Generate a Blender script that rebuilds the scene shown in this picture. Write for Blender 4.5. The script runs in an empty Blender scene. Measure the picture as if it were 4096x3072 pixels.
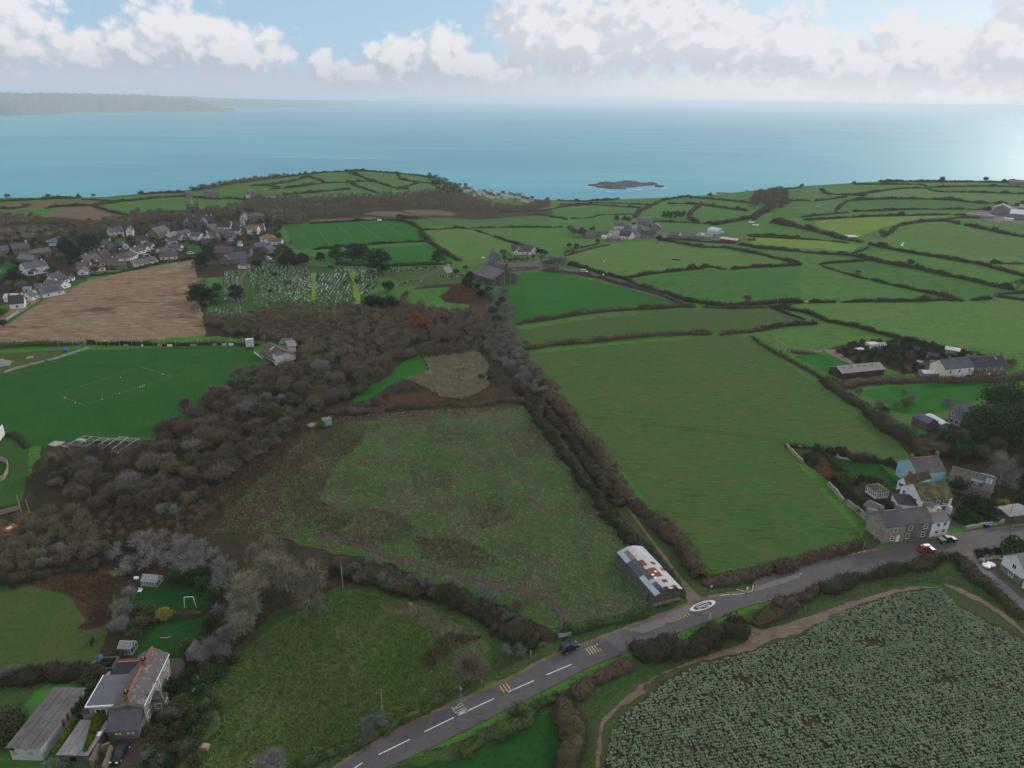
import bpy,bmesh,math,random
import numpy as np
from mathutils import Vector,Matrix
from mathutils.geometry import tessellate_polygon
random.seed(7);RNG=np.random.default_rng(11)
C=bpy.context.scene.collection
SC=bpy.context.scene
PI=math.pi
# ------------------------------------------------------------------ camera
CAM_H=110.0
SEA_Z=-100.0
IW,IH,FPX=4096.0,3072.0,2839.0
PITCH=math.atan((1536-394)/FPX)
ROLL=0.0155
camd=bpy.data.cameras.new('camera');cam=bpy.data.objects.new('camera',camd);C.objects.link(cam)
CAM_R=Matrix.Rotation(PI/2-PITCH,3,'X')@Matrix.Rotation(ROLL,3,'Z')
cam.matrix_world=Matrix.Translation((0,0,CAM_H))@CAM_R.to_4x4()
camd.sensor_width=36.0;camd.lens=36.0*FPX/IW
camd.clip_start=1.0;camd.clip_end=300000.0
SC.camera=cam
SC.render.resolution_x,SC.render.resolution_y=1024,768
SC.view_settings.view_transform='Standard';SC.view_settings.look='None'
SC.view_settings.gamma=1.0;SC.view_settings.use_curve_mapping=False
SC.view_settings.exposure=0.0
SC.render.engine='CYCLES'
SC.cycles.use_denoising=True;SC.cycles.denoising_prefilter='NONE'
SC.cycles.max_bounces=5;SC.cycles.diffuse_bounces=2;SC.cycles.glossy_bounces=2
SC.cycles.transmission_bounces=3;SC.cycles.volume_bounces=1;SC.cycles.transparent_max_bounces=4
SC.cycles.use_adaptive_sampling=False
# ------------------------------------------------------------------ sky and sun
SUN_AZ,SUN_EL=math.radians(41),math.radians(24)
world=bpy.data.worlds.new('World');SC.world=world;world.use_nodes=True
def build_sky():
 nt=world.node_tree;N=nt.nodes;L=nt.links;N.clear()
 out=N.new('ShaderNodeOutputWorld');bg=N.new('ShaderNodeBackground');bg.inputs['Strength'].default_value=0.1
 L.new(bg.outputs[0],out.inputs['Surface'])
 def S(x,sock):
  if isinstance(x,(int,float)):sock.default_value=x
  else:L.new(x,sock)
 def m(op,a,b=None,c=None,clamp=False):
  n=N.new('ShaderNodeMath');n.operation=op;n.use_clamp=clamp
  S(a,n.inputs[0])
  if b is not None:S(b,n.inputs[1])
  if c is not None:S(c,n.inputs[2])
  return n.outputs[0]
 def rmp(x,lo,hi,a=0.0,b=1.0,smooth=True):
  n=N.new('ShaderNodeMapRange');n.interpolation_type='SMOOTHSTEP' if smooth else 'LINEAR'
  S(x,n.inputs['Value']);n.inputs['From Min'].default_value=lo;n.inputs['From Max'].default_value=hi
  S(a,n.inputs['To Min']);S(b,n.inputs['To Max'])
  return n.outputs[0]
 def mix(f,a,b):
  n=N.new('ShaderNodeMix');n.data_type='RGBA';S(f,n.inputs[0])
  for v,k in((a,6),(b,7)):
   if isinstance(v,tuple):n.inputs[k].default_value=(*v,1)
   else:L.new(v,n.inputs[k])
  return n.outputs[2]
 tc=N.new('ShaderNodeTexCoord');sp=N.new('ShaderNodeSeparateXYZ');L.new(tc.outputs['Generated'],sp.inputs[0])
 x,y,z=sp.outputs
 az=m('MULTIPLY',m('ARCTAN2',x,y),180/PI)
 el=m('MULTIPLY',m('ARCSINE',z),180/PI)
 def noise(u,v,w,scale,detail,rough=0.55,dist=0.0):
  c=N.new('ShaderNodeCombineXYZ');S(u,c.inputs[0]);S(v,c.inputs[1]);S(w,c.inputs[2])
  n=N.new('ShaderNodeTexNoise');n.noise_dimensions='3D';L.new(c.outputs[0],n.inputs['Vector'])
  n.inputs['Scale'].default_value=scale;n.inputs['Detail'].default_value=detail
  n.inputs['Roughness'].default_value=rough;n.inputs['Distortion'].default_value=dist
  return n.outputs['Fac']
 def voro(u,v,scale,sm=0.6):
  c=N.new('ShaderNodeCombineXYZ');S(u,c.inputs[0]);S(v,c.inputs[1])
  n=N.new('ShaderNodeTexVoronoi');n.voronoi_dimensions='2D';n.feature='SMOOTH_F1';L.new(c.outputs[0],n.inputs['Vector'])
  n.inputs['Scale'].default_value=scale;n.inputs['Smoothness'].default_value=sm
  return n.outputs['Distance']
 heaps=[(-34,3.25,4.97,3.35),(-29.3,2.15,2.81,1.65),(-23.6,3.45,4.32,2.95),(-20.2,2.55,4.75,2.25),(-26.0,2.35,4.32,2.35),(-14.2,1.75,1.3,1.45),(-8.6,2.45,3.02,1.85),(-5.6,2.65,2.81,2.35),(-10.8,1.45,3.67,1.25),(0.8,4.95,3.35,3.65),(4.4,3.95,4.54,3.65),(9.4,4.95,5.4,3.85),(14.6,3.95,4.54,3.05),(19.2,3.55,3.46,2.85),(23.6,2.15,5.18,2.45),(28.2,2.55,4.75,2.45),(33.0,3.15,5.18,3.35),(33.5,6.15,3.46,1.65),(25.6,4.85,1.62,1.05),(-2.5,1.75,4.86,1.85),(43,3.55,7.56,3.65),(-43,3.75,7.56,3.65),(56,4.15,8.64,4.25),(-56,4.15,8.64,4.05),(74,4.55,11.88,4.85),(-74,4.55,11.88,4.65)]
 def density(du,dv):
  u=m('ADD',az,du)if du else az
  v=m('ADD',el,dv)if dv else el
  n0=noise(u,m('MULTIPLY',v,1.2),7.7,0.55,3,0.5);n1=noise(u,m('MULTIPLY',v,1.2),3.1,1.1,5,0.5)
  uu=m('ADD',u,m('MULTIPLY',m('SUBTRACT',n0,.5),3.2));vv=m('ADD',v,m('MULTIPLY',m('SUBTRACT',n0,.5),1.1))
  best=None
  for(cu,cv,hw,hh)in heaps:
   a=m('MULTIPLY',m('SUBTRACT',uu,cu),1/hw);b=m('MULTIPLY',m('SUBTRACT',vv,cv),1/hh)
   q=m('SUBTRACT',1.0,m('SQRT',m('ADD',m('MULTIPLY',a,a),m('MULTIPLY',b,b))))
   best=q if best is None else m('SMOOTH_MAX',best,q,0.10)
  v1=voro(m('ADD',u,m('MULTIPLY',n1,.9)),m('ADD',m('MULTIPLY',v,1.15),m('MULTIPLY',n1,.9)),0.95,.6)
  v2=voro(m('ADD',u,m('MULTIPLY',n1,.6)),m('MULTIPLY',v,1.15),2.3,.6)
  v3=voro(u,m('ADD',m('MULTIPLY',v,1.15),m('MULTIPLY',n1,.3)),5.2,.6)
  d=m('ADD',best,m('MULTIPLY',m('SUBTRACT',n1,0.5),0.44))
  d=m('ADD',d,m('MULTIPLY',m('SUBTRACT',0.42,v1),0.50))
  d=m('ADD',d,m('MULTIPLY',m('SUBTRACT',0.42,v2),0.12))
  return m('ADD',d,m('MULTIPLY',m('SUBTRACT',0.42,v3),0.03))
 d0=density(0,0);d1=density(0.75,0.95)
 edge=noise(az,el,5.5,0.35,3);cum=rmp(m('SUBTRACT',d0,m('MULTIPLY',m('SUBTRACT',edge,.5),.5)),-0.04,0.42)
 lit=rmp(m('SUBTRACT',d0,d1),-0.20,0.34)
 lowf=rmp(el,1.3,4.2)
 lit=m('ADD',m('MULTIPLY',lit,0.66),m('MULTIPLY',lowf,0.36),clamp=True)
 right=rmp(az,-14,26)
 lit2=m('ADD',m('MULTIPLY',lit,m('SUBTRACT',1.0,m('MULTIPLY',right,.25))),m('MULTIPLY',right,0.33),clamp=True)
 ccol=mix(lit2,(4.9,5.4,6.4),(8.3,8.3,8.6))
 hx=m('DIVIDE',x,m('ADD',m('MAXIMUM',z,0.0),0.08));hy=m('DIVIDE',y,m('ADD',m('MAXIMUM',z,0.0),0.08))
 hn=noise(hx,hy,0.7,0.55,6,0.6)
 hi=m('MULTIPLY',rmp(hn,0.30,0.50),rmp(el,7.5,14.0))
 hcol=mix(rmp(hn,0.5,0.75),(7.9,8.0,8.4),(5.2,5.4,6.0))
 sky=N.new('ShaderNodeTexSky');sky.sky_type='NISHITA';sky.sun_disc=False
 sky.sun_elevation=SUN_EL;sky.sun_rotation=SUN_AZ;sky.altitude=200;sky.air_density=1.0;sky.dust_density=0.6;sky.ozone_density=2.0
 blue=mix(0.78,sky.outputs[0],mix(right,(4.0,6.0,8.2),(5.6,7.1,8.6)))
 base=mix(hi,blue,hcol)
 base=mix(m('MULTIPLY',cum,0.97),base,ccol)
 mk=noise(m('MULTIPLY',az,0.5),m('MULTIPLY',el,0.25),9.0,0.35,4)
 murk=m('MULTIPLY',rmp(el,2.6,0.4),m('ADD',0.62,m('MULTIPLY',mk,0.3)),clamp=True)
 mcol=mix(rmp(az,-15,22),(5.6,6.0,6.9),(8.3,8.3,8.6))
 base=mix(murk,base,mcol)
 L.new(base,bg.inputs['Color'])
build_sky()
sund=bpy.data.lights.new('sun','SUN');sun=bpy.data.objects.new('sun',sund);C.objects.link(sun)
sund.energy=1.5;sund.angle=math.radians(10);sund.color=(1.0,0.95,0.88)
_sd=Vector((math.sin(SUN_AZ)*math.cos(SUN_EL),math.cos(SUN_AZ)*math.cos(SUN_EL),math.sin(SUN_EL)))
sun.rotation_euler=_sd.to_track_quat('Z','Y').to_euler()
# ------------------------------------------------------------------ picture points -> places on the land
def crop(x0,y0,s):return lambda x,y:(x0+x*s,y0+y*s)
V=lambda x,y:(x*1.85172,y*1.85172)
K1=crop(0,700,.5425);K2=crop(1000,700,.5425);K3=crop(2000,700,.5425);K4=crop(3000,700,.4955)
K5=crop(0,1300,.5425);K6=crop(1000,1300,.5425);K7=crop(2000,1300,.5425);K8=crop(3000,1300,.4955)
K9=crop(0,2000,.6462);K10=crop(1000,2000,.6462);K11=crop(2000,2000,.6462);K12=crop(3000,2000,.6462)
Z1=crop(0,900,.2893);Z2=crop(560,780,.2893);Z3=crop(1780,700,.2351);Z4=crop(2260,860,.3436);Z5=crop(1780,960,.226)
Z6=crop(3640,1340,.217);Z7=crop(3420,1780,.3056);Z8=crop(860,1040,.3165);Z9=crop(2440,2160,.1808);Z10=crop(380,2560,.3087)
Z11=crop(0,2720,.2122);Z12=crop(2640,2280,.1808);Z13=crop(3700,2100,.1929);Z14=crop(180,1700,.208);Z15=crop(980,1340,.1175);Z16=crop(500,2280,.2049)
def ray(p):
 d=CAM_R@Vector(((p[0]-IW/2)/FPX,-(p[1]-IH/2)/FPX,-1.0));return d.normalized()
def on_z(p,z):
 d=ray(p);t=(z-CAM_H)/d.z;return Vector((d.x*t,d.y*t,z))
EDGE=[((-300,430),950),((0,427),950),((110,426),950),((210,426),960),((330,416),1010),((420,408),1080),((500,393),1150),((600,381),1220),((700,370),1270),
  ((780,367),1290),((880,374),1280),((950,385),1260),((990,402),1240),((1030,414),1210),((1100,425),1190),((1180,432),1190),((1260,432),1180),
  ((1340,430),1160),((1450,426),1130),((1540,420),1100),((1640,410),1080),((1720,403),1080),((1800,397),1090),
  ((1900,392),1110),((2000,389),1130),((2100,389),1150),((2212,391),1170),((2500,392),1200)]
_ph,_re,_ze=[],[],[]
for(p,R)in EDGE:
 d=ray(V(*p));_ph.append(math.atan2(d.x,d.y));_re.append(R);_ze.append(CAM_H+R*d.z/math.hypot(d.x,d.y))
_ph,_re,_ze=map(np.array,(_ph,_re,_ze))
def land(x,y):
 x=np.asarray(x,float);y=np.asarray(y,float)
 r=np.hypot(x,y);ph=np.arctan2(x,y)
 R=np.interp(ph,_ph,_re);Z=np.interp(ph,_ph,_ze)
 t=np.clip((r-430)/(R-430),0,1);s=t*t*(3-2*t)*0.65+t*0.35
 z=Z*s
 o=np.maximum(r-R,0)
 z=z-0.16*o-0.0011*o*o
 und=(np.sin(x*.013+1.3)*np.cos(y*.011+.4)*1.6+np.sin(x*.031+y*.023)*0.6)
 z=z+und*np.clip((r-330)/250,0,1)*np.clip((R-r)/120,0,1)
 return np.maximum(z,SEA_Z-8)
CELL=12.0;GX0,GY0,GNX,GNY=-1740.0,-240.0,291,175
_gx=GX0+CELL*np.arange(GNX);_gy=GY0+CELL*np.arange(GNY)
_XX,_YY=np.meshgrid(_gx,_gy);HG=land(_XX,_YY)
def hz(x,y):
 x=np.asarray(x,float);y=np.asarray(y,float)
 fx=np.clip((x-GX0)/CELL,0,GNX-1.0001);fy=np.clip((y-GY0)/CELL,0,GNY-1.0001)
 ix=fx.astype(int);iy=fy.astype(int);a=fx-ix;b=fy-iy
 h00=HG[iy,ix];h10=HG[iy,ix+1];h01=HG[iy+1,ix];h11=HG[iy+1,ix+1]
 return np.where(a>=b,h00+a*(h10-h00)+b*(h11-h10),h00+b*(h01-h00)+a*(h11-h01))
_tt=np.concatenate([np.arange(30,400,2.0),np.arange(400,2600,5.0)])
def P(p,up=0.0):
 """the place on the land seen at picture point p (up: on a level that much above the land)"""
 d=ray(p);hl=math.hypot(d.x,d.y);t=_tt/hl
 g=CAM_H+d.z*t-hz(d.x*t,d.y*t)-up
 k=np.nonzero(g<0)[0]
 if len(k)==0:
  k=int(np.argmin(g));t0=t[k];return Vector((d.x*t0,d.y*t0,float(hz(d.x*t0,d.y*t0))))
 k=max(k[0],1);a,b=t[k-1],t[k]
 for _ in range(30):
  c=(a+b)/2
  if CAM_H+d.z*c-float(hz(d.x*c,d.y*c))-up<0:b=c
  else:a=c
 return Vector((d.x*b,d.y*b,float(hz(d.x*b,d.y*b))))
def proj(w):
 """world point -> picture point"""
 q=CAM_R.transposed()@(Vector(w)-Vector((0,0,CAM_H)));return(IW/2+FPX*q.x/-q.z,IH/2-FPX*q.y/-q.z)
def PP(T,*pts):return[P(T(*p))for p in pts]
# ------------------------------------------------------------------ object helpers
def tag(o,label=None,cat=None,group=None,kind=None):
 if label:o['label']=label
 if cat:o['category']=cat
 if group:o['group']=group
 if kind:o['kind']=kind
 return o
def link(name,me,m=None,parent=None):
 if m is not None:
  me.materials.clear()
  for q in(m if isinstance(m,(list,tuple))else[m]):me.materials.append(q)
 o=bpy.data.objects.new(name,me);C.objects.link(o)
 if parent:o.parent=parent
 return o
def empty(name,loc,rz=0.0,label=None,cat=None,group=None):
 o=bpy.data.objects.new(name,None);C.objects.link(o);o.location=loc;o.rotation_euler=(0,0,rz)
 o.empty_display_size=0.5
 return tag(o,label,cat,group)
def mesh_np(name,v,f,smooth=False,mi=None):
 """v (N,3); f (M,3) or (M,4) or a list of such blocks"""
 me=bpy.data.meshes.new(name);fs=f if isinstance(f,list)else[f]
 fs=[np.asarray(q,np.int32)for q in fs if len(q)]
 me.vertices.add(len(v));me.vertices.foreach_set('co',np.asarray(v,np.float32).ravel())
 idx=np.concatenate([q.ravel()for q in fs]);n=np.concatenate([np.full(len(q),q.shape[1],np.int32)for q in fs])
 me.loops.add(len(idx));me.loops.foreach_set('vertex_index',idx)
 me.polygons.add(len(n));st=np.concatenate([[0],np.cumsum(n)[:-1]]).astype(np.int32)
 me.polygons.foreach_set('loop_start',st);me.polygons.foreach_set('loop_total',n)
 if smooth:me.polygons.foreach_set('use_smooth',np.ones(len(n),bool))
 if mi is not None:me.polygons.foreach_set('material_index',np.asarray(mi,np.int32))
 me.update(calc_edges=True);return me
BF=[(0,3,2,1),(4,5,6,7),(0,1,5,4),(1,2,6,5),(2,3,7,6),(3,0,4,7)]
class MB:
 """collects boxes, prisms, tubes; build() links them as one mesh"""
 def __init__(s):s.v=[];s.f=[]
 def add(s,vs,fs):
  k=len(s.v);s.v+=[tuple(q)for q in vs];s.f+=[tuple(i+k for i in q)for q in fs];return s
 def box(s,x0,x1,y0,y1,z0,z1):
  return s.add([(x0,y0,z0),(x1,y0,z0),(x1,y1,z0),(x0,y1,z0),(x0,y0,z1),(x1,y0,z1),(x1,y1,z1),(x0,y1,z1)],
     [(0,3,2,1),(4,5,6,7),(0,1,5,4),(1,2,6,5),(2,3,7,6),(3,0,4,7)])
 def bar(s,a,b,w,h=None):
  a,b=Vector(a),Vector(b);h=h or w;d=(b-a).normalized()
  u=d.cross(Vector((0,0,1))if abs(d.z)<.95 else Vector((0,1,0))).normalized();n=u.cross(d)
  u*=w/2;n*=h/2
  vs=[a-u-n,a+u-n,a+u+n,a-u+n,b-u-n,b+u-n,b+u+n,b-u+n]
  return s.add(vs,[(0,3,2,1),(4,5,6,7),(0,1,5,4),(1,2,6,5),(2,3,7,6),(3,0,4,7)])
 def tube(s,pts,rs,n=6,cap=True):
  pts=[Vector(p)for p in pts];rings=[]
  if isinstance(rs,(int,float)):rs=[rs]*len(pts)
  for i,p in enumerate(pts):
   d=(pts[min(i+1,len(pts)-1)]-pts[max(i-1,0)]).normalized()
   u=d.cross(Vector((0,0,1))if abs(d.z)<.9 else Vector((1,0,0))).normalized();w=d.cross(u)
   rings.append([p+(u*math.cos(2*PI*k/n)+w*math.sin(2*PI*k/n))*rs[i]for k in range(n)])
  vs=[q for r in rings for q in r];fs=[]
  for i in range(len(pts)-1):
   for k in range(n):fs.append((i*n+k,i*n+(k+1)%n,(i+1)*n+(k+1)%n,(i+1)*n+k))
  if cap:fs.append(tuple(range(n))[::-1]);fs.append(tuple((len(pts)-1)*n+k for k in range(n)))
  return s.add(vs,fs)
 def prism(s,poly,y0,y1):
  """poly in (x, z), pulled along y"""
  n=len(poly);vs=[(x,y0,z)for x,z in poly]+[(x,y1,z)for x,z in poly]
  return s.add(vs,[tuple(range(n)),tuple(range(2*n-1,n-1,-1))]+[(i,i+n,(i+1)%n+n,(i+1)%n)for i in range(n)])
 def quad(s,a,b,c,d):return s.add([a,b,c,d],[(0,1,2,3)])
 def mesh(s,name,smooth=False):
  me=bpy.data.meshes.new(name);me.from_pydata(s.v,[],s.f);me.update()
  bm=bmesh.new();bm.from_mesh(me);bmesh.ops.recalc_face_normals(bm,faces=bm.faces);bm.to_mesh(me);bm.free()
  if smooth:me.polygons.foreach_set('use_smooth',np.ones(len(me.polygons),bool))
  return me
 def build(s,name,m,parent=None,smooth=False):return link(name,s.mesh(name,smooth),m,parent)
def copy_tree(o,parent=None):
 c=o.copy();C.objects.link(c)
 if parent:c.parent=parent
 for ch in list(o.children):copy_tree(ch,c)
 return c
# ------------------------------------------------------------------ materials
def mat(name,base,layers=(),bump=None,rough=0.9,spec=0.15,rand=0.0,coords='world',metal=0.0,fine=None):
 """layers: (scale, colour, lo, hi[, rotation deg, stretch[, detail]]) laid over the base through noise"""
 m=bpy.data.materials.new(name);m.use_nodes=True;nt=m.node_tree;N=nt.nodes;L=nt.links
 b=N['Principled BSDF'];b.inputs['Roughness'].default_value=rough;b.inputs['Specular IOR Level'].default_value=spec
 b.inputs['Metallic'].default_value=metal
 if coords=='world':g=N.new('ShaderNodeNewGeometry');src=g.outputs['Position']
 else:g=N.new('ShaderNodeTexCoord');src=g.outputs['Object']
 def tex(scale,rot=0.0,stretch=1.0,detail=4.0):
  mp=N.new('ShaderNodeMapping');L.new(src,mp.inputs[0]);mp.vector_type='TEXTURE' if False else 'POINT'
  mp.inputs['Rotation'].default_value=(0,0,math.radians(-rot));mp.inputs['Scale'].default_value=(scale/stretch,scale,scale)
  n=N.new('ShaderNodeTexNoise');n.inputs['Scale'].default_value=1.0;n.inputs['Detail'].default_value=detail
  n.inputs['Roughness'].default_value=0.6;L.new(mp.outputs[0],n.inputs['Vector']);return n.outputs['Fac']
 col=N.new('ShaderNodeRGB');col.outputs[0].default_value=(*base,1);cur=col.outputs[0]
 for ly in layers:
  sc,cc,lo,hi=ly[:4];rot,st=(ly[4],ly[5])if len(ly)>5 else(0,1);det=ly[6]if len(ly)>6 else 4
  r=N.new('ShaderNodeMapRange');r.interpolation_type='SMOOTHSTEP';L.new(tex(sc,rot,st,det),r.inputs['Value'])
  r.inputs['From Min'].default_value=lo;r.inputs['From Max'].default_value=hi
  x=N.new('ShaderNodeMix');x.data_type='RGBA';L.new(r.outputs[0],x.inputs[0]);L.new(cur,x.inputs[6]);x.inputs[7].default_value=(*cc,1);cur=x.outputs[2]
 if rand:
  oi=N.new('ShaderNodeObjectInfo');hs=N.new('ShaderNodeHueSaturation');L.new(cur,hs.inputs['Color'])
  r=N.new('ShaderNodeMapRange');L.new(oi.outputs['Random'],r.inputs['Value']);r.inputs['To Min'].default_value=1-rand;r.inputs['To Max'].default_value=1+rand;L.new(r.outputs[0],hs.inputs['Value'])
  w=N.new('ShaderNodeMath');w.operation='FRACT';w2=N.new('ShaderNodeMath');w2.operation='MULTIPLY';w2.inputs[1].default_value=7.31;L.new(oi.outputs['Random'],w2.inputs[0]);L.new(w2.outputs[0],w.inputs[0])
  r2=N.new('ShaderNodeMapRange');L.new(w.outputs[0],r2.inputs['Value']);r2.inputs['To Min'].default_value=0.5-rand*0.06;r2.inputs['To Max'].default_value=0.5+rand*0.06;L.new(r2.outputs[0],hs.inputs['Hue'])
  cur=hs.outputs[0]
 L.new(cur,b.inputs['Base Color'])
 if bump:
  bn=N.new('ShaderNodeBump');bn.inputs['Strength'].default_value=bump[2]if len(bump)>2 else 0.6;bn.inputs['Distance'].default_value=bump[1]
  L.new(tex(bump[0],bump[3]if len(bump)>3 else 0,bump[4]if len(bump)>4 else 1),bn.inputs['Height']);L.new(bn.outputs[0],b.inputs['Normal'])
 return m
def stone_mat(name,c1,c2,mortar,scale=2.2,rough=0.9,coords='world'):
 m=bpy.data.materials.new(name);m.use_nodes=True;nt=m.node_tree;N=nt.nodes;L=nt.links;b=N['Principled BSDF']
 b.inputs['Roughness'].default_value=rough;b.inputs['Specular IOR Level'].default_value=0.15
 if coords=='world':g=N.new('ShaderNodeNewGeometry');src=g.outputs['Position']
 else:g=N.new('ShaderNodeTexCoord');src=g.outputs['Object']
 mp=N.new('ShaderNodeMapping');L.new(src,mp.inputs[0]);mp.inputs['Scale'].default_value=(scale,scale,scale*1.7)
 v=N.new('ShaderNodeTexVoronoi');L.new(mp.outputs[0],v.inputs['Vector']);v.inputs['Scale'].default_value=1
 e=N.new('ShaderNodeTexVoronoi');e.feature='DISTANCE_TO_EDGE';L.new(mp.outputs[0],e.inputs['Vector']);e.inputs['Scale'].default_value=1
 sp=N.new('ShaderNodeSeparateColor');L.new(v.outputs['Color'],sp.inputs[0])
 x=N.new('ShaderNodeMix');x.data_type='RGBA';L.new(sp.outputs[0],x.inputs[0]);x.inputs[6].default_value=(*c1,1);x.inputs[7].default_value=(*c2,1)
 n=N.new('ShaderNodeTexNoise');n.inputs['Scale'].default_value=0.5;n.inputs['Detail'].default_value=6;L.new(src,n.inputs['Vector'])
 dk=N.new('ShaderNodeMix');dk.data_type='RGBA';dk.blend_type='MULTIPLY';dk.inputs[0].default_value=0.8
 rr=N.new('ShaderNodeMapRange');L.new(n.outputs['Fac'],rr.inputs['Value']);rr.inputs['From Min'].default_value=.3;rr.inputs['From Max'].default_value=.7;rr.inputs['To Min'].default_value=.55;rr.inputs['To Max'].default_value=1.15
 L.new(x.outputs[2],dk.inputs[6]);L.new(rr.outputs[0],dk.inputs[7])
 r=N.new('ShaderNodeMapRange');L.new(e.outputs['Distance'],r.inputs['Value']);r.inputs['From Min'].default_value=.02;r.inputs['From Max'].default_value=.1
 y=N.new('ShaderNodeMix');y.data_type='RGBA';L.new(r.outputs[0],y.inputs[0]);y.inputs[6].default_value=(*mortar,1);L.new(dk.outputs[2],y.inputs[7])
 L.new(y.outputs[2],b.inputs['Base Color'])
 bn=N.new('ShaderNodeBump');bn.inputs['Strength'].default_value=.7;bn.inputs['Distance'].default_value=.08;L.new(r.outputs[0],bn.inputs['Height']);L.new(bn.outputs[0],b.inputs['Normal'])
 return m
MT={}
def grass(name,a,b,c,d=None,rot=0,st=1,big=.018,dry=(.16,.14,.07),dlo=.58,dhi=.78,bumpd=.12):
 MT[name]=mat(name,a,[(big,b,.38,.64),(.11,c,.45,.72),(.9,d or tuple(q*.62 for q in a),.50,.72,rot,st),(2.6,dry,dlo,dhi,rot,st)],
    bump=(2.2,bumpd,.8,rot,st),rough=1,spec=.05)
grass('pasture',(.052,.140,.028),(.070,.150,.033),(.040,.116,.024),dry=(.15,.19,.06),rot=4,st=7,dlo=.54,dhi=.78)
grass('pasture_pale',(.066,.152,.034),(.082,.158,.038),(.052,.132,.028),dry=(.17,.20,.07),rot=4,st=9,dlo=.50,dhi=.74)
grass('pasture_deep',(.040,.122,.026),(.054,.134,.030),(.032,.104,.022),dry=(.12,.17,.05),rot=4,st=9,dlo=.54,dhi=.76)
grass('lush',(.020,.108,.016),(.026,.118,.018),(.018,.090,.016),dry=(.07,.15,.03))
grass('olive',(.056,.100,.029),(.040,.106,.025),(.070,.096,.034),dry=(.13,.12,.06),rot=58,st=7,dlo=.52,dhi=.76)
grass('olive_flat',(.052,.098,.028),(.060,.092,.030),(.040,.098,.024),dry=(.11,.12,.05),rot=4,st=4)
grass('square',(.027,.089,.019),(.032,.090,.021),(.024,.079,.017),dry=(.06,.10,.03))
grass('pitch',(.022,.090,.018),(.028,.096,.020),(.018,.078,.016),dry=(.05,.12,.03),big=.03)
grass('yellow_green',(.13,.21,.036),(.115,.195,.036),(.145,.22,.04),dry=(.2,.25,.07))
grass('rough_grass',(.026,.104,.020),(.050,.088,.027),(.056,.054,.029),d=(.040,.050,.022),rot=-48,st=3.2,big=.022,dry=(.17,.145,.085),dlo=.52,dhi=.74,bumpd=.3)
grass('tussock',(.060,.108,.028),(.044,.098,.022),(.090,.108,.042),d=(.038,.056,.018),big=.05,dry=(.17,.16,.08),dlo=.5,dhi=.75,bumpd=.35)
grass('lawn',(.016,.062,.014),(.020,.068,.016),(.014,.054,.012),dry=(.03,.085,.02),big=.1)
grass('paddock',(.058,.086,.026),(.046,.088,.022),(.072,.086,.034),dry=(.12,.11,.05),big=.06)
grass('verge',(.036,.074,.020),(.050,.060,.028),(.030,.084,.016),d=(.050,.042,.026),big=.12,dry=(.15,.14,.07),dlo=.54,dhi=.74)
grass('cemetery_grass',(.030,.086,.020),(.034,.092,.022),(.042,.084,.022),dry=(.10,.13,.04),big=.06)
MT['scrub']=mat('scrub',(.040,.034,.024),[(.05,(.048,.052,.022),.45,.65),(.3,(.066,.046,.032),.45,.7),(1.6,(.022,.020,.014),.48,.7),(3.0,(.10,.082,.056),.6,.8)],bump=(1.5,.35,.9),rough=1,spec=.03)
MT['plot_brown']=mat('plot_brown',(.050,.041,.027),[(.07,(.036,.078,.021),.52,.64),(.35,(.070,.056,.036),.46,.68),(1.4,(.030,.026,.018),.5,.72),(2.8,(.13,.11,.07),.60,.8)],bump=(1.6,.35,.9),rough=1,spec=.03)
MT['bracken']=mat('bracken',(.085,.040,.024),[(.08,(.060,.036,.024),.4,.65),(.8,(.115,.056,.032),.5,.72),(2.6,(.040,.024,.016),.52,.75)],bump=(1.8,.3,.9),rough=1,spec=.03)
MT['dead_grass']=mat('dead_grass',(.15,.128,.078),[(.08,(.095,.088,.05),.42,.66),(.7,(.19,.165,.105),.5,.72),(2.2,(.07,.066,.036),.52,.74)],bump=(1.6,.3,.9),rough=1,spec=.03)
MT['stubble']=mat('stubble',(.195,.146,.092),[(.02,(.195,.130,.084),.4,.6),(.07,(.150,.095,.062),.50,.66,32,2.0),(.35,(.29,.215,.14),.47,.68,40,2.6),(1.0,(.14,.092,.06),.52,.74,40,2.5),(.045,(.105,.062,.044),.57,.65,30,1.8)],bump=(1.2,.2,.7,24,4),rough=1,spec=.03)
MT['far_stubble']=mat('far_stubble',(.130,.100,.068),[(.012,(.105,.095,.055),.4,.6),(.06,(.155,.118,.08),.45,.7),(.6,(.08,.065,.042),.5,.75)],bump=(1.0,.25,.7),rough=1,spec=.03)
MT['soil']=mat('soil',(.048,.034,.024),[(.3,(.062,.046,.032),.4,.65),(2.5,(.026,.020,.014),.5,.72),(.5,(.030,.058,.016),.56,.68)],bump=(2.5,.15,.8),rough=1,spec=.05)
MT['mud']=mat('mud',(.150,.105,.076),[(.3,(.115,.080,.058),.4,.65),(1.2,(.185,.135,.10),.48,.7,20,4),(3,(.085,.058,.042),.5,.75,20,4)],bump=(2.0,.12,.7,20,4),rough=.85,spec=.2)
MT['dark_mud']=mat('dark_mud',(.050,.036,.027),[(.6,(.070,.052,.038),.42,.65),(3,(.028,.022,.016),.5,.7)],bump=(2.5,.1,.7),rough=.7,spec=.3)
MT['yard']=mat('yard',(.085,.074,.066),[(.25,(.06,.053,.046),.4,.65),(1.5,(.11,.098,.086),.5,.7),(5,(.05,.044,.038),.55,.75)],bump=(5,.03,.5),rough=.85,spec=.2)
MT['asphalt']=mat('asphalt',(.082,.077,.079),[(.09,(.101,.095,.095),.42,.66),(.5,(.069,.065,.067),.46,.7),(.45,(.060,.056,.058),.56,.70,24,9),(6,(.109,.104,.101),.55,.75),(9,(.050,.048,.048),.52,.72)],bump=(8,.02,.5),rough=.82,spec=.25)
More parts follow.
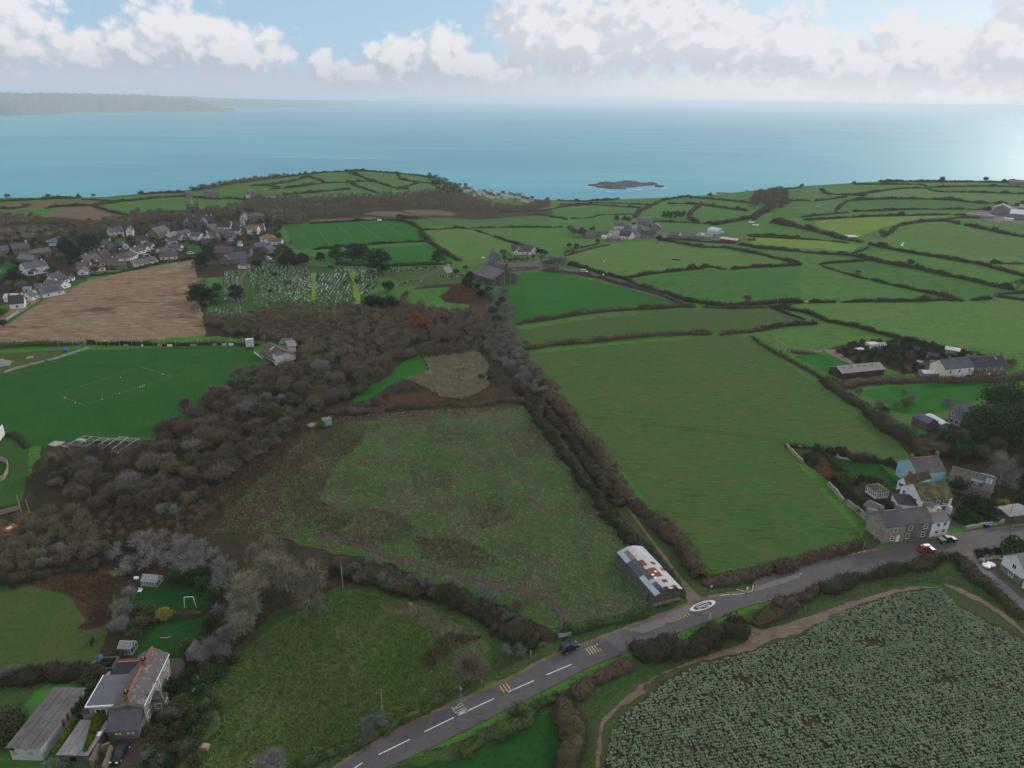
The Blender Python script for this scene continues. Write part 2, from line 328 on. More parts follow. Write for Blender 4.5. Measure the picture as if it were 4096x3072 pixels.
MT['asphalt_pale']=mat('asphalt_pale',(.150,.136,.136),[(.2,(.125,.112,.114),.42,.66),(3,(.17,.155,.152),.5,.72),(8,(.10,.09,.09),.54,.75)],bump=(8,.02,.5),rough=.85,spec=.25)
MT['tar']=mat('tar',(.060,.055,.060),[(1.0,(.075,.068,.072),.45,.7),(7,(.09,.082,.084),.55,.78)],bump=(8,.02,.5),rough=.8,spec=.25)
MT['white_line']=mat('white_line',(.60,.59,.56),[(1.6,(.33,.31,.30),.52,.66),(7,(.42,.40,.38),.55,.8)],rough=.7)
MT['yellow_line']=mat('yellow_line',(.50,.37,.13),[(1.6,(.26,.20,.12),.48,.66),(7,(.36,.28,.15),.5,.8)],rough=.7)
MT['gravel']=mat('gravel',(.20,.19,.18),[(.4,(.26,.25,.24),.45,.65),(4,(.13,.12,.115),.5,.7)],bump=(6,.04,.6),rough=.95)
# ------------------------------------------------------------------ land sheets that lie flush on the land
def sheet(name,pts,m,off,jag=0.0,kind='structure',step=None):
 """a patch of land with outline pts (world xy), cut along the land's own grid so that it lies flush, off metres above"""
 q=[Vector((p[0],p[1],0))for p in pts]
 if jag or step:
  step=step or max(jag*2.2,1.0);r=random.Random(len(q)*7+int(abs(q[0].x)));out=[]
  for a,b in zip(q,q[1:]+q[:1]):
   n=max(1,int((b-a).length/step));nv=Vector((-(b-a).y,(b-a).x,0)).normalized()if(b-a).length>0 else Vector((0,0,0))
   for k in range(n):out.append(a+(b-a)*(k/n)+nv*r.uniform(-jag,jag))
  q=out
 bm=bmesh.new();vs=[bm.verts.new(p)for p in q]
 for t in tessellate_polygon([q]):
  try:bm.faces.new([vs[i]for i in t])
  except ValueError:pass
 xs=[p.x for p in q];ys=[p.y for p in q];far=min(math.hypot(p.x,p.y)for p in q)>330 or max(math.hypot(p.x,p.y)for p in q)>330
 if far:
  def cut(co,no):bmesh.ops.bisect_plane(bm,geom=bm.verts[:]+bm.edges[:]+bm.faces[:],dist=1e-4,plane_co=co,plane_no=no)
  for i in range(int((min(xs)-GX0)//CELL)+1,int((max(xs)-GX0)//CELL)+1):cut((GX0+i*CELL,0,0),(1,0,0))
  for i in range(int((min(ys)-GY0)//CELL)+1,int((max(ys)-GY0)//CELL)+1):cut((0,GY0+i*CELL,0),(0,1,0))
  ds=[(p.x-GX0)-(p.y-GY0)for p in q]
  for i in range(int(min(ds)//CELL)+1,int(max(ds)//CELL)+1):cut((GX0+i*CELL,GY0,0),(1,-1,0))
 co=np.array([v.co[:]for v in bm.verts]);z=hz(co[:,0],co[:,1])+off
 for v,zz in zip(bm.verts,z):v.co.z=zz
 bmesh.ops.recalc_face_normals(bm,faces=bm.faces[:])
 for f in bm.faces:
  if f.normal.z<0:f.normal_flip()
 me=bpy.data.meshes.new(name);bm.to_mesh(me);bm.free()
 o=link(name,me,m)
 if kind:o['kind']=kind
 return o
_SN=[0]
def psheet(name,T,pts,m,off=.03,jag=.6):
 _SN[0]+=1;return sheet(name,[P(T(*p)).xy for p in pts],MT[m],off+.0006*(_SN[0]%60),jag)
def smooth_line(pts,it=2):
 for _ in range(it):
  o=[pts[0]]
  for a,b in zip(pts,pts[1:]):o+=[a*.75+b*.25,a*.25+b*.75]
  pts=o+[pts[-1]]
 return pts
def ribbon(name,line,w,m,off,jag=.1,kind='structure'):
 line=smooth_line([Vector(p).to_2d()if len(p)>2 else Vector(p)for p in line]);Lp,Rp=[],[]
 ws=w if isinstance(w,(list,tuple))else[w]*len(line)
 for i,p in enumerate(line):
  d=(line[min(i+1,len(line)-1)]-line[max(i-1,0)]).normalized();n=Vector((-d.y,d.x));ww=w/2+random.uniform(-jag,jag)
  Lp.append(p+n*ww);Rp.append(p-n*ww)
 return sheet(name,Lp+Rp[::-1],m,off,kind=kind)
def inside(poly,x,y):
 c=False;j=len(poly)-1
 for i in range(len(poly)):
  a,b=poly[i],poly[j]
  if(a[1]>y)!=(b[1]>y)and x<(b[0]-a[0])*(y-a[1])/(b[1]-a[1])+a[0]:c=not c
  j=i
 return c
def inside_np(poly,X,Y):
 c=np.zeros(len(X),bool);j=len(poly)-1
 for i in range(len(poly)):
  a,b=poly[i],poly[j]
  if a[1]!=b[1]:c^=((a[1]>Y)!=(b[1]>Y))&(X<(b[0]-a[0])*(Y-a[1])/(b[1]-a[1])+a[0])
  j=i
 return c
# ------------------------------------------------------------------ land, sea, far shore
def build_land():
 v=np.stack([_XX.ravel(),_YY.ravel(),HG.ravel()],1)
 i=(np.arange(GNY-1)[:,None]*GNX+np.arange(GNX-1)[None]).ravel()
 f=np.concatenate([np.stack([i,i+1,i+GNX+1],1),np.stack([i,i+GNX+1,i+GNX],1)])
 zc=v[f].mean(1)[:,2];f=f[zc>SEA_Z-7.5]
 o=link('ground',mesh_np('ground',v,f,smooth=True),MT['pasture']);o['kind']='structure'
build_land()
def sea_mat():
 m=bpy.data.materials.new('sea');m.use_nodes=True;nt=m.node_tree;N=nt.nodes;L=nt.links;b=N['Principled BSDF']
 g=N.new('ShaderNodeNewGeometry')
 def nz(sx,sy,rot,det=5):
  mp=N.new('ShaderNodeMapping');L.new(g.outputs['Position'],mp.inputs[0]);mp.inputs['Rotation'].default_value=(0,0,math.radians(rot));mp.inputs['Scale'].default_value=(sx,sy,1)
  n=N.new('ShaderNodeTexNoise');n.inputs['Scale'].default_value=1;n.inputs['Detail'].default_value=det;n.inputs['Roughness'].default_value=.6;L.new(mp.outputs[0],n.inputs['Vector']);return n.outputs['Fac']
 def rm(x,a,c):
  r=N.new('ShaderNodeMapRange');r.interpolation_type='SMOOTHSTEP';L.new(x,r.inputs['Value']);r.inputs['From Min'].default_value=a;r.inputs['From Max'].default_value=c;return r.outputs[0]
 def mx(f,a,c):
  x=N.new('ShaderNodeMix');x.data_type='RGBA';L.new(f,x.inputs[0])
  for q,k in((a,6),(c,7)):
   if isinstance(q,tuple):x.inputs[k].default_value=(*q,1)
   else:L.new(q,x.inputs[k])
  return x.outputs[2]
 c=mx(rm(nz(.0006,.0011,6),.40,.62),(.055,.335,.410),(.042,.265,.370))
 c=mx(rm(nz(.0009,.0040,4),.50,.66),c,(.070,.375,.440))
 c=mx(rm(nz(.030,.110,-12,6),.66,.80),c,(.22,.36,.42))
 L.new(c,b.inputs['Base Color']);b.inputs['Roughness'].default_value=.5;b.inputs['IOR'].default_value=1.33;b.inputs['Specular IOR Level'].default_value=.5
 bn=N.new('ShaderNodeBump');bn.inputs['Strength'].default_value=.9;bn.inputs['Distance'].default_value=4.0;L.new(nz(.020,.075,-14,4),bn.inputs['Height']);L.new(bn.outputs[0],b.inputs['Normal'])
 return m
def build_sea():
 n=96;vs=[(0,0,SEA_Z)];fs=[]
 rad=[400,2000,6000,16000,40000,62000]
 for r in rad:vs+=[(r*math.cos(2*PI*k/n),r*math.sin(2*PI*k/n),SEA_Z)for k in range(n)]
 for k in range(n):fs.append((0,1+k,1+(k+1)%n))
 for i in range(len(rad)-1):
  a,b=1+i*n,1+(i+1)*n
  for k in range(n):fs.append((a+k,b+k,b+(k+1)%n,a+(k+1)%n))
 me=bpy.data.meshes.new('sea');me.from_pydata(vs,[],fs);me.update()
 o=link('sea',me,sea_mat());o['kind']='structure'
build_sea()
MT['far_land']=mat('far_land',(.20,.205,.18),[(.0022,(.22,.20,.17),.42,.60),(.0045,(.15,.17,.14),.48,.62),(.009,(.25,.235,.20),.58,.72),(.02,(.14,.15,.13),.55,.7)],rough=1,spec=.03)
MT['sand']=mat('sand',(.42,.38,.31),[(.004,(.20,.18,.15),.45,.6)],rough=1)
def fnoise(x,seed):
 r=np.random.default_rng(seed);s=0
 for o in range(5):s=s+np.sin(x*(1.7**o)*6+r.uniform(0,6.3))*.5**o
 return s
def far_coast(name,shore,top,depth,seed):
 """shore, top: picture polylines (V); the shore stands on the sea, the skyline depth metres behind it"""
 xs=np.linspace(shore[0][0],shore[-1][0],150);rows=14;vs=[];sv=[]
 sy=np.interp(xs,[p[0]for p in shore],[p[1]for p in shore]);ty=np.interp(xs,[p[0]for p in top],[p[1]for p in top])
 ns=fnoise(xs*.02,seed)
 for i,x in enumerate(xs):
  s=on_z(V(x,sy[i]+ns[i]*.25),SEA_Z);u=Vector((s.x,s.y,0)).normalized();r0=math.hypot(s.x,s.y)
  d=ray(V(x,ty[i]));r1=r0+depth;zt=CAM_H+r1*d.z/math.hypot(d.x,d.y)+5*fnoise(np.array([x*.06]),seed+1)[0]
  zt=max(zt,SEA_Z+2)
  for j in range(rows):
   t=j/(rows-1);z=(SEA_Z-4)+(zt-SEA_Z+4)*(1-(1-t)**1.8)if t>0 else SEA_Z-4
   if 0<j<rows-1:z+=(zt-SEA_Z)*.07*math.sin(x*.09+j*1.9+seed)*math.sin(j*2.3+x*.031)
   if j==1:z=max(z,SEA_Z+10)
   r=r0+depth*t;vs.append((u.x*r,u.y*r,z))
  r=r1+900;vs.append((u.x*r,u.y*r,SEA_Z-4))
 R=rows+1;n=len(xs);fs=[(i*R+j,(i+1)*R+j,(i+1)*R+j+1,i*R+j+1)for i in range(n-1)for j in range(R-1)]
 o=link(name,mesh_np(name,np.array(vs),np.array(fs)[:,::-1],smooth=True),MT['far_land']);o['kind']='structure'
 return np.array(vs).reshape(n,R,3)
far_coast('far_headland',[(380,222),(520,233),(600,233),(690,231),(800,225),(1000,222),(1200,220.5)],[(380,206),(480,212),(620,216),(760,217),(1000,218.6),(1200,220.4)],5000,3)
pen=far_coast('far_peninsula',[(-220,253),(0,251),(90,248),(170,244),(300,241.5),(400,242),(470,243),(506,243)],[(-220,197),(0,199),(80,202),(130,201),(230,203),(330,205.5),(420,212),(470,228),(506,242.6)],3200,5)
def far_houses():
 mb=MB();r=random.Random(4)
 spots=[]
 for(x0,x1,j0,j1,n)in((0,30,2,6,20),(20,75,2,7,45),(75,110,3,8,16),(98,125,3,7,30),(30,110,6,11,20)):
  for _ in range(n):spots.append((r.uniform(x0,x1),r.uniform(j0,j1)))
 for(i,j)in spots:
  i=min(i+28,146);a=pen[int(i),int(j)];b=pen[int(i)+1,int(j)+1];p=a+(b-a)*r.random()
  mb.box(p[0]-r.uniform(5,9),p[0]+r.uniform(5,9),p[1]-6,p[1]+6,p[2]-12,p[2]+r.uniform(4,7))
 o=mb.build('far_village',mat('far_walls',(.44,.43,.42),rough=.9));tag(o,kind='stuff')
far_houses()
def beach():
 xs=np.linspace(92,470,60);sy=np.interp(xs,[92,170,300,400,470],[248.6,244.6,242.0,242.4,243.2]);q=[]
 for x,y in zip(xs,sy):q.append(on_z(V(x,y+.55),SEA_Z))
 w=[on_z(V(x,y-.45),SEA_Z)for x,y in zip(xs,sy)]
 vs=[(p.x,p.y,SEA_Z+.6)for p in q]+[(p.x,p.y,SEA_Z+7)for p in w];n=len(xs)
 o=link('beach',mesh_np('beach',np.array(vs),np.array([(i,i+1,n+i+1,n+i)for i in range(n-1)])),MT['sand']);o['kind']='structure'
beach()
MT['rock']=mat('rock',(.026,.025,.027),[(.05,(.040,.037,.036),.42,.62),(.4,(.014,.014,.016),.5,.7),(.9,(.07,.065,.06),.66,.8)],bump=(.25,1.2,.9),rough=.8,spec=.2)
def island(name,pts,hmax,seed):
 ps=[on_z(V(*p),SEA_Z)for p in pts];xs=[p.x for p in ps];ys=[p.y for p in ps];n=70,40;r=np.random.default_rng(seed)
 X,Y=np.meshgrid(np.linspace(min(xs)-8,max(xs)+8,n[0]),np.linspace(min(ys)-8,max(ys)+8,n[1]));poly=[(p.x,p.y)for p in ps]
 inn=inside_np(poly,X.ravel(),Y.ravel()).reshape(X.shape).astype(float);d=inn.copy()
 for _ in range(5):
  q=np.pad(d,1);d=(q[1:-1,1:-1]*2+q[:-2,1:-1]+q[2:,1:-1]+q[1:-1,:-2]+q[1:-1,2:])/6
 z=SEA_Z-2.5+d*hmax*(.55+.45*np.sin(X*.05+seed)*np.cos(Y*.07))+r.normal(0,hmax*.10,X.shape)*(d>.1)
 v=np.stack([X.ravel(),Y.ravel(),z.ravel()],1);i=(np.arange(n[1]-1)[:,None]*n[0]+np.arange(n[0]-1)[None]).ravel()
 f=np.stack([i,i+1,i+n[0]+1,i+n[0]],1);f=f[d.ravel()[i]>.06]
 o=link(name,mesh_np(name,v,f),MT['rock']);o['kind']='structure'
island('rocky_island',[(1268,401),(1300,396),(1330,394),(1370,393.5),(1405,394),(1424,398),(1400,402),(1378,403),(1350,409),(1318,408),(1290,405)],9,2)
island('rocky_islet',[(1413,402.5),(1422,400.5),(1434,401),(1434,404),(1422,405)],6,5)
def surf():
 m=mat('surf',(.07,.33,.42),[(.04,(.42,.56,.60),.50,.64),(.3,(.10,.34,.43),.5,.66)],rough=.6)
 for pts in([(1255,402),(1290,397),(1320,396),(1300,400),(1285,406),(1312,411),(1350,413),(1385,407),(1436,406),(1452,404),(1440,409),(1390,412),(1340,419),(1290,414),(1262,408)],):
  o=sheet('surf',[on_z(V(*p),SEA_Z).xy for p in pts],m,0,6)
  for v in o.data.vertices:v.co.z=SEA_Z+.5
surf()
# ------------------------------------------------------------------ patches of land (picture outlines)
def patches():
 psheet('woodland_floor',V,[(-60,520),(60,470),(200,470),(330,455),(450,450),(560,455),(640,440),(760,442),(900,452),(1010,440),(1100,448),(1190,452),(1200,470),(1060,480),(920,478),(820,470),(760,476),(610,486),(605,500),(625,545),(680,560),(640,575),(560,580),(480,600),(420,600),(390,560),(300,575),(200,590),(170,620),(80,640),(0,660),(-60,690)],'scrub',.02,2)
 psheet('scrubland',V,[(430,640),(470,690),(600,690),(830,668),(880,630),(1000,590),(1060,640),(1085,700),(1110,760),(1200,880),(1300,1040),(1215,890),(1150,862),(700,885),(560,1010),(420,1155),(470,1195),(600,1230),(700,1205),(820,1240),(1010,1300),(1130,1385),(1070,1420),(980,1340),(880,1290),(740,1275),(620,1310),(520,1400),(410,1470),(440,1560),(420,1659),(270,1659),(330,1500),(200,1400),(260,1330),(250,1240),(100,1245),(-60,1270),(-60,1110),(80,1010),(90,960),(140,960),(330,950),(400,900),(480,840),(590,780),(640,750),(560,735),(440,725),(0,745),(-60,750),(-60,738),(440,715)],'scrub',.02,1.5)
 psheet('scrubland',V,[(380,1170),(560,990),(690,870),(1165,845),(1230,880),(1400,1130),(1500,1290),(1210,1390),(1130,1400),(1000,1340),(700,1275),(600,1340),(430,1490),(330,1400),(300,1250)],'scrub',.012,1.5)
 psheet('lane_verge',V,[(1155,800),(1190,830),(1290,985),(1420,1140),(1495,1230),(1500,1290),(1470,1290),(1380,1170),(1270,1010),(1170,870)],'verge',.05,.4)
 psheet('woodland_floor',K2,[(-40,150),(260,165),(500,178),(740,155),(960,150),(1200,135),(1400,110),(1500,90),(1600,140),(1760,190),(2000,225),(2212,175),(2212,235),(1900,262),(1500,262),(1250,250),(1000,240),(760,300),(430,325),(240,375),(-40,340)],'scrub',.015,2)
 psheet('rough_verge',V,[(400,1500),(440,1470),(600,1320),(760,1255),(1000,1320),(1130,1390),(1215,1388),(1190,1405),(1000,1500),(880,1565),(705,1665),(380,1665)],'verge',.022,1)
 psheet('scrubland',V,[(130,955),(150,950),(140,1000),(110,1010),(90,1060),(60,1110),(-40,1120),(-40,1100),(70,1085),(95,1010),(110,965)],'scrub',.052,1)
 psheet('stubble_field',V,[(-60,755),(-60,735),(20,670),(60,650),(180,610),(260,590),(330,577),(420,560),(425,600),(430,650),(440,690),(445,725),(300,737),(150,740)],'stubble',.05,.8)
 psheet('far_stubble_field',V,[(-40,445),(60,437),(130,433),(220,432),(240,437),(150,443),(80,452),(-40,455)],'far_stubble',.06,.8)
 psheet('far_stubble_field',V,[(95,462),(150,447),(210,444),(250,455),(290,470),(300,476),(270,478),(180,474),(120,470)],'far_stubble',.06,.8)
 psheet('far_stubble_field',V,[(-40,468),(50,466),(70,478),(20,484),(-40,486)],'far_stubble',.06,.8)
 psheet('far_stubble_field',V,[(-40,500),(60,485),(130,490),(160,500),(80,512),(-40,520)],'far_stubble',.06,.8)
 psheet('meadow_strip',K2,[(430,335),(900,310),(1050,330),(820,340),(500,352)],'far_stubble',.06,.8)
 psheet('meadow_strip',K2,[(830,290),(900,270),(1100,270),(1230,300),(1080,312)],'far_stubble',.06,.8)
 psheet('meadow_strip',K2,[(1120,262),(1300,255),(1530,285),(1480,305),(1240,300)],'far_stubble',.06,.8)
 psheet('village_green',Z1,[(0,530),(130,520),(210,560),(160,640),(0,750),(-200,800),(-200,560)],'lush',.06,.5)
 psheet('village_green',Z2,[(600,690),(840,690),(860,760),(740,820),(640,720)],'lush',.06,.5)
 psheet('village_green',Z1,[(1450,210),(1700,180),(1740,220),(1560,250)],'lush',.06,.5)
 psheet('field_margin',Z1,[(1180,740),(1000,790),(840,880),(600,1010),(460,1110),(160,1290),(60,1340),(110,1370),(420,1160),(620,1030),(860,920),(1100,820)],'lush',.07,.4)
 psheet('field',V,[(612,488),(870,476),(905,492),(945,520),(700,537),(640,540)],'lush',.05,.5)
 psheet('field',V,[(665,556),(720,543),(940,527),(975,566),(850,570),(700,566)],'lush',.05,.5)
 psheet('field',V,[(1075,612),(1130,590),(1200,586),(1270,604),(1470,656),(1300,668),(1110,698),(1085,645)],'lush',.05,.5)
 psheet('field',V,[(1110,716),(1260,691),(1480,669),(1680,666),(1735,690),(1550,718),(1300,742),(1112,752)],'olive_flat',.05,.5)
 psheet('big_field',V,[(1113,768),(1300,748),(1590,724),(1610,726),(1640,748),(1800,855),(1965,982),(1950,990),(1830,975),(1750,960),(1690,962),(1720,1000),(1862,1160),(1840,1180),(1535,1235),(1495,1205),(1440,1130),(1330,1000),(1215,872),(1190,830),(1150,795)],'olive',.05,.5)
 psheet('field',K4,[(500,340),(900,345),(1450,330),(1600,335),(1200,385),(1170,400),(1060,430),(870,500),(760,490),(560,425)],'yellow_green',.05,.8)  # sun patch on this far field is painted in as brighter yellow grass
 psheet('field',K4,[(0,505),(300,515),(600,530),(880,570),(830,620),(500,600),(200,575),(0,560)],'yellow_green',.05,.8)  # left sunlit field, its sunlight likewise put into the grass colour
 psheet('field',K4,[(200,640),(560,590),(820,640),(800,675),(600,700),(440,710)],'pasture',.05,.8)
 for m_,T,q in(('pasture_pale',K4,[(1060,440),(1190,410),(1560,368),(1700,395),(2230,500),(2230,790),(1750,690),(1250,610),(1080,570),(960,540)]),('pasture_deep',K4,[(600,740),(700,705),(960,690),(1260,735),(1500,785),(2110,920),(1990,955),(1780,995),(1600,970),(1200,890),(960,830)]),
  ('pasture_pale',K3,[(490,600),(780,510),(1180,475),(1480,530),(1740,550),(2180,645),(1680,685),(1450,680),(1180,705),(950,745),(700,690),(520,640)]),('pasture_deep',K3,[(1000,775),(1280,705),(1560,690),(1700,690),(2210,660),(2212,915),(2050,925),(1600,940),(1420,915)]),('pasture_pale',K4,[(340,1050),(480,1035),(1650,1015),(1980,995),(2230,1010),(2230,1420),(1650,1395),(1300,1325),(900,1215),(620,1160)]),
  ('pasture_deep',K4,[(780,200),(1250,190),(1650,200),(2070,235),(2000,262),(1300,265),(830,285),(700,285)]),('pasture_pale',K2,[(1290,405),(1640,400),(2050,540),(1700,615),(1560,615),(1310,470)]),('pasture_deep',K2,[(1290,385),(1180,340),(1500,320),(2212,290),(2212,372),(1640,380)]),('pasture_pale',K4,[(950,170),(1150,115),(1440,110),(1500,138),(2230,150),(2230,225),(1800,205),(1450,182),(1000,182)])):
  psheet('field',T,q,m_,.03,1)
 psheet('allotment_paddock',K8,[(360,255),(560,230),(660,245),(870,340),(620,385),(520,330)],'lush',.06,.3)
 psheet('paddock',K8,[(940,520),(1300,490),(1900,455),(1900,560),(1700,690),(1260,720),(1150,690),(1100,640),(930,570)],'lush',.06,.5)
 psheet('rough_strip',K8,[(180,90),(300,170),(560,200),(540,215),(330,190),(200,120)],'dead_grass',.07,.4)
 psheet('allotments',K8,[(590,200),(800,150),(1000,130),(1300,130),(1560,200),(1900,260),(1860,290),(1480,320),(1420,390),(1240,400),(1080,330),(880,330)],'scrub',.06,.5)
 psheet('dirt_path',K8,[(585,200),(680,195),(870,330),(930,345),(880,350),(640,235)],'mud',.08,.3)
 psheet('road_bank',V,[(700,1659),(760,1620),(900,1540),(1000,1490),(1100,1440),(1200,1390),(1300,1352),(1480,1296),(1500,1310),(1240,1400),(1000,1500),(850,1590),(740,1659)],'verge',.055,.5)
 psheet('road_bank',V,[(1500,1225),(1540,1240),(1700,1205),(1850,1175),(1880,1140),(1905,1170),(1870,1205),(1700,1245),(1560,1285),(1500,1290)],'verge',.055,.4)
 psheet('road_bank',V,[(840,1659),(1000,1600),(1200,1500),(1400,1425),(1580,1355),(1760,1290),(1960,1225),(2090,1205),(2200,1290),(2212,1330),(2090,1240),(1900,1260),(1620,1370),(1400,1450),(1230,1520),(1000,1640)],'verge',.045,.5)
 psheet('rough_meadow',V,[(432,1153),(560,1020),(690,892),(900,880),(1150,868),(1200,930),(1330,1110),(1385,1190),(1470,1300),(1390,1322),(1205,1368),(1090,1310),(1000,1285),(830,1215),(700,1190),(560,1150)],'rough_grass',.04,.8)
 psheet('brown_patch',V,[(400,1165),(470,1085),(560,1000),(690,872),(760,895),(735,925),(700,960),(680,1000),(630,1050),(600,1100),(540,1140),(470,1160)],'plot_brown',.06,4)
 psheet('bracken_patch',V,[(690,895),(900,885),(1130,872),(1120,884),(900,900),(740,912)],'scrub',.06,.8)
 psheet('reed_bed',K6,[(1290,250),(1500,220),(1660,190),(1750,290),(1740,400),(1760,450),(1680,500),(1560,545),(1420,530),(1320,470),(1160,400),(1330,340)],'dead_grass',.05,1.0)
 psheet('wet_meadow',K6,[(760,585),(780,520),(900,440),(1040,370),(1120,270),(1240,230),(1290,270),(1310,340),(1130,400),(1010,460),(880,545)],'lush',.05,.8)
 psheet('bracken_patch',K6,[(1680,520),(1760,445),(1830,470),(1790,540)],'bracken',.06,.6)
 psheet('bracken_patch',K6,[(830,580),(940,520),(1160,520),(1180,500),(1330,520),(1480,540),(1300,575),(1000,590)],'bracken',.06,.8)
 psheet('wet_meadow',K2,[(1170,850),(1400,830),(1480,830),(1400,900),(1440,940),(1620,960),(1600,1030),(1380,1030),(1190,970),(1160,940)],'pasture',.05,.6)
 psheet('bracken_patch',K2,[(1480,810),(1560,800),(1640,850),(1740,900),(1700,940),(1500,940),(1390,900),(1480,850)],'bracken',.06,.6)
 psheet('bracken_patch',K2,[(1640,970),(1760,965),(1760,1010),(1660,1080),(1600,1060)],'bracken',.06,.6)
 psheet('cemetery_lawn',Z8,[(-20,600),(60,420),(130,160),(230,110),(430,105),(640,30),(900,60),(1200,80),(1480,90),(1800,100),(2040,130),(2090,300),(1900,440),(1860,510),(1790,570),(1480,600),(1200,600),(800,620),(560,680),(400,690),(0,735)],'cemetery_grass',.05,.5)
 psheet('cemetery_lawn',K2,[(950,690),(1380,670),(1490,720),(1560,740),(1560,800),(1300,815),(1100,820),(1060,770),(980,720)],'paddock',.05,.4)
 psheet('grass_path',Z8,[(1205,165),(1275,160),(1270,300),(1275,500),(1215,520),(1225,300)],'yellow_green',.08,.2)
 psheet('grass_path',Z8,[(1690,160),(1780,160),(1790,300),(1835,440),(1835,560),(1770,560),(1745,400),(1740,280)],'yellow_green',.08,.2)
 psheet('grass_path',Z8,[(1250,462),(1750,440),(1750,452),(1250,480)],'paddock',.08,.1)
 psheet('grass_path',Z8,[(330,620),(560,590),(780,600),(760,622),(560,640),(350,665)],'yellow_green',.08,.2)
 psheet('playing_field',V,[(-60,870),(0,808),(190,757),(330,752),(540,747),(575,790),(480,855),(390,910),(330,945),(230,945),(140,958),(60,968),(40,940),(-60,910)],'pitch',.05,.3)
 psheet('cricket_square',K5,[(430,505),(1048,312),(1262,382),(620,592)],'square',.08,.1)
 psheet('gravel_yard',K5,[(-60,215),(560,180),(650,168),(0,350),(-60,370)],'paddock',.05,.3)
 psheet('gravel_patch',K5,[(-60,240),(20,250),(90,270),(70,300),(-60,320)],'gravel',.08,.8)
 psheet('gravel_patch',K5,[(195,232),(250,232),(240,248),(200,250)],'gravel',.08,.4)
 psheet('verge',K5,[(-60,820),(60,790),(130,820),(210,900),(215,1000),(200,1130),(150,1350),(0,1400),(-60,1400)],'cemetery_grass',.05,.3)
 psheet('paddock',K9,[(-60,490),(230,475),(520,470),(700,600),(650,860),(600,1010),(430,1040),(0,1050),(-60,1020)],'paddock',.05,.5)
 psheet('bracken_patch',K9,[(200,520),(350,470),(560,440),(720,480),(700,640),(690,780),(560,790),(470,800),(560,740),(540,640),(420,590)],'bracken',.07,3.0)
 psheet('lawn',K9,[(820,560),(880,530),(1000,520),(1290,530),(1310,650),(1250,690),(1080,710),(830,690),(800,640)],'lawn',.05,.3)
 psheet('lawn',K9,[(870,760),(1260,720),(1230,860),(1140,980),(1040,980),(830,945)],'lawn',.05,.3)
 psheet('rough_strip',K9,[(-60,1130),(400,1120),(250,1160),(140,1280),(-60,1300)],'verge',.05,.4)
 psheet('rough_strip',K9,[(330,1340),(420,1350),(560,1320),(480,1400),(400,1540),(260,1600)],'verge',.05,.4)
 psheet('driveway',K9,[(690,1380),(900,1370),(960,1400),(880,1659),(600,1659),(650,1560),(730,1480)],'dark_mud',.06,.3)
 psheet('stone_terrace',K9,[(1040,985),(1130,980),(1150,1060),(1090,1130),(1020,1140)],'yard',.06,.2)
 psheet('tussock_field',V,[(390,1659),(440,1480),(520,1410),(600,1350),(700,1290),(760,1275),(880,1300),(1010,1340),(1060,1400),(1010,1460),(990,1490),(900,1545),(750,1640),(710,1659)],'tussock',.05,.8)
 psheet('bracken_patch',K10,[(1040,990),(1120,930),(1160,860),(1240,820),(1440,850),(1300,900),(1180,1000),(1100,1050)],'bracken',.07,.8)
 psheet('dead_grass_patch',K10,[(780,640),(980,640),(1100,700),(1000,720),(860,700)],'dead_grass',.07,.8)
 psheet('dead_grass_patch',K10,[(1060,760),(1200,760),(1340,830),(1160,880),(1080,840)],'dead_grass',.07,.8)
 psheet('dead_grass_patch',K10,[(510,790),(610,770),(640,830),(560,870)],'dead_grass',.07,.6)
 psheet('mossy_patch',K10,[(1040,1160),(1100,1130),(1095,1190),(1050,1210)],'yellow_green',.07,.4)
 psheet('crop_field',V,[(1170,1659),(1215,1500),(1290,1450),(1420,1405),(1600,1330),(1700,1290),(1850,1240),(2000,1215),(2100,1230),(2212,1290),(2330,1360),(2330,1700),(1170,1700)],'verge',.03,.4)
 psheet('crop_soil',K11,[(640,1700),(690,1420),(760,1330),(880,1230),(1010,1120),(1250,1010),(1500,950),(1700,880),(1900,840),(1900,1700)],'soil',.06,.4)
 psheet('crop_soil',K12,[(0,940),(300,860),(420,750),(600,680),(850,600),(1000,560),(1180,550),(1300,660),(1696,860),(1800,900),(1800,1700),(0,1700)],'soil',.065,.4)
 psheet('field_track',K11,[(620,1659),(630,1450),(660,1370),(740,1290),(900,1200),(880,1160),(1010,1080),(1200,1010),(1400,960),(1560,940),(1640,890),(1700,860),(1857,830),(1857,760),(1620,800),(1540,780),(1560,830),(1530,880),(1400,920),(1130,1020),(890,1130),(720,1270),(640,1360),(600,1500),(590,1659)],'mud',.09,.3)
 psheet('field_track',K12,[(-10,830),(200,780),(450,690),(700,610),(880,560),(1060,535),(1180,545),(1060,548),(900,580),(720,635),(500,720),(320,820),(100,880),(-10,940)],'mud',.095,.3)
 psheet('field_track',K12,[(1190,520),(1300,545),(1450,620),(1600,720),(1720,830),(1720,860),(1580,740),(1430,640),(1280,570)],'mud',.10,.3)
 psheet('meadow',K10,[(880,1659),(1050,1580),(1300,1500),(1500,1440),(1870,1340),(1870,1700),(880,1700)],'lawn',.05,.5)
 psheet('meadow',K11,[(-10,1420),(200,1330),(350,1320),(370,1659),(-10,1700)],'lawn',.055,.5)
 psheet('lawn',K8,[(690,1080),(880,1100),(1000,1090),(1110,1180),(1180,1260),(1170,1310),(960,1310),(860,1220),(780,1180)],'lawn',.06,.3)
 psheet('garden_ground',K8,[(250,960),(450,980),(620,1010),(760,1130),(860,1230),(960,1320),(1170,1320),(1160,1500),(960,1600),(800,1430),(600,1230),(420,1100)],'scrub',.05,.3)
 psheet('yard',K8,[(1440,1480),(1640,1500),(1700,1620),(1600,1640),(1480,1560)],'yard',.07,.2)
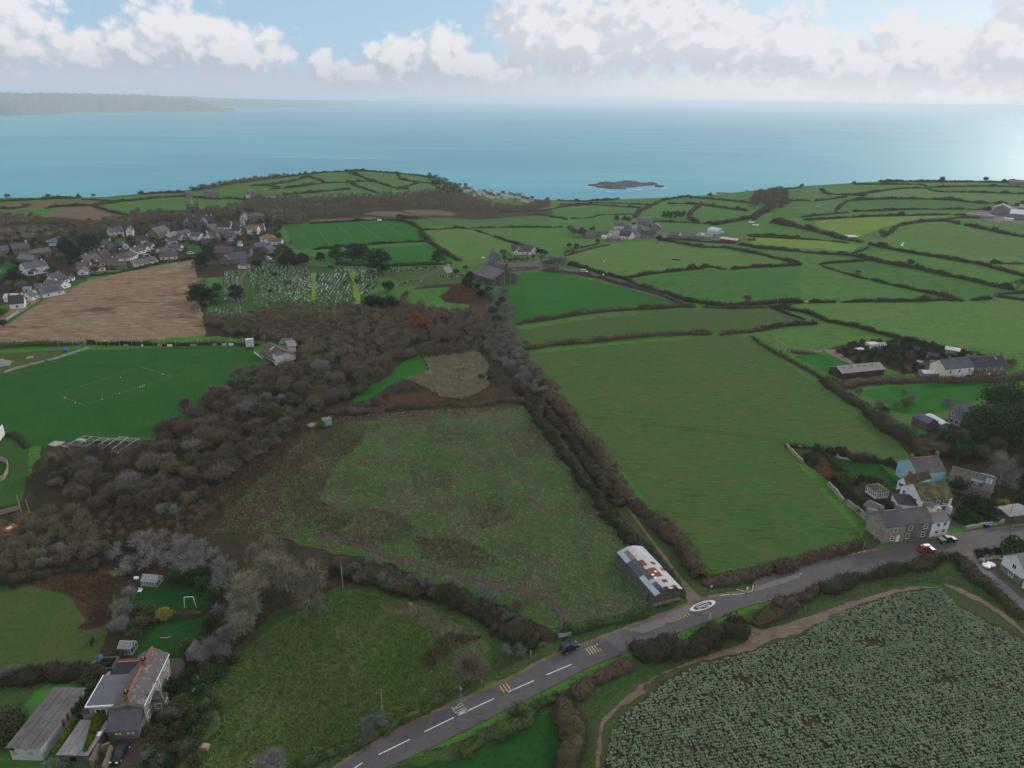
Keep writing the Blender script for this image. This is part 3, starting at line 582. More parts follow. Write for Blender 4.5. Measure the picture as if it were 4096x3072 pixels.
 psheet('woodland_floor',K8,[(1300,1080),(1200,960),(1400,880),(1600,760),(1900,640),(2300,700),(2300,1500),(2000,1560),(1700,1580),(1640,1480),(1600,1280),(1590,1200)],'scrub',.05,.6)
 psheet('farm_yard',Z4,[(400,260),(560,170),(760,150),(860,110),(1060,110),(1120,180),(1300,250),(1780,240),(2000,280),(1800,300),(1700,290),(1000,280),(540,300),(480,310)],'yard',.06,.6)
 psheet('farm_yard',K4,[(1740,310),(1900,270),(2100,250),(2300,280),(2300,390),(2000,385),(1880,360)],'yard',.06,.6)
 psheet('farm_yard',Z5,[(440,570),(620,600),(640,500),(860,470),(1130,500),(1450,470),(1640,500),(1720,530),(1200,590),(1040,560),(620,700),(520,660)],'yard',.06,.4)
 psheet('yard',K12,[(1390,400),(1500,380),(1560,400),(1570,480),(1800,640),(1800,700),(1640,580),(1480,470)],'yard',.07,.2)
patches()
# ------------------------------------------------------------------ roads, lanes and painted markings
ROAD_N=[(K10,490,1680),(K10,660,1570),(K10,900,1430),(K10,1110,1330),(K10,1300,1245),(K10,1500,1155),(K10,1700,1060),(K11,200,1022),(K11,340,958),(K11,500,900),(K11,760,800),(K11,930,738),(K11,1170,640),(K11,1250,608),(K11,1465,572),(K11,1560,574),(K11,1600,535),(K12,20,510),(K12,100,480),(K12,230,430),(K12,400,378),(K12,620,338),(K12,820,300),(K12,1000,252),(K12,1150,236),(K12,1300,208),(K12,1450,186),(K12,1720,150)]
ROAD_S=[(K10,800,1680),(K10,1000,1590),(K10,1200,1495),(K10,1420,1385),(K10,1640,1275),(K10,1857,1165),(K11,500,1062),(K11,730,962),(K11,840,918),(K11,1000,858),(K11,1200,788),(K11,1390,716),(K11,1500,668),(K11,1650,622),(K12,0,650),(K12,150,610),(K12,330,560),(K12,560,510),(K12,850,420),(K12,1000,375),(K12,1200,340),(K12,1290,330),(K12,1390,326),(K12,1500,300),(K12,1600,285),(K12,1720,258)]
def roads():
 n=[P(T(x,y)).xy for T,x,y in ROAD_N];s=[P(T(x,y)).xy for T,x,y in ROAD_S]
 sheet('road',n+s[::-1],MT['asphalt'],.12)
 for ln,sgn in((n,1),(s,-1)):
  q=smooth_line([Vector(p)for p in ln]);ribbon('road_edge',q,.75,MT['mud'],.126,.22)
 psheet('road_patch',K11,[(600,905),(660,872),(760,955),(690,985)],'tar',.135,.05)
 psheet('lay_by',K11,[(1570,572),(1600,538),(1700,500),(1857,455),(1857,480),(1720,530)],'asphalt_pale',.135,.05)
 psheet('road_patch',K11,[(940,745),(1170,650),(1240,650),(1100,740),(880,830),(800,810)],'asphalt_pale',.13,.3)
 psheet('side_lane',K12,[(1290,335),(1390,328),(1420,400),(1560,505),(1720,640),(1720,720),(1640,640),(1480,500),(1380,420)],'asphalt_pale',.11,.15)
 psheet('farm_lane',V,[(1115,574),(1165,574),(1180,580),(1230,588),(1290,600),(1360,625),(1440,648),(1500,655),(1560,657),(1560,654),(1450,644),(1370,618),(1300,595),(1240,583),(1190,574),(1150,565),(1120,568)],'asphalt',.10,.1)
 psheet('farm_lane',Z5,[(1450,400),(1640,365),(1700,370),(1650,430),(1760,480),(1900,500),(1740,530),(1500,460)],'asphalt',.11,.2)
 psheet('cemetery_car_park',K2,[(1420,680),(1470,665),(1500,715),(1450,725)],'gravel',.10,.2)
 ribbon('cemetery_path',[P(Z8(*q)).xy for q in((310,340),(330,260),(370,170),(440,100),(560,50),(640,20))],2.6,MT['yard'],.10)
 ribbon('cemetery_path',[P(K2(*q)).xy for q in((1090,785),(1260,765),(1330,725),(1430,690))],2.2,MT['yard'],.10)
 track=[P(T(*q)).xy for T,q in((K11,(1230,622)),(K11,(1170,560)),(K11,(1110,480)),(K11,(1050,400)),(K11,(985,310)),(K11,(900,200)),(K11,(810,80)),(K11,(740,-10)),(K7,(850,1260)),(K7,(780,1180)),(K7,(690,1070)))]
 ribbon('dirt_lane',track[2:],.9,MT['mud'],.11)
 psheet('dirt_lane',K11,[(1180,640),(1250,612),(1190,555),(1140,500),(1115,480),(1120,520),(1150,580),(1160,630)],'mud',.125,.2)
 for off in(0,1):
  pts=[P(K10(x,y+off*22)).xy for x,y in((400,205),(480,225),(600,240),(700,270),(760,300),(900,350),(1060,400),(1300,460),(1500,520),(1700,570),(1857,600))]+[P(K11(x-off*22,y+off*14)).xy for x,y in((330,625),(400,690),(410,770),(395,840))]
  ribbon('wheel_rut',pts,1.0,MT['dark_mud'],.15,.15)
 ribbon('wheel_rut',[P(K11(*q)).xy for q in((300,590),(345,640),(370,700),(380,770),(372,880))],.8,MT['dark_mud'],.115,.12)
 for d in(0,14):ribbon('wheel_rut',[P(K7(x,y+d)).xy for x,y in((530,655),(850,690),(1100,725),(1450,770),(1900,820),(2100,850))],.35,MT['verge'],.10,.1)
 for(x0,y0,x1,y1)in((340,400,440,505),(480,390,580,510),(640,365,770,490),(800,355,960,475),(970,355,1130,450)):
  for d in(0,9):ribbon('wheel_rut',[P(K2(x0+d,y0)).xy,P(K2((x0+x1)/2+d,(y0+y1)/2-3)).xy,P(K2(x1+d,y1)).xy],.5,MT['dark_mud'],.09,.05)
 def dash(T,a,b,w=.16,m='white_line'):
  a,b=P(T(*a)).xy,P(T(*b)).xy;n=Vector((-(b-a).y,(b-a).x)).normalized()*w/2
  o=sheet('road_marking',[a+n,a-n,b-n,b+n],MT[m],.15);return o
 for a,b in(((640,1668),(697,1630)),((797,1580),(990,1485)),((1080,1438),(1262,1350)),((1350,1307),(1512,1232)),((1597,1192),(1757,1121))):dash(K10,a,b,.22)
 for a,b in(((289,1085),(443,1020)),):dash(K11,a,b,.22)
 for a,b in(((1545,1153),(1574,1194)),((1566,1145),(1594,1186)),((1585,1137),(1613,1177))):dash(K10,a,b,.22,'yellow_line')
 for k in range(5):dash(K11,(531+17.2*k,920-6.2*k),(560+17.2*k,961-6.6*k),.25,'yellow_line')
 for k in range(6):dash(Z12,(205+66*k,980-17*k),(365+60*k,1140-24*k),.22,'yellow_line')
 for k in range(9):dash(K12,(55+31*k,548-10.5*k),(72+31*k,542-10.5*k),.15)
 for k in range(4):dash(K12,(600+34*k,345-8*k),(616+34*k,341-8*k),.12)
 dash(Z12,(1320,573),(1560,553),.15);dash(Z12,(1600,551),(1880,530),.15)
roads()
def painted(name,polys,org,ux,uy,m):
 """flat letters: polys in (s, t) laid with s along ux and t along uy"""
 mb=MB()
 for q in polys:
  pts=[org+ux*s+uy*t for s,t in q];pts=[Vector((p.x,p.y,float(hz(p.x,p.y))+.155))for p in pts]
  mb.add(pts,[tuple(range(len(pts)))])
 me=mb.mesh(name)
 for p in me.polygons:
  if p.normal.z<0:p.flip()
 o=link(name,me,m);o['kind']='structure';return o
def stroke(pts,w):
 q=[]
 for a,b in zip(pts,pts[1:]):
  a,b=Vector(a),Vector(b);d=(b-a).normalized();n=Vector((-d.y,d.x))*w/2;a2,b2=a-d*w*.45,b+d*w*.45
  q.append([a2+n,a2-n,b2-n,b2+n])
 return q
def road_letters():
 a,b=P(Z12(668,905)).xy,P(Z12(1218,700)).xy;u=(b-a).normalized();Lh=(b-a).length/2;c=(a+b)/2
 n=Vector((-u.y,u.x));t0,t1=P(Z12(860,758)).xy,P(Z12(1000,885)).xy;Wh=abs((t1-t0).dot(n))/2*1.08
 ring=[];K=48
 for k in range(K):
  a0,a1=2*PI*k/K,2*PI*(k+1)/K
  f=lambda t,s,e=1.0:(Lh*s*math.copysign(abs(math.cos(t))**e,math.cos(t)),Wh*(s if s==1 else .80)*math.sin(t))
  ring.append([f(a0,1),f(a1,1),f(a1,.72),f(a0,.72)])
 painted('speed_roundel',ring,c,u,n,MT['white_line'])
 S=1.45;wd=Wh*.52
 def dig(d):
  if d=='2':return[(-wd*.5,.62),(-wd*.35,.9),(wd*.25,.9),(wd*.5,.62),(wd*.4,.25),(-wd*.5,-.9),(wd*.55,-.9)]
  return[(-wd*.5,.6),(-wd*.3,.9),(wd*.3,.9),(wd*.5,.6),(wd*.5,-.6),(wd*.3,-.9),(-wd*.3,-.9),(-wd*.5,-.6),(-wd*.5,.6)]
 for ch,cx in(('2',-wd*.62),('0',wd*.62)):
  pts=[(x+cx,y*Lh*.46)for x,y in dig(ch)]
  painted('speed_digit',stroke(pts,.17),c,n,-u,MT['white_line'])
 a,b=P(K10(1250,1292)).xy,P(K10(1345,1300)).xy
 o0=P(K10(1298,1300)).xy;r0,r1=P(K10(1080,1438)).xy,P(K10(1262,1350)).xy;u=(r1-r0).normalized();n=Vector((-u.y,u.x))
 F={'S':[(.5,.8),(.2,1),(-.2,1),(-.5,.75),(-.4,.3),(.4,-.2),(.5,-.7),(.2,-1),(-.2,-1),(-.5,-.8)],'L':[(-.5,1),(-.5,-1),(.5,-1)],'O':[(-.5,.6),(-.2,1),(.2,1),(.5,.6),(.5,-.6),(.2,-1),(-.2,-1),(-.5,-.6),(-.5,.6)],'W':[(-.6,1),(-.3,-1),(0,.5),(.3,-1),(.6,1)]}
 for k,ch in enumerate('SLOW'):
  pts=[(x*.42+(k-1.5)*.68,y*1.15)for x,y in F[ch]]
  painted('road_letter',stroke(pts,.11),o0,-n,u,MT['white_line'])
road_letters()
# ------------------------------------------------------------------ hedges, trees, shrubs
def leafmat(name,base,layers,rand=.22,coords='object',rough=.9):MT[name]=mat(name,base,layers,rough=rough,spec=.08,rand=rand,coords=coords)
leafmat('twig_brown',(.159,.130,.090),[(.35,(.221,.194,.128),.45,.68),(1.6,(.083,.067,.051),.5,.72),(3.5,(.332,.302,.205),.60,.8)])
leafmat('twig_purple',(.128,.102,.081),[(.35,(.175,.140,.104),.45,.68),(1.6,(.070,.056,.050),.5,.72),(3.5,(.245,.213,.165),.62,.8)])
leafmat('twig_grey',(.204,.201,.185),[(.4,(.284,.278,.257),.45,.68),(1.8,(.106,.103,.093),.5,.72),(.9,(.132,.146,.113),.58,.72)])
leafmat('twig_silver',(.170,.179,.179),[(.4,(.246,.254,.254),.45,.68),(1.8,(.076,.085,.080),.5,.72)])
leafmat('twig_pale',(.216,.189,.135),[(.3,(.281,.248,.184),.45,.68),(1.6,(.119,.103,.071),.5,.72)])
leafmat('twig_rust',(.280,.112,.042),[(.5,(.368,.152,.051),.45,.68),(1.6,(.144,.064,.032),.5,.72)],rand=.1)
leafmat('needles',(.026,.046,.024),[(.4,(.041,.065,.030),.45,.66),(2.0,(.014,.024,.015),.5,.72)])
leafmat('evergreen',(.035,.062,.027),[(.5,(.062,.095,.035),.45,.66),(2.0,(.018,.032,.016),.5,.72)])
leafmat('olive_leaf',(.073,.087,.042),[(.5,(.112,.123,.062),.45,.66),(2.0,(.036,.045,.025),.5,.72)])
leafmat('ivy',(.085,.125,.018),[(.6,(.15,.18,.024),.45,.66),(2.4,(.040,.070,.012),.5,.72)],rand=.1)
leafmat('yellow_leaf',(.26,.24,.045),[(.8,(.34,.31,.08),.45,.66),(2.4,(.10,.11,.03),.52,.72)],rand=.1)
leafmat('bark',(.085,.075,.064),[(1.0,(.13,.12,.105),.45,.66),(4,(.05,.044,.038),.5,.72)])
leafmat('bark_pale',(.23,.215,.17),[(1.0,(.30,.285,.23),.45,.66),(4,(.12,.11,.088),.5,.72)])
leafmat('crop_leaf',(.234,.312,.198),[(.25,(.325,.388,.243),.42,.64),(1.3,(.157,.227,.129),.5,.7),(3.0,(.470,.444,.220),.62,.78)],rand=.25,rough=.65)
leafmat('crop_old_leaf',(.312,.288,.138),[(1.0,(.400,.362,.213),.45,.66)],rand=.25)
leafmat('tuft_green',(.070,.135,.036),[(.06,(.105,.145,.05),.42,.62),(.5,(.045,.10,.026),.48,.68)],coords='world',rand=0)
leafmat('tuft_pale',(.135,.205,.060),[(.06,(.17,.20,.085),.42,.62),(.5,(.09,.16,.042),.48,.68)],coords='world',rand=0)
leafmat('tuft_dry',(.30,.26,.175),[(.06,(.18,.16,.10),.42,.62),(.5,(.40,.345,.24),.48,.68)],coords='world',rand=0)
leafmat('tuft_brown',(.121,.082,.056),[(.2,(.156,.105,.070),.42,.62),(1.0,(.074,.055,.039),.48,.68)],coords='world',rand=0)
leafmat('reed',(.30,.27,.19),[(.2,(.22,.20,.13),.42,.62),(1.0,(.38,.34,.25),.48,.68)],coords='world',rand=0)
leafmat('hedge_dark',(.034,.034,.021),[(.04,(.042,.048,.021),.44,.62),(.25,(.047,.038,.025),.46,.66),(1.2,(.018,.018,.012),.48,.7),(2.8,(.078,.069,.046),.62,.8)],coords='world',rand=.12)
leafmat('hedge_brown',(.070,.051,.037),[(.06,(.060,.060,.029),.46,.62),(.3,(.090,.061,.043),.46,.66),(1.2,(.033,.026,.020),.48,.7),(2.8,(.143,.116,.083),.60,.8)],coords='world',rand=.12)
leafmat('hedge_green',(.047,.075,.026),[(.1,(.072,.098,.031),.44,.62),(1.2,(.023,.039,.016),.48,.7),(.5,(.098,.081,.049),.58,.72)],coords='world',rand=.12)
def slivers(c,size,wid,r,up=.35,outward=None,quadl=False):
 """one thin triangle (or leaf quad) at each centre c (N,3)"""
 n=len(c);d=r.normal(0,1,(n,3))
 if outward is not None:d=d*.55+outward
 d[:,2]+=up;d/=np.linalg.norm(d,axis=1,keepdims=True)+1e-9
 w=np.cross(d,r.normal(0,1,(n,3)));w/=np.linalg.norm(w,axis=1,keepdims=True)+1e-9
 s=np.broadcast_to(np.asarray(size,float),(n,))[:,None]*r.uniform(.6,1.4,(n,1));ww=np.broadcast_to(np.asarray(wid,float),(n,))[:,None]
 if quadl:
  v=np.stack([c-d*s*.5,c+w*ww*.5,c+d*s*.5,c-w*ww*.5],1).reshape(-1,3);return v,np.arange(4*n).reshape(n,4)
 v=np.stack([c-w*ww*.5,c+w*ww*.5,c+d*s],1).reshape(-1,3);return v,np.arange(3*n).reshape(n,3)
def branches(seed,H,R,depth=3,kids=4,pale=False,stems=1,lean=.9,start=.28):
 """trunk and limbs; returns a mesh builder and the tip points"""
 rr=random.Random(seed);mb=MB();tips=[]
 def grow(p,d,ln,rad,k):
  mid=p+d*ln*.55+Vector((rr.uniform(-1,1),rr.uniform(-1,1),rr.uniform(-.3,.6)))*ln*.10
  e=mid+(d+Vector((rr.uniform(-.4,.4),rr.uniform(-.4,.4),rr.uniform(-.1,.3)))).normalized()*ln*.5
  mb.tube([p,mid,e],[rad,rad*.75,rad*.5],n=4 if k>1 else 3,cap=False)
  if k<=0:tips.append((e,(e-p).normalized()));return
  tips.append((mid,d))
  for _ in range(kids):
   a=rr.uniform(0,2*PI);q=rr.uniform(.35,1.0)*lean
   u=d.cross(Vector((0,0,1))if abs(d.z)<.9 else Vector((1,0,0))).normalized();w=d.cross(u)
   nd=(d+(u*math.cos(a)+w*math.sin(a))*q+Vector((0,0,.12))).normalized()
   s=mid.lerp(e,rr.uniform(0,1));grow(s,nd,ln*rr.uniform(.58,.78),rad*.55,k-1)
 for i in range(stems):
  a=2*PI*i/stems+rr.uniform(-.3,.3);d=Vector((math.cos(a)*.45*(stems>1),math.sin(a)*.45*(stems>1),1)).normalized()
  grow(Vector((math.cos(a)*.3*(stems>1),math.sin(a)*.3*(stems>1),-.15)),d,H*(start+.12),H*.035/(stems**.35),depth)
 return mb,tips
def bare_proto(seed,H=6.0,R=3.2,n=1900,tw=.85,wd=.06):
 r=np.random.default_rng(seed);mb,tips=branches(seed,H,R,depth=2,kids=4,stems=3,lean=1.0)
 tp=np.array([t[0][:]for t in tips]);s=np.array([R,R,H*.5]);c0=np.array([0,0,H*.52])
 m=11;lc=r.normal(0,1,(m,3));lc/=np.linalg.norm(lc,axis=1,keepdims=True);lc[:,2]=np.abs(lc[:,2])*.95-.28
 lc=c0+lc*s*r.uniform(.45,.80,(m,1));lr=R*r.uniform(.26,.46,m);k=r.integers(0,m,n)
 u=r.normal(0,1,(n,3));u/=np.linalg.norm(u,axis=1,keepdims=True);u[:,2]=u[:,2]*.8+.25
 c=lc[k]+u*lr[k][:,None]*r.uniform(.25,1.0,(n,1));c[:,2]=np.maximum(c[:,2],.1);tip=r.random(n)<.16;tw=np.where(tip,tw*1.5,tw)
 v,f=slivers(c,tw,wd,r,up=.45,outward=u*.9)
 cl=r.integers(0,len(tp),n//3);v2,f2=slivers(tp[cl]+r.normal(0,.3,(n//3,3)),.9*R/3,wd,r,up=.3)
 crown=mesh_np('crown',np.concatenate([v,v2]),np.concatenate([f,f2+len(v)]))
 return mb.mesh('trunk'),crown
def branchy_proto(seed,H=9.0,R=6.0,n=2600,tw=.7,wd=.05,kids=5,start=.24):
 r=np.random.default_rng(seed);mb,tips=branches(seed,H,R,depth=4,kids=kids,stems=2,lean=1.15,start=start)
 tp=np.array([t[0][:]for t in tips]);td=np.array([t[1][:]for t in tips]);k=r.integers(0,len(tp),n)
 v,f=slivers(tp[k]+r.normal(0,.22,(n,3)),tw,wd,r,up=.25,outward=td[k])
 return mb.mesh('trunk'),mesh_np('crown',v,f)
def leafy_proto(seed,H=4.0,R=2.2,n=1400,leaf=.42,clumps=26,flat=1.0,base=.0,trunk=True,low=.15):
 r=np.random.default_rng(seed);rr=random.Random(seed)
 u=r.normal(0,1,(clumps,3));u/=np.linalg.norm(u,axis=1,keepdims=True);u[:,2]=u[:,2]*.75+low
 cc=np.array([0,0,base+(H-base)*.5])+u*np.array([R,R,(H-base)*.5])*r.uniform(.35,.82,(clumps,1))
 cs=r.uniform(.30,.48,clumps)*min(R,H-base)
 k=r.integers(0,clumps,n);w=r.normal(0,1,(n,3));w/=np.linalg.norm(w,axis=1,keepdims=True)
 c=cc[k]+w*cs[k][:,None]*np.array([1,1,.8*flat])*r.uniform(.75,1.05,(n,1));c[:,2]=np.maximum(c[:,2],.06)
 v,f=slivers(c,leaf,leaf*.62,r,up=.1,outward=w*.7,quadl=True)
 mb=MB();top=base+(H-base)*.55
 mb.tube([(0,0,-.2),(rr.uniform(-.15,.15),rr.uniform(-.15,.15),top*.5),(0,0,top)],[H*.035,H*.026,H*.014],n=6)
 for i in range(min(clumps,14)):mb.tube([(0,0,top*rr.uniform(.45,.95)),tuple(cc[i])],[H*.013,H*.005],n=4,cap=False)
 return mb.mesh('trunk'),mesh_np('crown',v,f)
def pine_proto(seed,H=11.0,R=6.0,n=3000,layers=5):
 """wind-shaped pine: a few bare limbs under flat dark plates of needles"""
 r=np.random.default_rng(seed);rr=random.Random(seed);cl,sz=[],[];mb=MB()
 bend=Vector((rr.uniform(-.1,.1)*H,rr.uniform(-.1,.1)*H,0))
 mb.tube([(0,0,-.3),tuple(bend*.3+Vector((0,0,H*.35))),tuple(bend+Vector((0,0,H*.85)))],[H*.04,H*.032,H*.012],n=7)
 for L in range(layers):
  t=L/(layers-1);z=H*(.30+.62*t);rad=R*(1.0-.55*t**1.6);m=7 if L<layers-1 else 4
  for i in range(m):
   a=2*PI*i/m+rr.uniform(-.5,.5);q=rad*rr.uniform(.45,.95);p=bend*(z/H)+Vector((math.cos(a)*q,math.sin(a)*q,z+rr.uniform(-.05,.05)*H))
   cl.append(p[:]);sz.append(R*rr.uniform(.26,.40));s=bend*(z*.7/H)+Vector((0,0,z*.86))
   mb.tube([s,s.lerp(p,.55)+Vector((0,0,-.2)),p],[H*.014,H*.010,H*.005],n=4,cap=False)
 cl,sz=np.array(cl),np.array(sz);k=r.integers(0,len(cl),n);w=r.normal(0,1,(n,3));w/=np.linalg.norm(w,axis=1,keepdims=True)
 c=cl[k]+w*sz[k][:,None]*np.array([1.15,1.15,.42])*r.uniform(.6,1.05,(n,1))
 v,f=slivers(c,.75,.34,r,up=.35,outward=w*.5,quadl=True)
 return mb.mesh('trunk'),mesh_np('crown',v,f)
PR={
'bare':[bare_proto(s,H=h,R=rr)for s,h,rr in((1,5.0,2.9),(2,5.9,3.1),(3,4.2,3.0),(4,6.6,2.8),(5,4.8,3.5),(6,5.4,2.6),(7,3.8,3.2),(8,6.0,3.4))],
'thorn':[branchy_proto(20+s,H=4.4,R=2.6,n=1500,tw=.5,wd=.06,kids=4)for s in range(3)],
'branchy':[branchy_proto(30+s,H=8.0,R=6,n=4200,tw=.7,wd=.06)for s in range(3)],
'bush':[leafy_proto(40+s,H=2.6,R=1.9,n=900,leaf=.36)for s in range(4)],
'round':[leafy_proto(50+s,H=6.0,R=3.4,n=2000,leaf=.5,clumps=34)for s in range(3)],
'big':[leafy_proto(60+s,H=10.0,R=6.5,n=5200,leaf=.62,clumps=70,low=.25)for s in range(2)],
'tall':[leafy_proto(70+s,H=11.0,R=3.4,n=2600,leaf=.6,clumps=44)for s in range(2)],
'pine':[pine_proto(80+s)for s in range(4)],
'twiggy':[bare_proto(90+s,H=2.4,R=1.9,n=800,tw=.5,wd=.05)for s in range(3)],
}
TREE_N={}
def tree(kind,xy,scale,leaf,name,label,cat,group=None,bark='bark',sz=1.0,rz=None):
 t,c=PR[kind][TREE_N.get(kind,0)%len(PR[kind])];TREE_N[kind]=TREE_N.get(kind,0)+1
 key=(kind,t.name,leaf,bark)
 if key not in TREE_N:
  a,b=t.copy(),c.copy();a.materials.clear();a.materials.append(MT[bark]);b.materials.clear();b.materials.append(MT[leaf]);TREE_N[key]=(a,b)
 a,b=TREE_N[key];x,y=xy[0],xy[1]
 e=empty(name,(x,y,float(hz(x,y))),random.uniform(0,6.28)if rz is None else rz,label,cat,group);e.scale=(scale,scale,scale*sz)
 for nm,me in(('trunk',a),('crown',b)):
  o=bpy.data.objects.new(nm,me);C.objects.link(o);o.parent=e
 return e
HC={'bare':2.5,'thorn':2.3,'branchy':4.6,'bush':1.2,'round':3.0,'big':5.0,'tall':5.2,'twiggy':1.1,'pine':0}
def crown_at(kind,p,s):return P(p,HC[kind]*s)
def trees(kind,T,pts,leaf,name,label,cat,group=None,bark='bark',**k):
 for q in pts:
  p=crown_at(kind,T(q[0],q[1]),q[2]);tree(kind,p,q[2]*random.uniform(.94,1.06),leaf,name,label,cat,group if len(pts)>1 else None,bark,**k)
def scatter(T,poly,gap,n_max,seed,avoid=()):
 """places in a picture outline, at least gap metres apart"""
 ps=[P(T(*q))for q in poly];pl=[(p.x,p.y)for p in ps];xs=[p[0]for p in pl];ys=[p[1]for p in pl];rr=random.Random(seed);out=[];cell={}
 for _ in range(n_max*40):
  x,y=rr.uniform(min(xs),max(xs)),rr.uniform(min(ys),max(ys))
  if not inside(pl,x,y):continue
  k=(int(x//gap),int(y//gap))
  if any((x-a)**2+(y-b)**2<gap*gap for i in(-1,0,1)for j in(-1,0,1)for a,b in cell.get((k[0]+i,k[1]+j),())):continue
  if any((x-a)**2+(y-b)**2<c*c for a,b,c in avoid):continue
  cell.setdefault(k,[]).append((x,y));out.append((x,y))
  if len(out)>=n_max:break
 return out
# ---- hedges
def hedge(T,pts,w,h,m,label,group=None,dens=None,cat='hedge',rim=True,name='hedge'):
 if math.hypot(*P(T(*pts[0])if T else pts[0][0](*pts[0][1:])).xy)>360:w*=.66;h*=.86
 raw=[P(T(*q),h*.45).xy for q in pts]if T else[P(q[0](*q[1:]),h*.45).xy for q in pts]
 line=smooth_line(raw,1);seed=int(abs(raw[0].x*13+raw[0].y*7))%9999;r=np.random.default_rng(seed)
 L=sum((b-a).length for a,b in zip(line,line[1:]));dist=math.hypot(*line[len(line)//2]);step=1.1 if dist<260 else 2.2
 n=max(3,int(L/step));pts2=[];acc=0;seg=0;cum=[0]
 for a,b in zip(line,line[1:]):cum.append(cum[-1]+(b-a).length)
 X=np.interp(np.linspace(0,L,n),cum,[p.x for p in line]);Y=np.interp(np.linspace(0,L,n),cum,[p.y for p in line])
 dx,dy=np.gradient(X),np.gradient(Y);ln=np.hypot(dx,dy)+1e-9;nx,ny=-dy/ln,dx/ln
 def sm(a,k):
  q=np.convolve(np.pad(a,k,mode='edge'),np.ones(2*k+1)/(2*k+1),'valid');return q
 hh=h*(.82+sm(r.normal(0,1,n),3)*.55+sm(r.normal(0,1,n),1)*.22+r.normal(0,.08,n)+.55*(sm((r.random(n)<.035).astype(float),1)*3));ww=w*(.88+sm(r.normal(0,1,n),4)*.45+sm(r.normal(0,1,n),1)*.16);off=sm(r.normal(0,1,n),3)*w*.32
 hh=np.clip(hh,h*.30,h*1.9);ww=np.clip(ww,w*.45,w*1.7)
 hh[0]*=.5;hh[-1]*=.5;ww[0]*=.6;ww[-1]*=.6
 prof=np.array([(-.5,-.15),(-.47,.38),(-.32,.80),(0,.97),(.32,.82),(.47,.40),(.5,-.15)]);m7=len(prof)
 jit=r.normal(0,.10,(n,m7,2));a=prof[None]+jit;a[:,0,1]=-.2;a[:,-1,1]=-.2
 ox=a[:,:,0]*ww[:,None]+off[:,None];vx=X[:,None]+nx[:,None]*ox;vy=Y[:,None]+ny[:,None]*ox;vz=hz(vx,vy)+a[:,:,1]*hh[:,None]
 v=np.stack([vx,vy,vz],-1).reshape(-1,3);i=(np.arange(n-1)[:,None]*m7+np.arange(m7-1)[None]).ravel();f=np.stack([i,i+1,i+m7+1,i+m7],1)
 ends=np.array([list(range(m7))[::-1][:3]+[0]])
 fs=[f];allv=[v]
 d=dens if dens is not None else(46 if dist<170 else 30 if dist<300 else 15 if dist<600 else 7)
 N=int(L*d*(w+h)/5);sz=.55 if dist<300 else .8 if dist<700 else 1.1
 k=r.integers(0,n,N);t=r.uniform(-1,1,N)*PI*.5;cx=np.sin(t)*.50;cz=np.cos(t)*.92+.03
 q=cx*ww[k]*1.04+off[k];px=X[k]+nx[k]*q+r.normal(0,step*.4,N);py=Y[k]+ny[k]*q+r.normal(0,step*.4,N);c=np.stack([px,py,hz(px,py)+cz*hh[k]],1)
 outw=np.stack([nx[k]*np.sin(t),ny[k]*np.sin(t),np.cos(t)],1)
 long_=np.where(r.random(N)<.14,2.1,1.0);v2,f2=slivers(c,sz*long_,sz*.32/long_**.7,r,up=.35,outward=outw*.8);allv.append(v2);fs.append(f2+len(v))
 patch=np.sin(px*.33+seed)*np.cos(py*.29+seed*.3)+r.normal(0,.55,N);alt={'hedge_dark':('hedge_dark','hedge_brown','hedge_green'),'hedge_brown':('hedge_brown','hedge_dark','twig_pale'),'hedge_green':('hedge_green','hedge_dark','olive_leaf')}[m]
 mi=np.concatenate([np.zeros(len(f),int),np.where(patch>.75,1,np.where(patch<-.95,2,0))])
 o=link(name,mesh_np(name,np.concatenate(allv),fs,mi=mi),[MT[q]for q in alt]);tag(o,label,cat,group);return o
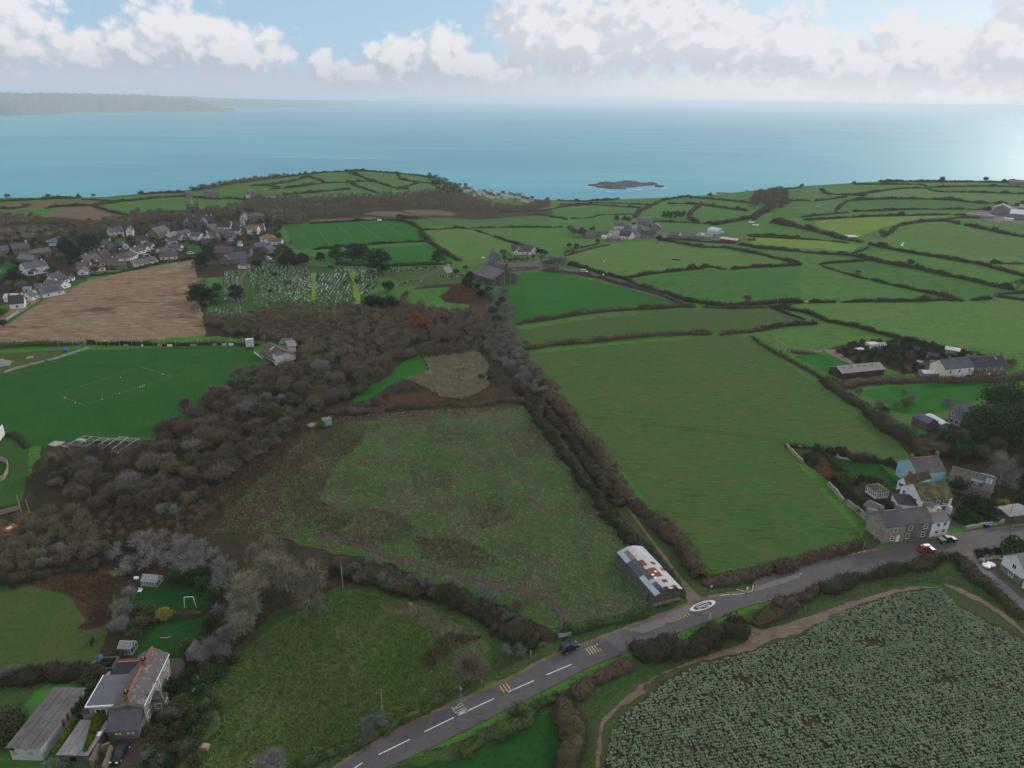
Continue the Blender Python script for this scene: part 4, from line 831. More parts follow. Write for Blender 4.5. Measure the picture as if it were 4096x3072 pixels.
def hedges():
 D,B,G='hedge_dark','hedge_brown','hedge_green'
 H=hedge
 H(None,[(K6,2000,230),(K7,130,230),(K7,260,340),(K7,370,470),(K7,430,590),(K7,540,720),(K7,690,900),(K7,800,1040),(K7,880,1150),(K7,1060,1370),(K7,1160,1475),(K11,1010,160),(K11,1100,270),(K11,1190,370),(K11,1260,460)],5.6,3.0,B,'tall brown hedge on the right side of the long green lane')
 H(None,[(K7,150,440),(K7,230,590),(K7,320,740),(K7,430,880),(K7,560,1060),(K7,690,1220),(K7,830,1420),(K11,660,60),(K11,760,190),(K11,880,300),(K11,960,400),(K11,1040,500),(K11,1100,590)],4.4,2.4,D,'dark hedge between the rough plot and the green lane')
 H(None,[(K11,1270,470),(K11,1330,500),(K11,1450,478),(K11,1600,455),(K11,1857,400),(K12,100,440),(K12,250,392),(K12,420,345),(K12,560,300),(K12,680,262)],3.4,1.7,B,'low brown hedge between the big field and the road')
 H(V,[(1160,862),(1200,905),(1255,975),(1310,1045),(1345,1090)],5.5,1.9,D,'dark scrubby hedge filling the upper half of the green lane')
 H(V,[(720,1222),(790,1240),(860,1252),(950,1280),(1040,1318),(1110,1352),(1170,1375)],6.5,2.8,D,'thick dark hedge along the lower edge of the rough plot')
 H(V,[(705,890),(800,884),(900,878),(1000,872),(1140,862)],4.5,1.7,B,'low brown hedge along the far edge of the rough plot')
 H(V,[(1215,1368),(1290,1348),(1360,1330),(1400,1322)],2.2,1.2,G,'low green hedge bank between the rough plot and the road')
 H(K11,[(430,1185),(560,1105),(690,1050),(800,1000)],3.2,1.5,B,'brown hedge on the road verge above the crop field track')
 H(K11,[(830,950),(930,935),(1060,925),(1180,890),(1300,850),(1400,805),(1490,760)],5.0,2.6,D,'tall dark roadside hedge ending at the crop field entrance')
 H(None,[(K10,1300,1555),(K10,1450,1470),(K10,1600,1390),(K10,1750,1310),(K11,40,1325),(K11,150,1275),(K11,280,1225),(K11,370,1205)],3.6,1.5,G,'green gorse hedge along the near side of the road')
 H(K11,[(400,1190),(420,1300),(420,1400),(425,1500),(430,1600),(440,1690)],4.5,1.8,B,'brown hedge bank running down beside the crop field track')
 H(None,[(K11,1570,755),(K11,1700,690),(K11,1857,632),(K12,130,648),(K12,330,582),(K12,430,545)],3.6,1.9,B,'brown hedge between the road and the crop field')
 H(K12,[(430,545),(560,515),(700,468),(850,440),(1000,408),(1120,376),(1230,360)],4.0,2.0,D,'dark hedge on the road side of the crop field near the red car')
 H(K12,[(1240,362),(1310,380),(1390,450),(1480,530),(1580,610),(1720,720)],5.0,2.2,D,'dark hedge between the side lane and the crop field')
 H(K10,[(300,1640),(450,1590),(620,1500),(800,1440),(960,1350),(1120,1260),(1200,1200)],2.4,1.0,G,'straggly verge hedge above the lower road')
 H(K3,[(100,1285),(300,1262),(450,1240),(640,1222),(800,1205),(1000,1184),(1280,1164),(1560,1163)],3.2,1.8,B,'brown hedge along the top of the big field, left of the gap')
 H(K3,[(1615,1166),(1780,1152),(1950,1132),(2212,1088)],3.4,2.0,B,'brown hedge along the top of the big field, right of the gap')
 H(K3,[(120,1090),(280,1070),(450,1040),(640,1008),(860,990),(1000,985),(1200,970),(1340,958),(1440,965)],3.6,2.2,B,'brown hedge below the bright green field')
 H(K3,[(1500,968),(1700,975),(1960,970)],3.0,1.6,B,'straight brown hedge on the near side of the farm lane end')
 H(K3,[(500,650),(640,682),(760,722),(900,752),(955,768)],5.0,3.0,D,'thick dark hedge on the far side of the farm lane')
 H(K3,[(940,780),(1080,820),(1220,862),(1330,905),(1420,925),(1600,946),(1800,948),(2050,932),(2212,920)],5.0,2.8,D,'long thick dark hedge in front of the wide striped field')
 H(K3,[(320,695),(500,712),(700,742),(900,802),(1100,852),(1250,905),(1340,945)],3.4,2.0,B,'brown hedge on the near side of the farm lane')
 H(K3,[(955,748),(1100,722),(1280,702),(1450,682),(1560,665),(1660,690)],4.0,2.6,D,'dark hedge between the two wide middle fields, left of the gap')
 H(K3,[(1712,688),(1900,672),(2212,655)],4.0,2.4,D,'dark hedge between the two wide middle fields, right of the gap')
 H(K3,[(1180,470),(1350,500),(1480,527),(1640,525),(1760,547),(1900,572),(2050,612),(2212,642)],4.6,2.6,D,'winding dark hedge below the farm')
 H(K3,[(1210,468),(1400,478),(1540,490),(1740,500)],3.6,2.0,D,'dark hedge along the front of the farm sheds')
 H(K3,[(1760,505),(1900,527),(2070,542),(2212,552)],4.2,2.6,D,'dark hedge to the right of the red roofed farm shed')
 H(K3,[(480,592),(600,562),(700,532),(800,512)],3.0,1.8,B,'brown hedge on the near side of the lane to the farm')
 H(K3,[(470,572),(600,530),(740,500)],3.0,1.8,D,'dark hedge on the far side of the lane to the farm')
 H(K3,[(0,465),(100,500),(200,538)],2.6,1.7,D,'hedge behind the long white bungalow')
 H(K3,[(0,385),(200,381),(470,382)],2.6,1.5,D,'thin straight hedge between two fields left of the farm trees')
 far='hedges between the far fields on the right'
 for fl,(pts,w,h)in zip(['hedge slanting down to the top left corner of the wide striped field','long middle hedge crossing the right fields from the farm to the right edge','hedge along the top of the wide striped field, left part','short hedge climbing from the striped field corner to the long middle hedge','upper part of the hedge right of the wide striped field, with a small tree','lower part of the hedge right of the wide striped field','thick hedge under the wide striped field beside the lane pole','short hedge between two gaps under the wide striped field','long hedge under the striped field, right of the gaps','short detached hedge near the right edge between two gateways','lower of two hedges meeting at the right edge near the bare tree','upper of two hedges meeting at the right edge near the bare tree','overgrown lane hedge running down behind the allotments','lower hedge along the little lane left of the allotments','hedge above the small paddock next to the big field','long upper hedge from the pumping hut down to the right edge','short spur hedge off the long upper hedge at the right edge','short hedge joining the long upper and long middle hedges','thin hedge along the top of the left sunlit field','broad scrubby strip beside the pole pair in the valley','curving hedge by the lone tree round the top of the large right field','hedge from the far right farm yard down to the right edge','short hedge in front of the far right farm yard','hedge along the top of the right sunlit field','short hedge piece just left of the far right farm','small lower hedge at the head of the wooded combe','hedge one field above the right sunlit field','short hedge touching the far right farm from the left','short hedge climbing between two long hedges above the combe','long hedge two fields above the right sunlit field','short hedge piece above the far right farm','hedge at the right edge above the far right farm','small hedge just right of the combe wood, left of two','small hedge just right of the combe wood, right of two','hooked hedge near the brow right of the combe wood','wavy hedge across the upper slope below the brow','right continuation of the wavy hedge below the brow','upper right hedge near the skyline trees','topmost hedge just under the right skyline hedge'],(
  ([(0,615),(130,640),(280,682),(410,715)],4,2.4),([(0,572),(150,587),(320,602),(560,625),(720,635),(860,645),(960,670),(1080,702),(1280,732),(1500,782),(1800,846),(2000,890),(2120,920)],4.4,2.8),
  ([(0,737),(200,732),(410,720)],3.6,2.0),([(560,715),(700,702),(860,690),(960,680)],3.4,2),([(590,735),(720,770),(900,822),(960,832)],3.4,2.2),([(980,836),(1200,890),(1400,932),(1600,977),(1710,1010)],4,2.6),
  ([(0,1035),(150,1020),(430,1018)],4,2.6),([(470,1021),(700,1021)],3,1.8),([(760,1020),(950,1010),(1300,1013),(1550,997),(1650,1005)],3.8,2.3),([(1780,1000),(1950,985)],4,2.4),
  ([(1990,965),(2100,987),(2300,1010)],4,2.4),([(1990,952),(2300,938)],4,2.4),([(150,1052),(330,1075),(500,1108),(620,1172),(720,1184),(900,1222),(1100,1282),(1300,1332),(1450,1362),(1650,1402),(1900,1440)],4.4,2.6),
  ([(150,1058),(300,1112),(440,1162)],3,1.6),([(0,1252),(200,1217),(400,1197),(540,1192)],3.6,2.2),([(950,548),(1060,572),(1250,612),(1500,652),(1750,692),(1950,732),(2300,830)],4.6,2.8),
  ([(1940,705),(2300,712)],3.6,2.2),([(960,577),(880,612),(820,632)],3.6,2.4),([(0,492),(200,502),(380,512),(600,522),(800,546)],3.4,1.8),([(180,370),(350,402),(520,432),(700,490),(900,532)],10,4),
  ([(1060,490),(1140,452),(1180,407),(1300,382),(1450,366),(1600,362),(1700,390)],5,3),([(1730,396),(1900,432),(2050,462),(2300,505)],4.6,2.8),([(1580,352),(1700,336),(1860,345)],4,2.2),
  ([(430,356),(600,350),(760,340),(1000,326),(1200,322),(1420,316),(1610,311)],4.2,2.8),([(1640,315),(1780,319)],4,2.4),([(410,336),(520,326),(800,298)],3.4,2.0),([(830,291),(1000,285),(1300,271),(1730,270)],4,2.4),
  ([(1750,270),(1950,276)],4,2.4),([(690,292),(730,242),(790,202)],4,2.4),([(790,200),(1000,190),(1250,186),(1450,188),(1650,196),(1800,216),(1930,222)],4.6,3),([(1950,222),(2080,230)],4,2.4),([(2130,236),(2300,230)],5,4),
  ([(310,206),(420,201),(500,205)],4,2.4),([(520,205),(650,190),(780,172)],4,2.4),([(570,106),(600,150),(780,156),(940,160)],4.4,2.6),([(780,156),(1000,136),(1150,110),(1300,98),(1440,105)],4,2.6),
  ([(1440,105),(1500,131),(1700,131),(2000,140),(2300,147)],4,2.6),([(1450,95),(1650,90),(2000,86),(2300,97)],3.6,2.2),([(600,70),(800,70),(1000,72),(1200,70),(1400,73),(1430,92)],4,2.4))):
  H(K4,pts,w,h,D,fl,far)
 H(K4,[(270,112),(450,92),(600,71),(800,57),(1000,51),(1250,48),(1500,51),(1800,49),(2300,56)],4,3.2,D,'long dark hedge along the brow against the sea, on the right')
 mid='hedges between the fields around and behind the farm'
 for ml,(pts,w,h)in zip(['hedge left of the small fields behind the white farmhouse','thin hedge across the field behind the farm trees','long hedge on the near side of the brow lane','long hedge on the far side of the brow lane','broad scrubby hedge climbing from the farm towards the sea','hedge across the middle of the small fields behind the farm','crooked hedge dropping past the right of the young pines','hedge right below the young pine plantation','short hedge right of the young pine plantation','thick scrub belt running up into the combe wood','hedge just under the brow left of the combe wood','hedge right of the pole beside the red ended shed','scrubby hedge in the valley paddock by the plastic heaps','short scrub hedge at the right side of the combe wood'],(([(260,285),(380,300),(500,325)],4,2.4),([(520,319),(700,311),(720,291),(980,286)],2.6,1.5),([(0,272),(200,262),(380,251),(500,226),(650,216),(800,222),(1050,240)],4,2.2),([(430,216),(700,202),(880,206),(1090,216)],4,2.2),
  ([(990,310),(1020,272),(1090,232),(1150,202),(1230,172),(1400,152)],7,3.6),([(1240,206),(1400,206),(1500,216),(1650,240),(1830,260)],4,2.6),([(1480,216),(1420,260),(1390,290),(1420,330),(1470,350)],7,3.4),
  ([(1130,336),(1250,341),(1400,346),(1470,351)],3.6,2.4),([(1500,351),(1570,350)],4,3),([(1570,356),(1700,331),(1850,311),(1950,260),(2010,220)],12,4.5),([(1400,162),(1500,166),(1700,186),(1850,206)],3.6,2.2),
  ([(1820,442),(2000,441),(2212,451)],3.4,2.0),([(2020,330),(2120,345),(2212,385)],6,3),([(1870,330),(1930,285),(1990,262)],4,2))):
  H(K3,pts,w,h,D,ml,mid)
 H(K3,[(420,182),(560,190),(700,186),(900,176),(1000,166),(1200,160),(1350,152),(1560,148)],4,3.2,D,'long dark hedge along the brow against the sea, above the farm')
 vil='hedges around the fields right of the village'
 for vl,(pts,w,h)in zip(['hedge between the two striped and plain fields above the pines','hedge along the top of the striped green field','hedge along the near side of the long green field, left part','hedge along the near side of the long green field, right part','thick hedge running down from the striped field to the lane head','short upper piece of the hedge crossing the field behind the bungalow','lower piece of the hedge crossing the field behind the bungalow','hedge along the top of the cemetery behind the pines','short thick hedge at the top right corner of the striped field'],(([(470,542),(700,522),(900,502),(1100,492),(1300,482)],4,2.6),([(440,352),(560,347),(750,337),(900,327),(1050,327),(1180,347),(1240,382),(1270,397)],3.6,2.2),([(1270,400),(1400,397),(1570,387),(1640,397)],3.6,2.2),
  ([(1640,387),(1900,382),(2212,378)],3,1.8),([(1240,402),(1300,470),(1400,542),(1480,592),(1540,622)],5.6,3),([(1640,397),(1780,442)],3,1.8),([(1800,450),(1950,502),(2060,542)],3.4,2),([(630,655),(850,662),(1050,667),(1250,655),(1480,650)],4,2.2),([(1080,312),(1240,312)],6,3))):
  H(K2,pts,w,h,D,vl,vil)
 hl='hedges on the headland';hll='dark hedge dividing the small fields on the headland'
 for pts in([(0,76),(130,71),(240,92),(150,101)],[(130,71),(330,41),(430,6)],[(240,93),(400,79),(530,56),(700,51),(850,43)],[(430,6),(540,46),(570,56)],[(240,141),(400,131),(560,116),(740,101)],[(740,56),(830,96),(950,131)],
    [(760,-25),(820,11),(920,46),(1080,96),(1170,101)],[(850,43),(920,46)],[(1110,31),(1200,46),(1320,56),(1400,66)],[(1080,101),(1190,71),(1250,51)],[(560,-38),(700,-24),(820,8)],[(970,-36),(1110,31)],[(290,-30),(420,2)]):
  H(K2,pts,4.4,2.8,D,hll,hl)
 H(V,[(415,409),(500,394),(600,382),(700,371),(780,368),(880,375),(950,386)],5,3.4,D,'hedge along the brow of the headland against the sea')
 for pts,w,h in(([(600,176),(750,181),(900,191),(1100,171),(1250,156),(1390,152),(1500,166),(1600,176),(1700,166),(1830,186),(1900,216)],4,2.6),([(340,241),(450,226),(650,223),(830,201),(900,191)],4,2.6),([(690,226),(800,261),(950,301)],4,2.6),([(0,246),(150,241),(220,221)],4,2.4),([(0,361),(200,351),(330,346),(480,371),(620,381)],5,3)):
  H(K1,pts,w,h,D,'dark hedge around the fields behind the village','hedges around the fields behind the village')
 H(K1,[(-60,192),(150,181),(330,171),(480,166),(600,166),(750,152),(1000,142),(1200,127),(1370,127)],4,3,D,'hedge along the brow against the sea, at the far left')
 H(K1,[(-40,1262),(120,1248),(250,1240),(430,1250),(600,1232)],4.4,2.6,'hedge_green','dark green hedge between the stubble field and the gravel yard')
 H(K1,[(640,1236),(900,1242),(1300,1242),(1700,1242),(1900,1245)],3.0,1.9,D,'low dark hedge behind the playing field net posts')
 H(K1,[(660,740),(800,725),(1000,690),(1160,650),(1300,630),(1430,610)],3.0,2.0,D,'hedge between the stubble field and the white bungalows')
 H(K8,[(0,92),(150,182),(300,262),(450,342),(590,420)],3.8,1.9,B,'brown hedge down the right side of the big field, upper half')
 H(K8,[(600,425),(690,505),(800,592),(950,692),(1080,782),(1200,862),(1340,930),(1400,990),(1450,1060)],6,2.6,D,'thick dark hedge down the right side of the big field, lower half')
 H(K8,[(330,205),(430,222),(520,215)],2.4,1.4,B,'short brown hedge beside the paddock gate')
 H(K8,[(690,475),(850,462),(1100,448),(1300,440),(1600,446),(1900,432),(2100,416),(2300,400)],5.5,2.4,B,'wide brown hedge below the long shed and the terrace')
 H(K8,[(610,1000),(750,1032),(880,1078),(1000,1062),(1100,1100),(1215,1150)],3.6,2.0,D,'dark hedge between the big field and the blue house garden')
 H(K8,[(620,1022),(700,1112),(770,1170)],2.4,1.6,D,'short dark hedge inside the garden corner')
 H(K8,[(300,960),(380,970),(470,985)],2.2,1.5,D,'dark hedge at the tip of the garden corner')
 H(K8,[(1170,1345),(1220,1350),(1255,1400)],2.2,1.6,'hedge_green','clipped green hedge beside the white house')
 H(K9,[(-40,1092),(200,1066),(400,1062),(600,1062),(670,1040)],4.6,2.0,D,'dark hedge below the horse paddock')
 H(K9,[(-40,478),(200,462),(330,430),(500,395),(620,380)],4,2.2,D,'dark hedge above the horse paddock')
 H(K9,[(1095,712),(1180,702),(1250,692)],1.6,1.6,B,'low dark garden hedge right of the yellow bush')
 H(K9,[(880,735),(940,740),(985,745)],1.6,1.5,B,'low dark garden hedge left of the yellow bush')
 H(K9,[(1250,1240),(1330,1300),(1320,1400),(1250,1500)],3.0,1.4,'hedge_green','rough green hedge between the driveway and the tussocky field')
 H(K5,[(20,800),(100,800),(150,840),(190,900)],1.8,1.2,D,'thin hedge curving round the lower corner of the playing field')
hedges()
def woods():
 polyA=[(440,705),(470,690),(600,695),(840,672),(880,660),(1040,690),(1060,735),(900,735),(830,790),(760,860),(690,885),(600,960),(520,1010),(420,1090),(330,1110),(200,1100),(120,1060),(100,985),(150,962),(330,950),(400,905),(480,845),(590,785),(640,750),(570,738)]
 av=[(*P(T(*q)).xy,r_)for T,q,r_ in((Z15,(700,600),11),(Z15,(1100,760),13),(Z15,(1250,1000),10),(Z15,(1600,520),9),(Z14,(700,330),12),(Z14,(1100,370),12),(Z14,(1500,380),12),(Z14,(300,370),10))]
 pts=scatter(V,polyA,4.3,900,5,av);pts.sort(key=lambda p:math.hypot(*p))
 near,far=pts[:185],pts[185:]
 lab={'twig_brown':('bare_tree','bare brown tree in the big thicket','bare brown trees in the thicket'),'twig_purple':('bare_tree','bare purplish tree in the big thicket','bare purplish trees in the thicket'),
  'twig_grey':('bare_tree','bare grey lichened tree in the big thicket','bare grey trees in the thicket'),'twig_silver':('thorn_shrub','silvery grey thorn bush at the edge of the thicket','silvery thorn bushes by the thicket')}
 for x,y in near:
  m=random.choices(['twig_brown','twig_purple','twig_grey'],[6,4,1])[0];nm,l,g=lab[m];px=proj((x,y,2))[0];zn='left end below the cricket nets' if px<640 else 'middle stretch beside the playing field' if px<1100 else 'upper end below the pavilion';l+=', '+zn;g+=', '+zn
  tree('bare',(x,y),random.uniform(.65,1.2),m,nm,l,'tree',g,sz=random.uniform(.8,1.25))
 def mass(name,pts,mats,kinds,lo,hi):
  """many far trees joined into one object"""
  r=random.Random(len(pts));vs,fs,mi=[],[],[];k=0
  for x,y in pts:
   c=PR[r.choice(kinds)];me=r.choice(c)[1];n=len(me.vertices);co=np.empty(n*3,np.float32);me.vertices.foreach_get('co',co);co=co.reshape(-1,3)
   np_=len(me.polygons);q=len(me.polygons[0].vertices);ix=np.empty(np_*q,np.int32);me.polygons.foreach_get('vertices',ix);ix=ix.reshape(-1,q)
   if q==4:ix=np.concatenate([ix[:,:3],ix[:,[0,2,3]]])
   st=(3 if math.hypot(x,y)<520 else 6)if len(ix)>900 else 2;ix=ix[::st];s=r.uniform(lo,hi);a=r.uniform(0,6.28);ca,sa=math.cos(a),math.sin(a)
   tri=co[ix];mid=tri.mean(1,keepdims=True);tri=mid+(tri-mid)*(1.35 if st<4 else 1.9);w=tri.reshape(-1,3)*s
   w=np.stack([w[:,0]*ca-w[:,1]*sa+x,w[:,0]*sa+w[:,1]*ca+y,w[:,2]+float(hz(x,y))],1)
   vs.append(w);fs.append(np.arange(len(w)).reshape(-1,3)+k);k+=len(w);mi.append(np.full(len(ix),r.randrange(len(mats))))
  if not vs:return
  o=link(name,mesh_np(name,np.concatenate(vs),np.concatenate(fs),mi=np.concatenate(mi)),[MT[m]for m in mats]);tag(o,kind='stuff');return o
 mass('thicket',far,['twig_brown','twig_purple','twig_brown','twig_grey','twig_purple','hedge_brown','olive_leaf'],['bare'],.65,1.2)
 for x,y in scatter(V,polyA,10,52,55):tree('round',(x,y),random.uniform(.35,.6),random.choice(['evergreen','olive_leaf']),'evergreen_tree','dark evergreen bush among the bare trees of the thicket','tree','evergreens in the thicket')
 tb=['twig_brown','twig_purple','twig_grey']
 pts=scatter(K2,[(60,1010),(300,960),(560,980),(900,950),(1080,960),(1180,1000),(1330,1060),(1360,1200),(1200,1260),(600,1300),(330,1200),(100,1160),(-180,1200),(-130,1080)],4.2,400,8)
 mass('scrub_wood',pts,tb,['bare'],.55,.95)
 pts=scatter(K2,[(1400,1010),(1600,1010),(1640,1090),(1780,1060),(1900,1180),(1900,1330),(1300,1290),(1200,1200)],4.0,160,9)
 mass('willow_scrub',pts,['twig_purple','twig_brown'],['bare'],.5,.85)
 trees('tall',K2,[(1190,1120,.75),(1265,1095,.80),(1325,1110,.62),(1180,1060,.6),(1240,1070,.7)],'twig_rust','larch_tree','slender rust orange tree standing in the bare scrub','tree','rust orange trees')
 trees('bare',K6,[(1000,290,1.15),(1110,210,1.1),(950,370,1.1),(1180,200,1.0),(860,430,.95),(820,470,.9)],'twig_brown','bare_tree','rounded brown willow on the left edge of the wet meadow','tree','brown willows by the wet meadow')
 trees('bare',K6,[(1300,180,.9),(1380,190,.9),(1460,190,.9),(1540,180,.9),(1620,160,.85)],'twig_purple','bare_tree','dark purplish willow behind the pale reed bed','tree','purplish willows behind the reeds')
 trees('bare',K6,[(1700,380,.55),(1760,360,.6),(1820,420,.6),(1830,350,.6),(1880,400,.6),(1100,460,.6),(1200,450,.6),(1000,540,.6),(920,560,.6)],'twig_purple','shrub','low dark brown shrub at the edge of the reed bed','shrub','low shrubs around the reed bed')
 trees('thorn',K6,[(630,120,1.3),(820,90,1.1),(1060,80,1.0),(1150,60,1.0)],'twig_grey','bare_tree','pale grey tree in the scrub behind the pavilion','tree','pale grey trees behind the pavilion',bark='bark_pale')
 trees('thorn',K6,[(480,590,1.0),(450,560,.8),(90,790,.9),(180,800,.9),(250,720,.9),(110,870,.8),(40,940,.8),(620,490,.8),(340,650,.7)],'twig_silver','thorn_shrub','silvery thorn bush between the thicket and the rough plot','shrub','silvery thorn bushes along the plot',bark='bark_pale')
 trees('thorn',K5,[(1240,1350,1.0),(1160,1370,.7),(1640,1000,1.1),(1560,1010,1.0),(1680,1080,.8),(1840,960,.9),(1960,900,.8),(2040,860,.8),(1230,970,1.0),(1700,1010,.9)],'twig_silver','thorn_shrub','silvery thorn bush below the thicket','shrub','silvery thorn bushes below the thicket',bark='bark_pale')
 trees('thorn',K2,[(1880,860,1.1),(1900,960,1.0),(1850,1120,1.0),(1900,1180,1.1),(1760,1100,1.0),(1700,1230,.9),(1800,1240,1.0),(1750,1250,.8),(1870,1040,1.0),(1780,870,1.0)],'twig_grey','thorn_shrub','grey thorn bush at the head of the green lane','shrub','grey thorn bushes at the lane head')
 trees('round',K2,[(1820,1060,.8),(1790,1000,.8),(1860,920,.8),(1830,950,.7),(1720,1160,.6)],'evergreen','evergreen_tree','dark ivy covered tree at the head of the green lane','tree','dark trees at the lane head')
 pts=scatter(K6,[(1900,100),(1930,40),(1960,120),(1990,200),(2060,260),(2180,420),(2200,520),(2090,520),(2000,440),(1880,320),(1760,230),(1700,130)],3.2,90,12)
 for x,y in pts:tree('twiggy',(x,y),random.uniform(.9,1.5),random.choice(['twig_grey','twig_brown','twig_grey']),'shrub','greyish scrub bush at the upper end of the green lane','shrub','scrub bushes along the lane')
 for(q,s,l)in(((620,1225),1.55,'huge pale bare tree covering the left corner of the rough plot'),((548,1275),1.3,'tall pale bare tree next left of the huge one, above the garden'),((520,1330),1.1,'pale bare tree above the tussocky field, nearest the garden goal'),((665,1270),1.15,'pale bare tree hanging over the far end of the tussocky field'),((575,1180),1.0,'pale bare tree farthest up the left corner of the plot')):
  tree('branchy',crown_at('branchy',V(*q),s),s,'twig_pale','bare_tree',l,'tree',None,'bark_pale')
 trees('bare',V,[(1008,1440,1.5)],'twig_brown','bare_tree','big round brown bush standing at the roadside by the bracken','shrub')
 trees('bare',V,[(585,1650,1.0)],'twig_grey','bare_tree','round bare bush at the bottom edge left of the road','shrub')
 trees('thorn',V,[(805,1565,.95)],'twig_silver','thorn_shrub','silvery thorn bush by the telegraph pole on the lower verge','shrub')
 trees('thorn',V,[(1112,1400,.8)],'twig_silver','thorn_shrub','small silvery bush below the point of the rough plot','shrub',bark='bark_pale')
 trees('thorn',K10,[(610,430,1.0),(760,370,.9),(850,490,.9),(1000,490,.7),(1090,500,.8),(1250,510,1.0),(1440,580,1.0),(1500,600,.8),(1340,650,.6),(1610,730,.9),(700,450,.8)],'twig_silver','thorn_shrub','silvery blackthorn in the hedge below the rough plot','shrub','blackthorns in the plot hedge',bark='bark_pale')
 trees('bare',K10,[(560,400,.6),(680,480,.6),(930,540,.6),(1150,570,.6),(1380,660,.6),(1650,640,.55),(1550,700,.55)],'twig_brown','shrub','brown bush in the hedge below the rough plot','shrub','brown bushes in the plot hedge')
 trees('thorn',K9,[(1060,40,0.78),(840,240,0.70),(1220,300,0.86),(1140,310,0.78),(1030,350,0.62),(260,380,0.70),(300,150,0.78),(100,290,0.78),(360,290,0.78),(450,290,0.78),(560,280,0.78),(1570,700,0.62),(230,320,0.70)],'twig_grey','thorn_shrub','silvery lichened bush in the scrub above the gardens','shrub','silvery bushes above the gardens',bark='bark_pale')
 trees('bare',K9,[(60,330,.8),(170,260,.7),(480,260,.7),(640,300,.6),(60,240,.7),(420,120,.7),(220,170,.8),(560,330,.6),(30,400,.7)],'twig_brown','bare_tree','brown bush in the scrub above the horse paddock','shrub','brown bushes above the paddock')
 trees('round',K9,[(780,300,.55),(830,320,.5),(1080,470,.62),(1180,480,.7),(1240,450,.7),(1320,600,.6),(1300,760,.6),(860,400,.5),(1250,520,.6)],'evergreen','evergreen_tree','dark evergreen bush around the garden lawn','shrub','dark evergreens round the garden')
 trees('bare',K9,[(750,680,.75),(735,770,.72),(800,580,.6),(1300,900,.85),(1400,850,.8),(1250,960,.7),(1450,800,.7),(1380,940,.7)],'twig_grey','bare_tree','greyish bare bush beside the garden lawns','shrub','greyish bushes beside the lawns')
 trees('bush',K9,[(850,760,1.1),(830,840,1.0),(780,900,.8),(720,960,.9),(860,680,.9),(920,680,.9),(690,1000,.8)],'olive_leaf','shrub','olive green bush left of the garden lawns','shrub','olive bushes left of the lawns')
 trees('round',K9,[(1015,705,.58)],'yellow_leaf','shrub','bright yellow bush between the two garden lawns','shrub')
 trees('bush',K9,[(1165,900,1.0)],'ivy','shrub','yellow green bush at the right end of the lower lawn','shrub')
 trees('thorn',K9,[(1055,1320,.75),(1160,1510,.6),(930,1600,.8),(60,1060,.8),(320,1650,.7)],'twig_grey','thorn_shrub','grey thorn bush near the stone house drive','shrub','grey bushes near the drive')
 pts=scatter(K9,[(900,1440),(1000,1380),(1100,1250),(1060,1130),(1250,1060),(1450,1000),(1400,1080),(1260,1200),(1330,1320),(1230,1500),(1200,1659),(900,1659)],2.3,70,14)
 for x,y in pts:tree('bush',(x,y),random.uniform(.6,1.0),random.choice(['evergreen','olive_leaf']),'shrub','dark green bramble bush on the bank right of the drive','shrub','bramble bushes right of the drive')
 trees('bush',K9,[(500,1240,1.2),(540,1270,1.1),(490,1290,1.0),(600,1180,1.0),(560,1160,1.0),(80,1350,1.2),(40,1430,1.1),(100,1440,1.0),(20,1390,1.1),(640,1240,.8),(540,1120,1.0)],'olive_leaf','shrub','rough bush close around the old sheds','shrub','bushes around the old sheds')
 trees('pine',K2,[(950,740,1.55),(830,640,1.05),(760,640,1.15),(640,640,1.0),(1385,650,.85),(520,640,.6),(390,660,.75),(290,640,.9)],'needles','pine_tree','tall dark pine standing along the top of the cemetery','tree','pines along the top of the cemetery',bark='bark')
 trees('big',K2,[(900,940,.88),(1010,950,.95),(1020,820,.62)],'needles','evergreen_tree','broad dark evergreen at the right end of the graves','tree','evergreens at the end of the graves')
 trees('tall',K2,[(1600,800,1.0),(1620,760,.9)],'needles','cypress_tree','tall dark cypress left of the big grey barn','tree','cypresses by the big barn')
 trees('round',K2,[(1700,870,.95),(1760,850,.8),(1680,820,.7)],'needles','evergreen_tree','dark evergreen crowding the front of the big grey barn','tree','evergreens in front of the barn')
 trees('round',K2,[(1520,710,.7),(1590,680,.6)],'olive_leaf','tree','olive green tree beside the cemetery car park','tree','olive trees by the car park')
 trees('pine',K1,[(1490,700,1.0),(1480,960,1.1),(1540,620,.9),(1560,950,.9),(1450,920,.85),(1750,920,.75)],'needles','pine_tree','dark pine between the stubble field and the graves','tree','pines left of the graves')
 trees('tall',K1,[(1600,830,.8)],'olive_leaf','conifer_tree','narrow olive conifer at the left edge of the graves','tree')
 trees('bare',K1,[(1500,790,.7),(1540,1030,.8),(1440,990,.7)],'twig_grey','bare_tree','grey bush between the dark pines left of the graves','shrub','grey bushes among the pines')
 trees('round',Z8,[(752,180,.62)],'evergreen','evergreen_tree','large round dark yew near the top of the graves','tree')
 trees('round',Z8,[(695,390,.42)],'evergreen','shrub','small round dark yew in the middle of the graves','shrub')
 trees('tall',Z8,[(1785,268,.36)],'evergreen','yew_tree','upright dark yew beside the right grass path','tree')
 trees('bush',Z8,[(1650,285,.8)],'evergreen','shrub','low dark bush just left of the upright yew','shrub')
 trees('tall',Z8,[(485,680,.36)],'evergreen','yew_tree','upright dark yew at the lower edge of the graves','tree')
 trees('branchy',Z8,[(920,270,.62)],'twig_brown','bare_tree','small bare tree standing among the graves','tree')
 trees('pine',K1,[(520,600,1.0),(640,590,1.05),(560,650,.9),(700,560,.9),(110,800,.85),(640,530,.9),(480,560,.9)],'needles','pine_tree','dark pine among the houses at the left of the village','tree','village pines')
